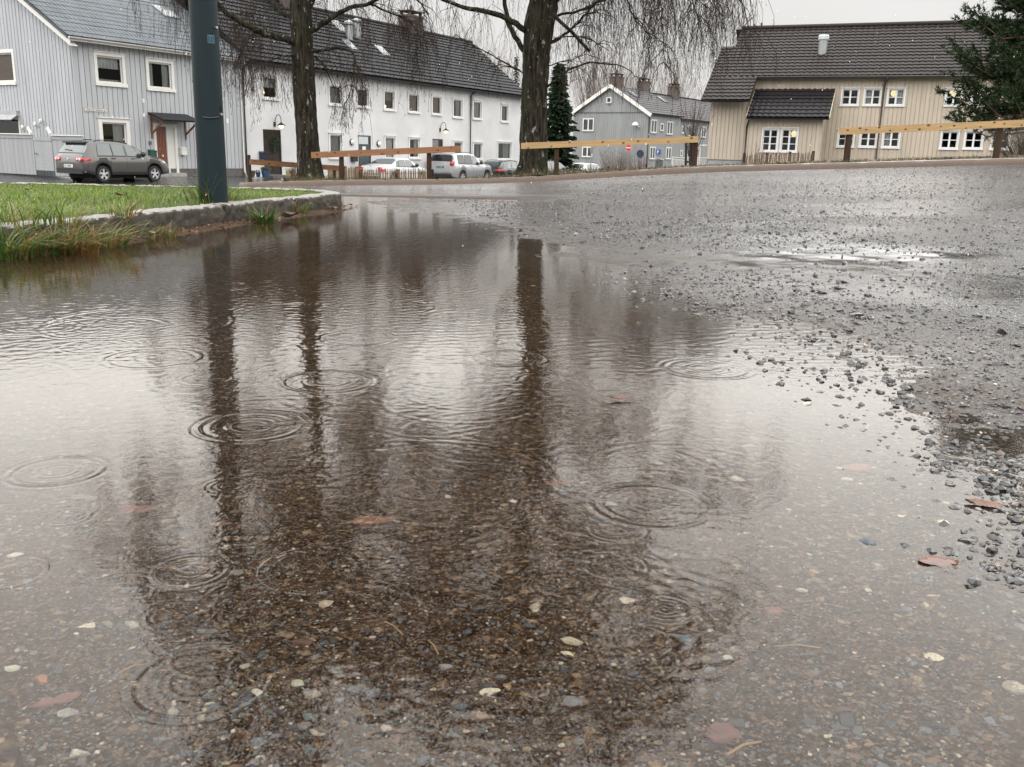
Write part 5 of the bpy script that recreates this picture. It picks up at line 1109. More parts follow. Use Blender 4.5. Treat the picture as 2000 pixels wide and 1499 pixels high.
# brown compact SUV
C = Car(4.43, 1.81, [(0, .98), (.03, 1.06), (.10, 1.14), (.40, 1.60), (.50, 1.645), (1.2, 1.685), (1.9, 1.67), (2.4, 1.59), (2.75, 1.42), (3.18, 1.16), (3.35, 1.10), (3.9, 1.02), (4.2, .92), (4.37, .76), (4.43, .60)],
        [(0, .92), (.3, 1.03), (1, 1.04), (3.1, 1.03), (3.4, 1.01), (4.1, .86), (4.43, .55)], 2.60, .92, .345, .30)
SC = .915; pr_ = at(199, 300, 35.3); d_ = np.array([math.cos(HD+R_(2)), math.sin(HD+R_(2)), 0]); lf = np.array([-d_[1], d_[0], 0]); ctr = pr_+d_*(4.43/2-.92)*SC+lf*.85*SC
zc1 = at(200, 357.5, 35.3)[2]
suv = make_car('brown compact SUV with silver five spoke wheels and black roof rails', 'car', paint('bronze_brown_paint', (.076, .072, .068), .5), (ctr[0], ctr[1], zc1), HD+R_(2), C,
    [(((.72, 6.1), (1.42, 6.1), (1.40, 7.05), (.80, 7.05)),), (((1.48, 6.1), (2.05, 6.1), (2.03, 7.05), (1.46, 7.05)),), (((2.15, 6.1), (3.02, 6.1), (2.52, 7.0), (2.13, 7.05)),)], (.13, .39, 7.0), (2.52, 3.14, 7.3),
    [[((-.0, 4.95), (.36, 4.62), (.32, 5.2), (.02, 5.98))], [(.46, .83, .86, 1.0)], [(.56, .93, .045), (.72, .93, .055)]], rails=(.75, 2.35), clad=True, spoiler=True, handles=(1.45, 2.42), mirror_x=2.86, platez=.66, seam=(2.1, 1.30, 3.12), headq=((4.02, 5.0), (4.30, 4.9), (4.25, 5.9), (3.95, 5.9)))
suv.scale = (SC, SC, SC)
# white saloon
C = Car(4.40, 1.70, [(0, .88), (.03, .96), (.12, 1.0), (.55, 1.03), (.75, 1.07), (1.35, 1.36), (1.6, 1.40), (2.1, 1.43), (2.5, 1.39), (2.85, 1.25), (3.25, 1.0), (3.4, .95), (4.0, .84), (4.28, .72), (4.40, .52)],
        [(0, .84), (.6, .93), (3.2, .90), (4.0, .80), (4.40, .48)], 2.55, .98, .31, .22, .34, (.14, .20))
cpos = at(773, 320, 52.5); zc1 = at(773, 308, 52.5)[2]-1.43
make_car('white saloon car parked behind the long paling fence', 'car', paint('white_car_paint', (.60, .61, .62), .0), (cpos[0], cpos[1], zc1), HD, C,
    [(((1.12, 6.1), (1.38, 6.1), (1.42, 7.0), (1.28, 6.8)),), (((1.43, 6.1), (2.08, 6.1), (2.05, 7.05), (1.48, 7.05)),), (((2.18, 6.1), (3.0, 6.1), (2.60, 6.95), (2.14, 7.05)),)], (.80, 1.33, 7.2), (2.62, 3.2, 7.3),
    [[((.0, 4.4), (.26, 4.5), (.22, 5.8), (.03, 5.8))], [(.50, .74, .68, .92)]], handles=(1.75, 2.72), mirror_x=2.9, platez=.72, seam=(2.13, 1.35, 3.08), wipe=False, headq=((3.9, 5), (4.25, 4.9), (4.2, 5.9), (3.85, 5.9)))
# silver large off-roader
C = Car(4.78, 1.89, [(0, 1.20), (.02, 1.28), (.06, 1.34), (.22, 1.74), (.30, 1.80), (.9, 1.86), (2.2, 1.85), (2.5, 1.79), (2.8, 1.62), (3.25, 1.30), (3.4, 1.24), (4.1, 1.17), (4.5, 1.08), (4.70, .92), (4.78, .62)],
        [(0, 1.15), (.3, 1.18), (3.2, 1.14), (3.5, 1.12), (4.3, 1.02), (4.78, .58)], 2.79, 1.07, .385, .36, .24, (.08, .15))
cpos = at(903, 320, 58.5); zc1 = at(890, 297, 58.5)[2]-1.90
make_car('silver large off-roader with green number plate and tinted rear windows', 'car', paint('silver_paint', (.42, .43, .44), .55), (cpos[0], cpos[1], zc1), HD, C,
    [(((.62, 6.1), (1.28, 6.1), (1.26, 7.05), (.58, 7.05)), M_cdark), (((1.36, 6.1), (2.16, 6.1), (2.14, 7.05), (1.34, 7.05)), M_cdark), (((2.26, 6.1), (3.05, 6.1), (2.60, 6.95), (2.24, 7.05)),)], (.075, .21, 6.9), (2.62, 3.2, 7.3),
    [[((-.0, 5.5), (.14, 5.5), (.24, 6.5), (.04, 6.2))], [(.70, .90, 1.10, 1.32)]], rglass=M_cdark, rails=(.7, 2.4), plate=M_plateg, handles=(1.95, 2.85), mirror_x=2.95, platez=1.0, seam=(2.2, 1.31, 3.18), bumper=.66, headq=((4.3, 5), (4.66, 4.9), (4.6, 5.9), (4.2, 5.9)))
WAG = dict(top=[(0, .95), (.03, 1.0), (.10, 1.06), (.45, 1.37), (.55, 1.41), (1.4, 1.47), (2.1, 1.45), (2.5, 1.38), (2.85, 1.22), (3.3, .99), (3.45, .95), (4.1, .86), (4.45, .74), (4.58, .52)], belt=[(0, .90), (.3, .95), (3.2, .92), (4.1, .82), (4.58, .48)])
def wagon(label, pm, px_, top, Y, rz, L_=4.58, glass=M_cglass, rails=(.7, 2.4)):
    C = Car(L_, 1.78, WAG['top'], WAG['belt'], 2.62, .98, .32, .23, .32, (.12, .19)); c = at(px_, 320, Y); z = at(px_, top, Y)[2]-1.47
    return make_car(label, 'car', pm, (c[0], c[1], z), rz, C, [(((.78, 6.1), (1.36, 6.1), (1.34, 7.05), (.92, 7.05)),), (((1.43, 6.1), (2.08, 6.1), (2.06, 7.05), (1.42, 7.05)),), (((2.18, 6.1), (3.02, 6.1), (2.62, 6.95), (2.15, 7.05)),)], (.14, .44, 7.0), (2.62, 3.24, 7.3),
        [[((.0, 4.7), (.28, 4.9), (.26, 5.8), (.03, 5.7))], [(.46, .80, .78, .93)]], glass=glass, rails=rails, handles=(1.7, 2.7), mirror_x=2.92, platez=.62, seam=(2.12, 1.32, 3.1), headq=((4.05, 5), (4.42, 4.9), (4.36, 5.9), (4.0, 5.9)))
wagon('black estate car half hidden by the right birch trunk', paint('black_paint', (.014, .016, .02), .3), 992, 314, 62, HD)
wagon('dark grey car behind the brown post right of the right birch', paint('graphite_paint', (.075, .08, .085), .5), 1072, 314, 60, HD-R_(6))
wagon('white estate car parked before the grey gabled house', paint('pearl_white_paint', (.60, .59, .56), .0), 1148, 318, 74, HD-R_(4))
wagon('white car mostly hidden behind the dark grey car', paint('plain_white_paint', (.64, .65, .66), .0), 1098, 314.5, 79, HD-R_(4), rails=False)
# ------------------------------------------------------------------ birches
def bark_material(name, dark, lite, thr):
    m, nt, o = newmat(name); b = nd(nt, 'ShaderNodeBsdfPrincipled', Roughness=.7); b.inputs['Specular IOR Level'].default_value = .08; v = tc(nt, (1, 1, .45)); v2 = tc(nt, (5, 5, .8))
    n1 = noise(nt, v2, 3.2, 6, .7); n2 = noise(nt, v, 9, 6, .75); base = ramp(nt, n1, [(.36, tuple(c*.22 for c in dark)), (.5, dark), (.64, tuple(c*2.4 for c in dark))])
    base = mixc(nt, ramp(nt, noise(nt, v, 2.5, 4), [(.5, (0, 0, 0)), (.68, (.55, .55, .55))]), base, (.045, .055, .022))
    L(nt, mixc(nt, ramp(nt, n2, [(thr, (0, 0, 0)), (thr+.035, (1, 1, 1))]), base, lite), b.inputs['Base Color'])
    bp = nd(nt, 'ShaderNodeBump', Strength=1.0, Distance=.06); L(nt, n1, bp.inputs['Height']); L(nt, bp.outputs[0], b.inputs['Normal']); L(nt, b.outputs[0], o.inputs[0]); return m
M_bark = bark_material('birch_bark', (.026, .022, .016), (.26, .26, .24), .60)
M_twig = mat('birch_twig', (.042, .031, .025), .7, .35, 3, spec=.12)
class Strands:
    """many thin three sided stems as arrays"""
    def __init__(s): s.v = []; s.f = []; s.n = 0
    def add(s, paths, r0, r1):
        """paths (N,K,3)"""
        N, K, _ = paths.shape; t = np.linspace(0, 1, K); r0 = np.broadcast_to(np.asarray(r0, float), (N,)); r = r0[:, None]*(1-t)[None]+r1*t[None]
        d = np.gradient(paths, axis=1); d /= np.linalg.norm(d, axis=2, keepdims=True)+1e-9
        ref = np.zeros_like(d); ref[..., 0] = .83; ref[..., 1] = .55; a = np.cross(d, ref); a /= np.linalg.norm(a, axis=2, keepdims=True)+1e-9; b = np.cross(d, a)
        V = np.stack([paths+(a*math.cos(q)+b*math.sin(q))*r[..., None] for q in (0, 2.094, 4.189)], 2)   # N,K,3,3
        base = s.n+np.arange(N)[:, None, None]*(K*3)+np.arange(K-1)[None, :, None]*3; j = np.arange(3)[None, None]
        f = np.stack([base+j, base+(j+1) % 3, base+3+(j+1) % 3, base+3+j], -1).reshape(-1, 4)
        s.v.append(V.reshape(-1, 3)); s.f.append(f); s.n += N*K*3
    def build(s, name, m, par): return npmesh(name, np.concatenate(s.v), np.concatenate(s.f), m, par, smooth=True)
def wob(p, amp, g):
    q = p.copy(); n = len(p)
    q[1:-1] += g.normal(0, amp, (n-2, 3)); return q
def birch(label, trunk, limbs, seed, reach, top, low_z, nauto, tw=1.0, zlimb=4.0, lowd=.95):
    """trunk/limbs: lists of (x,y,z,r). reach(azimuth)->horizontal reach of auto limbs"""
    g = np.random.default_rng(seed); tr = np.array(trunk, float); base = tr[0, :3]
    o = thing('birch_tree', label, 'tree', (base[0], base[1], tz1(base[0], base[1])+.1))
    c = np.array([(a, b) for a, b in zip(np.linspace(0, 1, len(tr)), range(len(tr)))])
    tp = chaikin(tr, 2); rp, s_ = resample(tp, .05)
    # trunk: a rough many sided column with root flare
    n = 44; V = []
    q = np.linspace(0, 2*math.pi, n, endpoint=False)
    for i, (x, y, z, r) in enumerate(rp):
        h = z-rp[0, 2]; fl = 1+.42*math.exp(-h/.16)*(.35+.65*np.cos(q*2.5+seed)**2)
        qq = np.minimum(q, 2*math.pi-q); rr = r*fl*(1+.10*(fbm(q*2.6+seed, np.full(n, z*1.3), seed, 3)-.5)*2+.10*(fbm(qq*7+.6*z, np.full(n, z*1.6), seed+5, 3)-.5)*2+.04*(vnoise(qq*16, np.full(n, z*7), seed+9)-.5)*2)
        V.append(np.stack([x+rr*np.cos(q), y+rr*np.sin(q), np.full(n, z)], 1))
    V = np.concatenate(V); i = np.arange(len(rp)-1)[:, None]*n; j = np.arange(n)[None]; F_ = np.stack([i+j, i+(j+1) % n, i+n+(j+1) % n, i+n+j], -1).reshape(-1, 4)
    npmesh('trunk', V, F_, M_bark, o, smooth=True)
    S = Strands(); LM = MB(); spawn = []
    def limb(pts, r0, r1, weight=1.0, k=8):
        p, _ = resample(chaikin(np.array(pts, float), 2), .12); p = wob(p, .010, g); t = np.linspace(0, 1, len(p)); LM.tube(p, (r0*(1-t)+r1*t)*.86, k, noise=.05)
        for a in range(len(p)): spawn.append((p[a], (p[min(a+1, len(p)-1)]-p[max(a-1, 0)]), t[a], weight, r0*(1-t[a])+r1*t[a]))
    for lb_ in limbs: limb(lb_[0], lb_[1], lb_[2], lb_[3] if len(lb_) > 3 else 1.0)
    for i in range(nauto):
        f_ = (i+.5)/nauto; z0 = zlimb+(top-zlimb-.8)*f_; az = i*2.39996+seed+g.uniform(-.3, .3); kk = int(np.argmin(abs(rp[:, 2]-z0))); b = rp[kk, :3]
        ln = reach(az)*(1-.38*f_**1.6)*g.uniform(.8, 1.12); rise = ln*(.55+.5*f_)*g.uniform(.7, 1.2); dx = np.array([math.cos(az), math.sin(az), 0])
        pts = [b, b+dx*ln*.25+[0, 0, rise*.45], b+dx*ln*.55+[0, 0, rise*.85], b+dx*ln*.85+[0, 0, rise*.92], b+dx*ln*1.05+[0, 0, rise*.62]]
        limb(pts, max(.022, rp[kk, 3]*.42), .012, 1.0, 7)
    LM.build('limbs', M_bark, o, smooth=True)
    # boughs off the limbs, then hanging strands off both
    K = 7; B = []
    for p, d, t, w, r in spawn:
        if t < .16: continue
        for _ in range(g.poisson(1.15*w)):
            d_ = d/(np.linalg.norm(d)+1e-9); sd = g.normal(0, 1, 3); sd[2] = abs(sd[2])*.3; sd /= np.linalg.norm(sd); dirn = d_*.5+sd*.8; ln = g.uniform(.5, 1.7)*(1-.3*t)
            u = np.linspace(0, 1, K)[:, None]; path = p+dirn*ln*u*(1-.35*u)+np.array([0, 0, -1.])*ln*.75*u**2.2; path[1:] += g.normal(0, .02, (K-1, 3)); B.append(path)
    B = np.array(B); S.add(B, g.uniform(.006, .013, len(B)), .003)
    # hanging twigs
    per = 5.2*tw; src = []
    for path in B:
        for _ in range(g.poisson(per*(2.2 if path[0, 2] > 6.6 else lowd))): a = g.uniform(.25, 1); i_ = min(int(a*(K-1)), K-2); src.append(path[i_]+(path[i_+1]-path[i_])*(a*(K-1)-i_))
    src = np.array(src); N = len(src); Kt = 7; ln = g.gamma(4.5, .26, N); ln = np.minimum(ln, np.maximum(.25, src[:, 2]-low_z-g.uniform(0, 1.6, N)))
    az = g.uniform(0, 6.283, N); out = g.uniform(.05, .35, N)*np.minimum(1, ln); u = np.linspace(0, 1, Kt)
    P_ = src[:, None, :].repeat(Kt, 1).copy(); hor = (1-np.exp(-3*u))[None]*out[:, None]; P_[..., 0] += hor*np.cos(az)[:, None]; P_[..., 1] += hor*np.sin(az)[:, None]; P_[..., 2] -= ln[:, None]*(u**1.15)[None]
    P_[:, 1:] += g.normal(0, .016, (N, Kt-1, 3))*np.array([1, 1, .4])
    S.add(P_, g.uniform(.0028, .0050, N)*np.where(src[:, 2] > 6.6, 1.5, 1), .0016)
    # side twiglets and catkins
    for rep in range(3):
        k = g.integers(1, Kt-1, N); b = P_[np.arange(N), k]; l2 = g.uniform(.10, .42, N)*np.minimum(1, ln); a2 = g.uniform(0, 6.283, N); T = np.linspace(0, 1, 4)
        Q = b[:, None].repeat(4, 1).copy(); Q[..., 0] += np.cos(a2)[:, None]*l2[:, None]*(.55*np.sqrt(T))[None]; Q[..., 1] += np.sin(a2)[:, None]*l2[:, None]*(.55*np.sqrt(T))[None]; Q[..., 2] -= l2[:, None]*(T**1.6)[None]
        Q[:, 1:] += g.normal(0, .008, (N, 3, 3)); S.add(Q, .0024, .0016)
        if rep < 2:
            e = Q[:, -1]; C2 = np.stack([e, e+np.array([0, 0, -.02]), e+np.array([0, 0, -.045])], 1); C2 += g.normal(0, .004, C2.shape); S.add(C2, .0055, .004)
    S.build('twigs', M_twig, o); return o
DL, DR = 20.6, 21.0
def TP(px_, py_, D, w): q = at(px_, py_, D); return (q[0], q[1], q[2], w/2*D/FPX)
tl = [TP(606, 360, DL, 52), TP(605, 338, DL, 47), TP(602, 300, DL, 42), TP(598, 230, DL, 40), TP(595, 180, DL, 39), TP(592, 120, DL, 41), TP(588, 60, DL, 40), TP(586, 0, DL, 37), TP(583, -90, DL, 30), TP(588, -220, DL, 26), TP(580, -380, DL, 20), TP(586, -560, DL, 13), TP(584, -760, DL, 6)]
def LP(D, *p, dy=0.0): return [tuple(at(x, y, D+dy*i/(len(p)-1))) for i, (x, y) in enumerate(p)]
limbsL = [(LP(DL, (598, 92), (570, 78), (535, 70), (501, 61), (464, 40), (427, 13), (395, -30), (360, -60), (318, -40), dy=-1.5), .105, .02, 1.3),
 (LP(DL, (598, 45), (565, 33), (545, 20), (528, 2), (505, -50), (480, -110), (420, -140), (360, -110), dy=1.5), .085, .018, 1.2),
 (LP(DL, (598, 65), (618, 55), (640, 40), (662, 26), (683, 16), (720, 8), (744, -4), (780, -18), (815, -5), (836, 30), dy=-.8), .075, .014, 1.5),
 (LP(DL, (720, 8), (745, 18), (771, 29), (800, 42), (816, 61), (822, 90), dy=.5), .03, .008, 1.4),
 (LP(DL, (600, 102), (625, 98), (650, 98), (667, 90), (690, 104), (696, 122), (700, 150), (712, 172), dy=-1), .045, .009, 1.3),
 (LP(DL, (690, 104), (693, 130), (690, 160), (684, 180)), .018, .006, 1.2), (LP(DL, (600, 108), (625, 118), (640, 140), (650, 165), (655, 175), dy=.6), .03, .007, 1.2),
 (LP(DL, (592, 60), (600, 20), (640, -50), (690, -100), (750, -120), (800, -90), dy=1.8), .07, .014, 1.2),
 (LP(DL, (501, 61), (485, 75), (470, 100), (462, 130), dy=-.6), .03, .008, 1.6), (LP(DL, (535, 70), (520, 60), (495, 30), (470, 22), (445, 40), dy=.8), .03, .008, 1.4), (LP(DL, (598, 110), (570, 108), (545, 112), (520, 122), (505, 140), dy=-.8), .03, .007, 1.4), (LP(DL, (427, 13), (420, 40), (432, 70), (440, 95)), .022, .006, 1.4)]
birch('rough barked weeping birch near the reddish rail fence, bare twigs over white house', tl, limbsL, 3, lambda a: 4.3-.2*math.cos(a), 15.5, 1.15, 40, .68, lowd=1.25)
tr_ = [TP(1041, 346, DR, 56), TP(1042, 325, DR, 52), TP(1043, 280, DR, 50), TP(1043, 215, DR, 49), TP(1046, 150, DR, 48), TP(1049, 90, DR, 50), TP(1055, 40, DR, 54), TP(1062, 0, DR, 52), TP(1066, -60, DR, 40), TP(1060, -200, DR, 32), TP(1068, -360, DR, 25), TP(1062, -560, DR, 16), TP(1066, -800, DR, 7)]
limbsR = [(LP(DR, (1032, 66), (1020, 56), (1003, 43), (971, 27), (939, 20), (907, 16), (888, 8), (848, -6), (815, -22), (785, -10), dy=-1.2), .082, .02, .9),
 (LP(DR, (1036, 110), (1023, 101), (1005, 72), (992, 48), (986, 10), (980, -60), (960, -140), (930, -200), dy=.9), .075, .02, .8),
 (LP(DR, (1030, 150), (1013, 139), (981, 120), (949, 101), (917, 88), (904, 77), dy=.6), .026, .008, 1.6),
 (LP(DR, (1062, 10), (1075, 5), (1088, -20), (1120, -90), (1180, -150), (1260, -180), (1330, -140), (1380, -80), dy=-1.5), .10, .02, 1.2),
 (LP(DR, (1070, 38), (1083, 36), (1093, 28), (1125, 24), (1150, 14), (1173, 2), (1215, -25), (1270, -38), (1330, -25), (1380, 15), dy=.8), .036, .01, 2.0),
 (LP(DR, (1066, 172), (1083, 160), (1104, 141), (1120, 131), (1150, 123), (1184, 124), (1216, 128), (1240, 150), dy=-.8), .034, .009, 1.3),
 (LP(DR, (1066, 95), (1075, 85), (1099, 72), (1133, 40), (1165, 8), (1210, -40), (1280, -90), (1360, -100), (1420, -50), dy=1.4), .036, .010, 2.0),
 (LP(DR, (1066, 90), (1085, 76), (1105, 70), (1140, 72), (1165, 84), (1190, 100), dy=-.5), .022, .007, 1.3), (LP(DR, (1066, 130), (1090, 122), (1120, 118), (1140, 105), (1150, 80)), .016, .006, 1.0),
 (LP(DR, (1210, -40), (1228, 10), (1240, 38), (1262, 62), (1280, 80)), .026, .007, 1.8), (LP(DR, (1290, -60), (1291, 0), (1293, 60), (1297, 110), (1300, 135)), .016, .006, 1.5), (LP(DR, (1340, -60), (1352, 10), (1365, 40), (1372, 80)), .024, .007, 2.0), (LP(DR, (1385, -30), (1400, 20), (1398, 45)), .018, .006, 1.8),
 (LP(DR, (1060, -60), (1100, -150), (1180, -230), (1290, -270), (1390, -230), (1450, -150), dy=-2), .09, .016, 1.1), (LP(DR, (1420, -110), (1452, -60), (1468, 10), (1474, 60)), .018, .005, 1.3),
 (LP(DR, (1070, 20), (1130, -40), (1230, -80), (1320, -60), (1400, -40), (1440, 0), dy=-2.2), .05, .012, 1.6), (LP(DR, (1060, 0), (1100, -80), (1160, -120), (1230, -130), (1290, -90), dy=2.6), .06, .012, 1.3)]
rt_ = birch('tall weeping birch beside the yellow rail fence, bare twigs hanging to the right', tr_, limbsR, 11, lambda a: 4.3+.9*math.cos(a), 16.0, 1.7, 42, .56)
k = MB(); k.tube(LP(DR-.3, (1078, 27), (1098, 46), (1115, 61), (1134, 82), (1152, 101)), [.042, .038, .036, .033, .032], 8, noise=.05); k.tube(LP(DR-.3, (1128, 75), (1130, 92), (1128, 108), (1137, 128)), [.016, .014, .011, .006], 6)
k.build('limbs', M_bark, rt_)
# ------------------------------------------------------------------ conifers
def needle_mat(name, c): return mat(name, tuple(x*.55 for x in c), .65, .4, 1.2, col2=tuple(x*1.35 for x in c), thr=(.3, .7), spec=.15)
M_spruce = needle_mat('spruce_needles', (.022, .040, .020)); M_pine = needle_mat('pine_needles', (.026, .046, .018)); M_trunk = mat('pine_bark', (.10, .06, .04), .8, .4, 5, .5, 20)
def spruce(label, x, ytop, Y, wpx, seed, zbase=None, cx=None, n=170):
    g = np.random.default_rng(seed); tp = at(x, ytop, Y); bx, by = tp[0], tp[1]; z0 = tz1(bx, by) if zbase is None else zbase; H = tp[2]-z0; Rm = wpx/2*Y/FPX
    o = thing('spruce_tree', label, 'tree', (bx, by, z0)); k = MB(); k.tube([(bx, by, z0-.3), (bx, by, z0+H*.5), (bx, by, z0+H*.97)], [Rm*.13, Rm*.08, .02], 8); k.build('trunk', M_trunk, o)
    vs = []; fs = []
    for i in range(n):
        f_ = (i/n)**.85; z = z0+H*(.06+.93*f_); az = i*2.4+g.uniform(-.4, .4); r = Rm*(1-f_)**.85*g.uniform(.45, 1.18)+.08; dv = np.array([math.cos(az), math.sin(az), 0]); sdv = np.array([-dv[1], dv[0], 0])
        m_ = max(9, int(r/Rm*70))
        for j in range(m_):
            t = g.uniform(.12, 1); c = np.array([bx, by, z])+dv*r*t+np.array([0, 0, -.30*r*t+.12*r*t*t]); s_ = g.choice([-1, 1]); l = Rm*.24*g.uniform(.6, 1.3)*(1.1-.5*t); dd_ = dv*.75+sdv*s_*g.uniform(.1, .9)+np.array([0, 0, g.uniform(-.55, .1)]); w = np.cross(dd_, g.normal(0, 1, 3)); w /= np.linalg.norm(w)
            b = len(vs); e = c+dd_*l; vs += [c-w*l*.26, c+w*l*.26, e+w*l*.08, e-w*l*.08]; fs.append((b, b+1, b+2, b+3))
    npmesh('crown', vs, fs, M_spruce, o); return o
spruce('dark tall spruce between right birch trunk and grey gabled house', 1094, 122, 72, 98, 5, n=230)
spruce('narrow dark spruce peeping out left of the right birch trunk', 1009, 108, 82, 34, 6, n=150)
def pine(label, X, Y, H, R, seed, fork=2.2):
    g = np.random.default_rng(seed); z0 = tz1(X, Y); o = thing('pine_tree', label, 'tree', (X, Y, z0)); k = MB(); tp = [(X, Y, z0-.3), (X+.1, Y, z0+H*.3), (X-.1, Y+.1, z0+H*.6), (X, Y, z0+H)]
    k.tube(chaikin(tp, 2), np.linspace(.17, .03, len(chaikin(tp, 2))), 10, noise=.05); vs = []; fs = []
    for i in range(210):
        f_ = i/210; z = z0+.75+(H-.9)*f_; az = i*2.4+g.uniform(-.5, .5); ln = R*(1-.55*f_**1.8)*g.uniform(.55, 1.1); dv = np.array([math.cos(az), math.sin(az), 0]); a = np.array([X, Y, z]); b_ = a+dv*ln*.55+np.array([0, 0, -.08*ln]); c = a+dv*ln+np.array([0, 0, .16*ln])
        k.tube([a, b_, c], [.032, .02, .007], 5)
        for j in range(46):
            t = g.uniform(.22, 1.02); p = (1-t)**2*a+2*t*(1-t)*b_+t*t*c; dd0 = dv*.7+np.array([0, 0, .35])+g.normal(0, .5, 3); dd0 /= np.linalg.norm(dd0); q = p+dd0*g.uniform(.1, .38)
            k_ = 15
            for m_ in range(k_):
                e0 = p+(q-p)*g.uniform(.25, 1); dn = dd0*.8+g.normal(0, .55, 3); dn /= np.linalg.norm(dn); l = g.uniform(.09, .17); w = np.cross(dn, g.normal(0, 1, 3)); w /= np.linalg.norm(w); b = len(vs); vs += [e0-w*.017, e0+w*.017, e0+dn*l]; fs.append((b, b+1, b+2))
    k.build('trunk', M_trunk, o); npmesh('crown', vs, fs, M_pine, o); return o
q = at(1995, 330, 27); pine('bushy green pine at the right edge, in front of the beige house', q[0]+.25, 27, 7.8, 2.55, 4)
# ------------------------------------------------------------------ young tree, shrubs, distant bare trees
def bare(name, label, cat, X, Y, z0, H, R, n, seed, m, r0=.02, lean=.5, twig=3, trunk=None):
    g = np.random.default_rng(seed); o = thing(name, label, cat, (X, Y, z0)); S = Strands(); K = 6; P_ = []
    for i in range(n):
        az = g.uniform(0, 6.283); sp = g.uniform(0, 1)**.7*R; h = H*g.uniform(.6, 1); u = np.linspace(0, 1, K); st = g.uniform(0, .5) if trunk else 0
        p = np.zeros((K, 3)); p[:, 0] = X+math.cos(az)*sp*u**lean; p[:, 1] = Y+math.sin(az)*sp*u**lean; p[:, 2] = z0+h*(st+(1-st)*u); p[1:] += g.normal(0, .02*H/3, (K-1, 3)); P_.append(p)
    P_ = np.array(P_); S.add(P_, r0, r0*.35)
    for _ in range(twig):
        N = len(P_); k = g.integers(1, K, N); b = P_[np.arange(N), k]; e = g.normal(0, .13*R+.05, (N, 3)); e[:, 2] = abs(e[:, 2])+.08*H/2; Q = np.stack([b, b+e*.5+g.normal(0, .01, (N, 3)), b+e], 1); S.add(Q, r0*.45, r0*.2)
    if trunk: k = MB(); k.tube([(X, Y, z0-.3), (X, Y, z0+H*.5), (X, Y, z0+H*.85)], [trunk, trunk*.7, trunk*.2], 8); k.build('trunk', m, o)
    S.build('crown' if trunk else 'stems', m, o); return o
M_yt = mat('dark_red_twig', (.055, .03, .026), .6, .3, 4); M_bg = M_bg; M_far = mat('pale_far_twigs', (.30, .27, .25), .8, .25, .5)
q = at(1349, 333, 26); bare('young_tree', 'slim young bare tree between two dark support stakes', 'tree', q[0], q[1], q[2], 2.15, .55, 34, 3, M_yt, .008, .8, 4, .022)
q = at(1205, 345, 64); bare('bare_bush', 'bare reddish brown bush before the grey gabled house wall', 'bush', q[0], q[1], q[2]-.3, 2.1, 1.5, 130, 4, mat('bush_twig', (.12, .075, .055), .7, .3, 4), .012, .6, 4)
q = at(1247, 343, 63); bare('bare_bush', 'smaller bare bush right of the larger reddish brown bush', 'bush', q[0], q[1], q[2]-.2, 1.5, 1.0, 70, 5, mat('bush_twig_b', (.11, .075, .06), .7, .3, 4), .012, .6, 3)
q = at(1476, 333, 41); bare('bare_bush', 'thin bare shrub behind dark paling fence by beige house', 'bush', q[0], q[1], q[2]-.2, 1.5, .6, 34, 6, mat('bush_twig_c', (.16, .11, .085), .7, .3, 4), .008, .7, 3)
q = at(1975, 318, 23); bare('bare_bush', 'brownish bare hedge bush beneath the pine at the right edge', 'bush', q[0]+.5, q[1], q[2]-.2, 1.1, 1.2, 330, 7, mat('bush_twig_d', (.055, .04, .028), .7, .3, 4), .006, .6, 6)
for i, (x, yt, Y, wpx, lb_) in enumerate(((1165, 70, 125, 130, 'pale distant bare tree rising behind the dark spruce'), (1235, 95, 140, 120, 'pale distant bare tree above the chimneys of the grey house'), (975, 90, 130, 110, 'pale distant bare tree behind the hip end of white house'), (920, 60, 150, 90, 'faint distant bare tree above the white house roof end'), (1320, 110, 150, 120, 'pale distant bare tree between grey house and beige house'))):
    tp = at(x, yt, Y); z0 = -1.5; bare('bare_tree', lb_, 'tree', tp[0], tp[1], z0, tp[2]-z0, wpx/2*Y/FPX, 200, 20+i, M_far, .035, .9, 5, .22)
# ------------------------------------------------------------------ loose stones
_ico = None
def stone_protos(n, seed, flat=.6, sub=0):
    g = np.random.default_rng(seed); t = (1+5**.5)/2; V = np.array([(-1, t, 0), (1, t, 0), (-1, -t, 0), (1, -t, 0), (0, -1, t), (0, 1, t), (0, -1, -t), (0, 1, -t), (t, 0, -1), (t, 0, 1), (-t, 0, -1), (-t, 0, 1)], float); V /= np.linalg.norm(V[0])
    F_ = np.array([(0, 11, 5), (0, 5, 1), (0, 1, 7), (0, 7, 10), (0, 10, 11), (1, 5, 9), (5, 11, 4), (11, 10, 2), (10, 7, 6), (7, 1, 8), (3, 9, 4), (3, 4, 2), (3, 2, 6), (3, 6, 8), (3, 8, 9), (4, 9, 5), (2, 4, 11), (6, 2, 10), (8, 6, 7), (9, 8, 1)])
    for _ in range(sub):
        e = {}; nv = list(map(tuple, V)); nf = []
        def mid(a, b):
            k = (min(a, b), max(a, b))
            if k not in e: m = np.array(nv[a])+np.array(nv[b]); m /= np.linalg.norm(m); e[k] = len(nv); nv.append(tuple(m))
            return e[k]
        for a, b, c in F_: x, y, z = mid(a, b), mid(b, c), mid(c, a); nf += [(a, x, z), (b, y, x), (c, z, y), (x, y, z)]
        V = np.array(nv); F_ = np.array(nf)
    out = []
    for i in range(n):
        v = V.copy()
        for _ in range(7):   # chop with random planes: broken, angular faces
            d = g.normal(0, 1, 3); d /= np.linalg.norm(d); h = g.uniform(.45, .85); k = v@d; v = v-np.maximum(k-h, 0)[:, None]*d
        v *= (1+g.normal(0, .05, (len(v), 1))); v *= np.array([g.uniform(.8, 1.3), g.uniform(.6, 1.0), flat*g.uniform(.6, 1.2)]); out.append(v)
    return out, F_
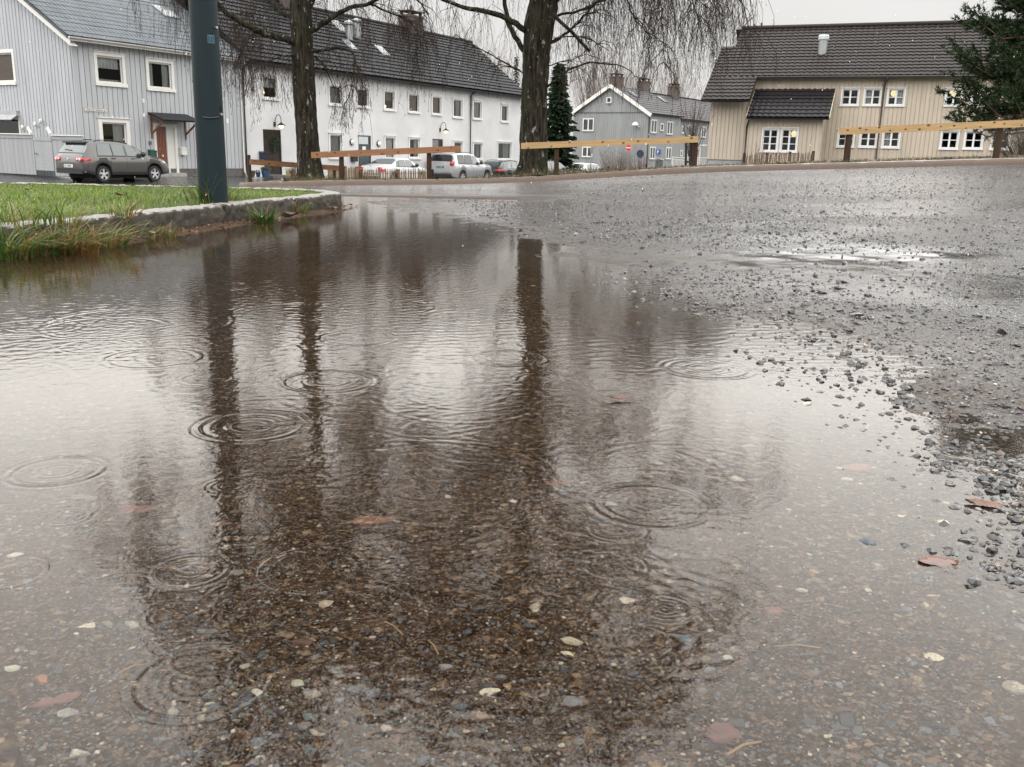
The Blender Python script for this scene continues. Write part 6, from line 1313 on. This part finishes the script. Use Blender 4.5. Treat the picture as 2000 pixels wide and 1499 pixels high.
def scatter(name, pos, size, cols, m, seed, flat=.6, sink=.3, sub=0, tilt=.35):
    g = np.random.default_rng(seed); pr, F_ = stone_protos(14, seed, flat, sub); N = len(pos); kind = g.integers(0, len(pr), N); PV = np.array(pr)[kind]; PV = PV*size[:, None, None]
    a = g.uniform(0, 6.283, N); c, s_ = np.cos(a)[:, None], np.sin(a)[:, None]; t = g.normal(0, tilt, N)[:, None]; x, y, z = PV[..., 0], PV[..., 1], PV[..., 2]; y, z = y*np.cos(t)-z*np.sin(t), y*np.sin(t)+z*np.cos(t); x, y = x*c-y*s_, x*s_+y*c
    W = np.stack([x, y, z], -1)+pos[:, None, :]; W[..., 2] += (size*flat*(1-2*sink)*.5)[:, None]; nv = PV.shape[1]
    Fa = (F_[None]+np.arange(N)[:, None, None]*nv).reshape(-1, 3); return npmesh(name, W.reshape(-1, 3), Fa, m, colors=np.repeat(cols, nv, 0))
M_chip = tintmat('wet_stone', .28, .35, .35, 350, .6); M_peb = tintmat('submerged_stone', .5, 0, .3, 300, .4)
def palette(n, g, w, cs):
    c = np.array(cs)[g.choice(len(cs), n, p=np.array(w)/sum(w))]; return np.clip(c*g.uniform(.7, 1.3, (n, 1))*g.uniform(.93, 1.07, (n, 3)), 0, 1)
g = np.random.default_rng(21)
CH = [(.012, .011, .0105), (.024, .022, .021), (.042, .038, .034), (.06, .036, .024), (.026, .029, .032), (.30, .27, .21), (.16, .14, .12)]
N = 130000; yy = .75*(17.6/.75)**g.random(N); xx = g.uniform(-.2, .64, N)*yy+g.uniform(-.6, .5, N)*(yy > 4)
zz = tz(xx, yy); cl = fbm(xx*1.3, yy*.9, 77, 3); shore = .34*sstep(-.016, -.003, zz)*(yy < 4)+.78*sstep(-.010, .008, zz+(cl-.5)*.03)
lane = .30+.70*sstep(.42, .62, cl); dens = shore*lane*np.where(yy < 2.6, .62, np.where(yy < 9, 1.25, 1.25)); dens *= np.where((yy > 6.5) & (xx < -.5), .3, 1); dens *= sstep(-2.2, -.2, xx+.08*yy)
band = np.exp(-((yy-4.15-.05*xx)/.26)**2)*(xx > -.2)*(xx < 2.2); dens *= (1-.75*band)*np.where((yy > 1.4) & (yy < 4.6), .55, 1); dens *= np.where(yy < 2.6, .62+.38*sstep(.7, 1.0, xx), 1)
keep = g.random(N) < dens*.46; xx, yy = xx[keep], yy[keep]; n = len(xx)
sz = np.clip(.5*g.lognormal(math.log(.0074), .46, n)*(1+.085*np.minimum(yy, 11)), .0018, .022); sz = np.where(yy > 9, np.minimum(sz, .017), sz); sz = np.where((tz(xx, yy) < 0) & (yy < 4), np.clip(sz*1.35, .005, .012), sz)
gv = scatter('gravel', np.stack([xx, yy, tzn(xx, yy)], 1), sz, palette(n, g, [34, 28, 14, 8, 12, .9, 4], CH), M_chip, 3, .72, .40); tag(gv, kind='stuff')
PB = [(.055, .058, .06), (.09, .10, .108), (.09, .063, .045), (.27, .24, .185), (.035, .035, .036), (.10, .06, .038), (.11, .105, .097), (.34, .32, .28)]
N = 11500; yy = .56*(3.6/.56)**g.random(N); xx = g.uniform(-.62, .62, N)*yy; zz = tz(xx, yy); cl = fbm(xx*6, yy*6, 88, 3)
keep = (zz < .003) & (g.random(N) < .25+.75*sstep(.45, .62, cl)) & (xx > -1.5); xx, yy = xx[keep], yy[keep]; n = len(xx); sz = np.clip(.5*g.lognormal(math.log(.0062), .5, n), .0018, .011)
pb = scatter('pebbles', np.stack([xx, yy, tzn(xx, yy)], 1), sz, palette(n, g, [20, 18, 16, 7, 14, 6, 14, 3], PB), M_peb, 8, .5, .35, tilt=.2); tag(pb, kind='stuff')
# fine grit
N = 52000; yy = .55*(2.6/.55)**g.random(N); xx = g.uniform(-.6, .62, N)*yy; n = N; sz = np.clip(.5*g.lognormal(math.log(.0034), .38, n), .001, .0045)
gr = scatter('grit', np.stack([xx, yy, tzn(xx, yy)], 1), sz, palette(n, g, [14, 14, 22, 5, 20, 7, 16, 2], PB), M_peb, 9, .6, .3); tag(gr, kind='stuff')
# ------------------------------------------------------------------ single stones worth naming
def bed(x, y): return float(tzn(np.array([x]), np.array([y]))[0])
def onbed(px_, py_):
    p = onz(px_, py_, 0.0)
    for _ in range(4): p = onz(px_, py_, bed(p[0], p[1]))
    return p
def under(px_, py_, n=1.34):
    """bed point seen through flat water at the pixel"""
    s = onz(px_, py_, 0.0); d = ray(px_, py_); d = d/np.linalg.norm(d); hz = math.hypot(d[0], d[1])/n; dz = -math.sqrt(1-hz*hz); h = d[:2]/math.hypot(d[0], d[1])*hz; z = bed(s[0], s[1]); t = -z/-dz if z < 0 else 0
    return np.array([s[0]+h[0]*t, s[1]+h[1]*t, z])
STONES = [(958, 1354, 34, .6, (.60, .55, .42), 'largest cream stone lying alone at the bottom of the puddle centre'), (1106, 1279, 30, 1.9, (.55, .52, .36), 'long pale yellow stone pointing down, right of the puddle centre'), (1045, 1194, 24, .8, (.50, .47, .36), 'pale triangular stone above the long yellow stone'),
 (1226, 1174, 28, .7, (.52, .47, .36), 'pale cream stone beside a faint ripple right of centre'), (155, 1474, 48, 1.6, (.50, .48, .41), 'large grey cream stone in the lower left corner'), (172, 1224, 30, .6, (.55, .50, .38), 'pale cream stone among grey pebbles at lower left'), (28, 1085, 26, .7, (.55, .52, .42), 'yellowish stone near the left edge beside a ripple'),
 (82, 1329, 32, .9, (.30, .13, .06), 'orange brick coloured stone at lower left'), (132, 1394, 38, .8, (.27, .26, .24), 'pale grey angular stone beside the red leaf at lower left'), (612, 1356, 34, .8, (.28, .24, .2), 'pinkish grey stone left of the largest cream stone'), (900, 1385, 34, .7, (.06, .065, .075), 'rounded dark blue grey stone with shadow, bottom centre'),
 (1118, 1374, 38, .8, (.17, .17, .17), 'mid grey angular stone right of the dark blue stone'), (868, 1305, 30, 1.5, (.26, .25, .25), 'grey speckled oblong stone at the puddle centre'), (1578, 790, 22, .7, (.60, .56, .45), 'bright cream stone breaking the calm water at right'), (1388, 1310, 34, 1.4, (.17, .19, .2), 'flat blue grey slab of stone under water at lower right'),
 (1826, 1285, 34, .6, (.62, .56, .40), 'cream wedge shaped stone at right breaking the water'), (1828, 1420, 32, .6, (.05, .052, .055), 'round dark stone near the lower right corner'), (1562, 1252, 26, 1.2, (.10, .11, .12), 'dark grey stone with wet shine at lower right'), (1700, 1064, 44, 1.7, (.09, .10, .11), 'long dark grey stone standing out of the water at right'), (1838, 1022, 30, .7, (.50, .45, .36), 'cream stone among dark gravel at the right shore'),
 (1735, 743, 24, .8, (.03, .03, .034), 'black lump of stone on the right shore of puddle'), (1764, 632, 15, .6, (.022, .023, .026), 'small upright black stone on the wet road at right'), (1675, 634, 14, .5, (.02, .02, .022), 'pointed black stone left of the upright black stone'), (1985, 1345, 42, .7, (.25, .22, .17), 'mottled beige block of stone at the right edge'), (1445, 1415, 28, .8, (.05, .052, .05), 'round black stone beside the red leaf at lower right')]
prs, pf = stone_protos(len(STONES), 55, .62, 2)
for i, (x, y, w, asp, c, lb_) in enumerate(STONES):
    p = under(x, y); wet = onbed(x, y); p = p if p[2] < 0 else wet; dist = np.linalg.norm(p-CO); s_ = w/2*dist/FPX; v = prs[i]*s_; a = random.uniform(-.5, .5)
    v = v*np.array([1, 1/max(asp, .8)**.5, 1]); v = np.stack([v[:, 0]*math.cos(a)-v[:, 1]*math.sin(a), v[:, 0]*math.sin(a)+v[:, 1]*math.cos(a), v[:, 2]], 1)
    o = npmesh('stone', v, pf, M_peb if p[2] < -.004 else M_chip, colors=np.tile(np.array(c)*.78, (len(v), 1))); o.location = (p[0], p[1], p[2]+s_*.12); tag(o, lb_, 'stone', 'single stones in and around the puddle')
# ------------------------------------------------------------------ fallen leaves and straws
M_leaf = tintmat('wet_brown_leaf', .45, 0, .35, 90, .45)
def leaf(px_, py_, w, asp, rot, c, lb_, curl=.1, lift=.002, wet=True, z=None):
    p = under(px_, py_) if wet else onbed(px_, py_)
    if z is not None: p = onz(px_, py_, z)
    s_ = w/2*np.linalg.norm(p-CO)/FPX; n = 17; m_ = 7; vs = []; fs = []; g_ = np.random.default_rng(int(px_*7+py_))
    for i in range(n):
        t = -1+2*i/(n-1); hw = asp*(1-abs(t)**2.2)**.8*(1+.22*math.sin(i*2.7+px_)+.2*math.sin(i*.9+py_)+.12*g_.normal()) if abs(t) < 1 else .0
        for j in range(m_):
            u = -1+2*j/(m_-1); vs.append((t*s_, u*hw*s_, s_*curl*(u*u*.8+.6*t*t+.25*math.sin(3*t+2*u)+.1*g_.normal()*.3)))
    for i in range(n-1):
        for j in range(m_-1): fs.append((i*m_+j, (i+1)*m_+j, (i+1)*m_+j+1, i*m_+j+1))
    b = len(vs); vs += [(-s_*1.0, -.015*s_, .0), (-s_*1.0, .015*s_, .0), (-s_*1.45, .03*s_, s_*.06), (-s_*1.45, 0, s_*.06)]; fs.append((b, b+1, b+2, b+3))
    o = npmesh('leaf', vs, fs, M_leaf, smooth=True, colors=np.tile(np.array(c)*np.array([.62, .72, .85]), (len(vs), 1))); o.location = (p[0], p[1], p[2]+lift); o.rotation_euler = (0, 0, rot); tag(o, lb_, 'leaf', 'fallen leaves on the wet ground'); return o
LF = (.19, .062, .032)
leaf(722, 1020, 92, .45, .3, (.20, .075, .03), 'orange brown leaf lying under water left of centre'); leaf(108, 1373, 88, .33, .55, (.17, .06, .042), 'long reddish leaf under water at lower left'); leaf(1412, 1437, 74, .72, 1.0, (.14, .05, .035), 'broad dark red leaf under water at lower right')
leaf(265, 997, 70, .5, .2, LF, 'faint red leaf under the bright water at left'); leaf(1832, 1100, 74, .55, .1, LF, 'pale red leaf under shallow water near the right shore'); leaf(1672, 915, 70, .5, .5, LF, 'faint reddish leaf under calm water at right of centre'); leaf(1093, 943, 54, .5, .2, (.18, .055, .025), 'small red brown leaf near the middle of the puddle')
leaf(1512, 1196, 44, .6, .8, LF, 'small faint red leaf under water below the calm bright area'); leaf(1925, 990, 66, .4, -.4, (.17, .065, .03), 'reddish brown leaf among dark gravel at the right shore', .10, .003, False); leaf(1212, 780, 42, .4, .2, (.16, .05, .02), 'red brown leaf floating at the far middle of puddle', .1, .002, z=.002); leaf(430, 1025, 46, .4, .1, (.24, .11, .06), 'pinkish leaf under water beside the lamp post reflection')
leaf(566, 430, 34, .6, .4, (.10, .045, .03), 'curled brown leaf at the kerb foot beside green tuft', .5, .02, False, .0); leaf(650, 412, 26, .5, 1.2, (.30, .16, .11), 'pale brown leaf at the tip of the kerb', .3, .012, False, .006); leaf(300, 466, 22, .7, .3, (.20, .12, .08), 'brown leaf caught in grass at the kerb foot', .4, .02, False, .012)
leaf(56, 381, 12, .6, 0, (.16, .07, .03), 'brown leaf lying on the lawn at the left edge', .3, .03, z=.14); leaf(238, 392, 20, .6, .6, (.15, .06, .03), 'brown leaf lying on the lawn left of the lamp post', .3, .03, z=.14); leaf(345, 1300, 14, .5, .2, (.35, .16, .07), 'tiny orange leaf under water at lower left')
M_straw = mat('wet_straw', (.28, .17, .08), .6, .3, 20)
def straw(a, b, w, lb_):
    A, B = under(*a), under(*b); k = MB(); mid = (A+B)/2+np.array([.0, .003, .0]); k.tube([A+[0, 0, .003], mid+[0, 0, .0045], B+[0, 0, .003]], w, 5); o = k.build('pine_needle', M_straw); tag(o, lb_, 'pine needle', 'brown needles on the puddle bed')
straw((752, 1217), (787, 1243), .0009, 'thin brown needle slanting down right, left of puddle centre'); straw((835, 1253), (856, 1281), .0009, 'pale tan needle below the first slanting needle'); straw((1512, 1265), (1600, 1268), .0010, 'curved pale straw lying level at lower right'); straw((1420, 1478), (1487, 1452), .0014, 'thick tan straw beside the broad dark red leaf'); straw((232, 1318), (282, 1300), .0010, 'orange needle near the lower left ripple'); straw((1697, 1028), (1727, 1040), .0010, 'short dark straw on calm water at right')
# ------------------------------------------------------------------ grass
M_grass = tintmat('grass_blade', .45, 0, .2, 60, .4, .3)
def blades(root, length, az, lean, width, col, K=5):
    N = len(root); u = np.linspace(0, 1, K)[None]; dx = np.cos(az)[:, None]; dy = np.sin(az)[:, None]; out = lean[:, None]*length[:, None]*u**2; up = length[:, None]*(u-.35*lean[:, None]*u**2.4)
    c = np.stack([root[:, 0:1]+dx*out, root[:, 1:2]+dy*out, root[:, 2:3]+up], -1); w = (width[:, None]*(1-u**1.6)*.5+.0003)[..., None]; sdv = np.stack([-dy, dx, 0*dx], -1); tw = rng.uniform(-1, 1, (N, 1, 1)); sdv = sdv+np.concatenate([dx[..., None]*tw, dy[..., None]*tw, 0*tw], -1)
    V = np.stack([c-sdv*w, c+sdv*w], 2).reshape(N, -1, 3); i = np.arange(K-1)*2; f = np.stack([i, i+1, i+3, i+2], 1); F_ = (f[None]+np.arange(N)[:, None, None]*2*K).reshape(-1, 4)
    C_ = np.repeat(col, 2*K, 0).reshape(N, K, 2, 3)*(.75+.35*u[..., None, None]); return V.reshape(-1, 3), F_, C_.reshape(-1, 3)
GR = [(.10, .175, .018), (.145, .225, .022), (.07, .135, .015), (.21, .26, .04), (.27, .23, .07)]
N = 60000; x = -8.5+7.05*g.random(N)**.75; y = 2.6+5.3*g.random(N)
inside = (y > np.interp(x, np.sort(KX), KY[np.argsort(KX)], left=.3)+.10) & (x < np.interp(y, KY, KX)-.13) & (y < np.interp(x, FX, FY)-.12); x, y = x[inside], y[inside]; n = len(x)
pt = fbm(x*2.5, y*2.5, 51, 3); col = palette(n, g, [26, 32, 14, 19, 8], GR)*(.58+.80*fbm(x*1.6, y*1.6, 57, 4))[:, None]; ln = g.gamma(6, .0050, n)*(.7+.7*pt)
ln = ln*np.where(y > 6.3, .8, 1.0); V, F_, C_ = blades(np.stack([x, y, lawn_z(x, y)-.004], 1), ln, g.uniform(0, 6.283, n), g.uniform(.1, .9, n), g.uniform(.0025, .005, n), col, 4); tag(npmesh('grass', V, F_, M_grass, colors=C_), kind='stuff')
def tuft(px_, py_, z, n, ln, spread, cols, w, lb_, seed, bias=(0, 0), wd=.0045):
    n = int(n*1.35); ln = ln*.72; g_ = np.random.default_rng(seed); p = onz(px_, py_, z); r = spread*np.sqrt(g_.random(n)); a = g_.uniform(0, 6.283, n); root = np.stack([r*np.cos(a)*1.3, r*np.sin(a)*.8, 0*r], 1); az = np.arctan2(np.sin(a)+bias[1]+g_.normal(0, .5, n), np.cos(a)+bias[0]+g_.normal(0, .5, n))
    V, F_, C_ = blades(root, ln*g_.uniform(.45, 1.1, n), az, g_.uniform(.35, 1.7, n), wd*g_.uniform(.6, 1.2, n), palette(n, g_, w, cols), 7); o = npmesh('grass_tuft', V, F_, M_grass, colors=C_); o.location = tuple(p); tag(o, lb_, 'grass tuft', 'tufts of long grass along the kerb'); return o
TG = [(.05, .10, .016), (.10, .15, .022), (.19, .20, .045), (.30, .18, .06), (.24, .10, .035)]
tuft(2, 512, -.015, 150, .30, .10, TG, [40, 22, 8, 5, 3], 'dense dark green grass tuft at the left edge beside puddle', 1, (.3, -.3)); tuft(48, 505, -.015, 120, .26, .10, TG, [36, 22, 10, 6, 3], 'green grass tuft second from the left edge, drooping to water', 2, (.3, -.4)); tuft(112, 498, -.01, 110, .30, .08, TG, [22, 30, 20, 10, 4], 'tall yellow green grass tuft rising above the kerb', 3, (.5, .2))
tuft(150, 500, -.015, 100, .26, .07, TG, [4, 8, 16, 30, 30], 'orange brown withered grass tuft hanging into the puddle', 4, (.2, -.8)); tuft(196, 486, -.01, 120, .26, .09, TG, [14, 26, 24, 18, 8], 'yellowing grass tuft leaning right over the water', 5, (.9, -.3)); tuft(260, 470, -.01, 60, .18, .09, TG, [24, 22, 14, 16, 8], 'thin mixed grass tuft before the rough kerb face', 6, (.3, -.3)); tuft(318, 466, -.01, 40, .17, .06, TG, [26, 22, 10, 12, 6], 'small sparse tuft right of the thin mixed tuft', 7, (.2, -.2))
tuft(516, 436, .0, 110, .20, .05, TG, [44, 24, 6, 2, 1], 'short bright green tuft growing midway along the kerb', 8, (0, -.3)); tuft(572, 420, .0, 90, .19, .08, TG, [26, 26, 20, 16, 6], 'olive grass tuft near the curled brown leaf', 9, (.2, -.3)); tuft(612, 410, .0, 110, .19, .09, TG, [22, 26, 22, 16, 6], 'olive yellow grass tuft close to the kerb tip', 10, (.4, -.3)); tuft(643, 398, .0, 80, .17, .06, TG, [14, 24, 24, 20, 8], 'small yellowing tuft at the very tip of kerb', 11, (.5, 0))
tuft(392, 395, .118, 60, .30, .07, TG, [40, 36, 10, 2, 1], 'long grass tuft left of the street lamp foot', 12, (-.8, -.2)); tuft(436, 392, .118, 40, .20, .06, TG, [40, 36, 10, 2, 1], 'grass tuft right of the street lamp foot', 13, (.9, 0)); tuft(120, 440, .11, 40, .28, .06, TG, [16, 26, 26, 10, 4], 'tall thin yellow tuft on the lawn edge at left', 14, (.3, .2)); tuft(240, 425, .11, 34, .20, .06, TG, [14, 20, 22, 20, 12], 'reddish thin tuft on lawn edge before lamp post', 15, (.2, .1)); tuft(30, 445, .10, 60, .22, .10, TG, [20, 26, 22, 16, 6], 'wispy straw coloured tuft on the kerb at left edge', 16, (.2, -.2))
# verge grass and leaf litter
sel = VX.shape[1]; N = 26000; i = g.integers(0, VX.shape[0]-1, N); t = g.random(N)**2.2; j = np.minimum((t*(sel-1)).astype(int), sel-2); fr = g.random(N); x = VX[i, j]+(VX[i+1, j]-VX[i, j])*fr; y = VY[i, j]+(VY[i, j+1]-VY[i, j])*g.random(N); m_ = (x < 16) & (y < 34); x, y = x[m_], y[m_]; n = len(x)
nt_ = np.exp(-((x+4.6)**2+(y-20.6)**2)/2.2)+np.exp(-((x-.5)**2+(y-21)**2)/3.0); ln = g.gamma(5, .012, n)*(.8+1.1*nt_)
VGc = [(.06, .085, .02), (.045, .06, .018), (.12, .09, .035), (.16, .085, .035), (.09, .045, .02)]
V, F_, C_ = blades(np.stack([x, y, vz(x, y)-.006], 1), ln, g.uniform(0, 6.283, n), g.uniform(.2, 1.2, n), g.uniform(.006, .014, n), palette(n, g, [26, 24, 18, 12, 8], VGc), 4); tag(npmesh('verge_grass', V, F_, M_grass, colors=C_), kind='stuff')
N = 9000; i = g.integers(0, VX.shape[0]-1, N); j = np.minimum((g.random(N)**2.4*(sel-1)).astype(int), sel-2); x = VX[i, j]+g.uniform(-.15, .15, N); y = VY[i, j]+g.uniform(-.1, .3, N); m_ = (x < 18) & (x > -5); x, y = x[m_], y[m_]; n = len(x); a = g.uniform(0, 6.283, n); s_ = g.uniform(.014, .034, n)
c0 = np.stack([x, y, vz(x, y)+g.uniform(.005, .03, n)], 1); e1 = np.stack([np.cos(a), np.sin(a), g.uniform(-.3, .5, n)], 1)*s_[:, None]; e2 = np.stack([-np.sin(a), np.cos(a), g.uniform(-.3, .5, n)], 1)*s_[:, None]*.6; V = np.stack([c0-e1, c0-e2, c0+e1, c0+e2], 1).reshape(-1, 3)
ke = np.interp(g.uniform(3, 7.8, 900), KY, KX) if False else None; yk = g.uniform(2.8, 7.7, 1100); xk = np.interp(yk, KY, KX)+np.abs(g.normal(0, .05, 1100))+.01; ak = g.uniform(0, 6.283, 1100); sk = g.uniform(.004, .015, 1100)*(1-.5*(g.random(1100) < .6)); ck = np.stack([xk, yk, np.maximum(.003, .014-.10*(xk-np.interp(yk, KY, KX)))+g.uniform(0, .008, 1100)], 1); ea = np.stack([np.cos(ak), np.sin(ak), g.uniform(-.4, .6, 1100)], 1)*sk[:, None]; eb = np.stack([-np.sin(ak), np.cos(ak), g.uniform(-.4, .6, 1100)], 1)*sk[:, None]*.55; V = np.concatenate([V, np.stack([ck-ea, ck-eb, ck+ea, ck+eb], 1).reshape(-1, 3)]); n += 1100
tag(npmesh('leaf_litter', V, np.arange(4*n).reshape(-1, 4), M_leaf, colors=np.repeat(palette(n, g, [10, 8, 5, 3], [(.16, .065, .028), (.10, .045, .025), (.22, .13, .06), (.06, .035, .02)]), 4, 0)), kind='stuff')
# ------------------------------------------------------------------ flower pots by the white house door
def pot(x, y, Y, w, h, m, lb_, pl=None, n=60, colr=(.05, .07, .03)):
    p = at(x, y, Y); r = w/2*Y/FPX; H = h*Y/FPX; o = thing('flower_pot', lb_, 'flower pot', p); k = MB(); k.lathe([(r*.68, 0), (r*.95, H*.6), (r, H*.9), (r*1.06, H*.92), (r*1.06, H), (r*.92, H), (r*.9, H*.9)], (0, 0, 0), n=18); k.build('pot', m, o, local=True)
    k = MB()
    for _ in range(n):
        q = random.uniform(0, 6.283); rr = r*random.random(); c = np.array([rr*math.cos(q), rr*math.sin(q), H*.95]); e = c+np.array([math.cos(q)*r*.7*random.random(), math.sin(q)*r*.7*random.random(), H*random.uniform(.15, .6)]); s_ = np.array([random.uniform(-1, 1), random.uniform(-1, 1), random.uniform(-.4, .4)])*r*.16; k.add([c-s_*.4, c+s_*.4, e+s_, e-s_], [(0, 1, 2, 3)])
    k.build('plant', mat('pot_plant_leaf', colr, .7, .4, 8), o, local=True); return o
M_bpot = mat('blue_glaze', (.03, .065, .15), .15, .2, 5, coat=.5); M_tpot = mat('terracotta', (.12, .045, .03), .6, .2, 5)
pot(519, 347, 44, 16, 13, M_bpot, 'large blue glazed flower pot left of the wreathed door'); pot(504.5, 346.5, 44, 9, 9, M_bpot, 'small blue flower pot beside the large blue one', n=30, colr=(.06, .045, .03)); pot(491, 347, 43.5, 15, 9, mat('mossy_pot', (.07, .06, .045), .7), 'low brown planter with withered plants by black downpipe', colr=(.10, .08, .05)); pot(573, 346, 44, 11, 12, M_tpot, 'terracotta flower pot with twiggy plant right of wreathed door', n=40, colr=(.16, .15, .13)); pot(563, 345, 44, 9, 10, mat('yellow_pot', (.30, .26, .10), .6), 'pale yellow flower pot beside the terracotta pot', n=30, colr=(.22, .22, .2))
# ------------------------------------------------------------------ wet snow falling
N = 430; Yd = 2.5*(45/2.5)**g.random(N); px_ = g.uniform(-60, 2060, N); py_ = g.uniform(-120, 520, N); pos = np.array([at(a, b, c) for a, b, c in zip(px_, py_, Yd)]); ok = pos[:, 2] > .1; pos = pos[ok]; N = len(pos); s_ = np.clip(.00085*Yd[ok]**.62*g.uniform(.4, .95, N), .0012, .0055)
pr, pf2 = stone_protos(6, 77, 1.0); K_ = g.integers(0, 6, N); W = np.array(pr)[K_]*s_[:, None, None]; W[..., 2] *= 2.6; W += pos[:, None, :]
M_snow = mat('wet_snow', (.80, .80, .80), .5, .05, 30); tag(npmesh('sleet', W.reshape(-1, 3), (pf2[None]+np.arange(N)[:, None, None]*12).reshape(-1, 3), M_snow, smooth=True), kind='stuff')
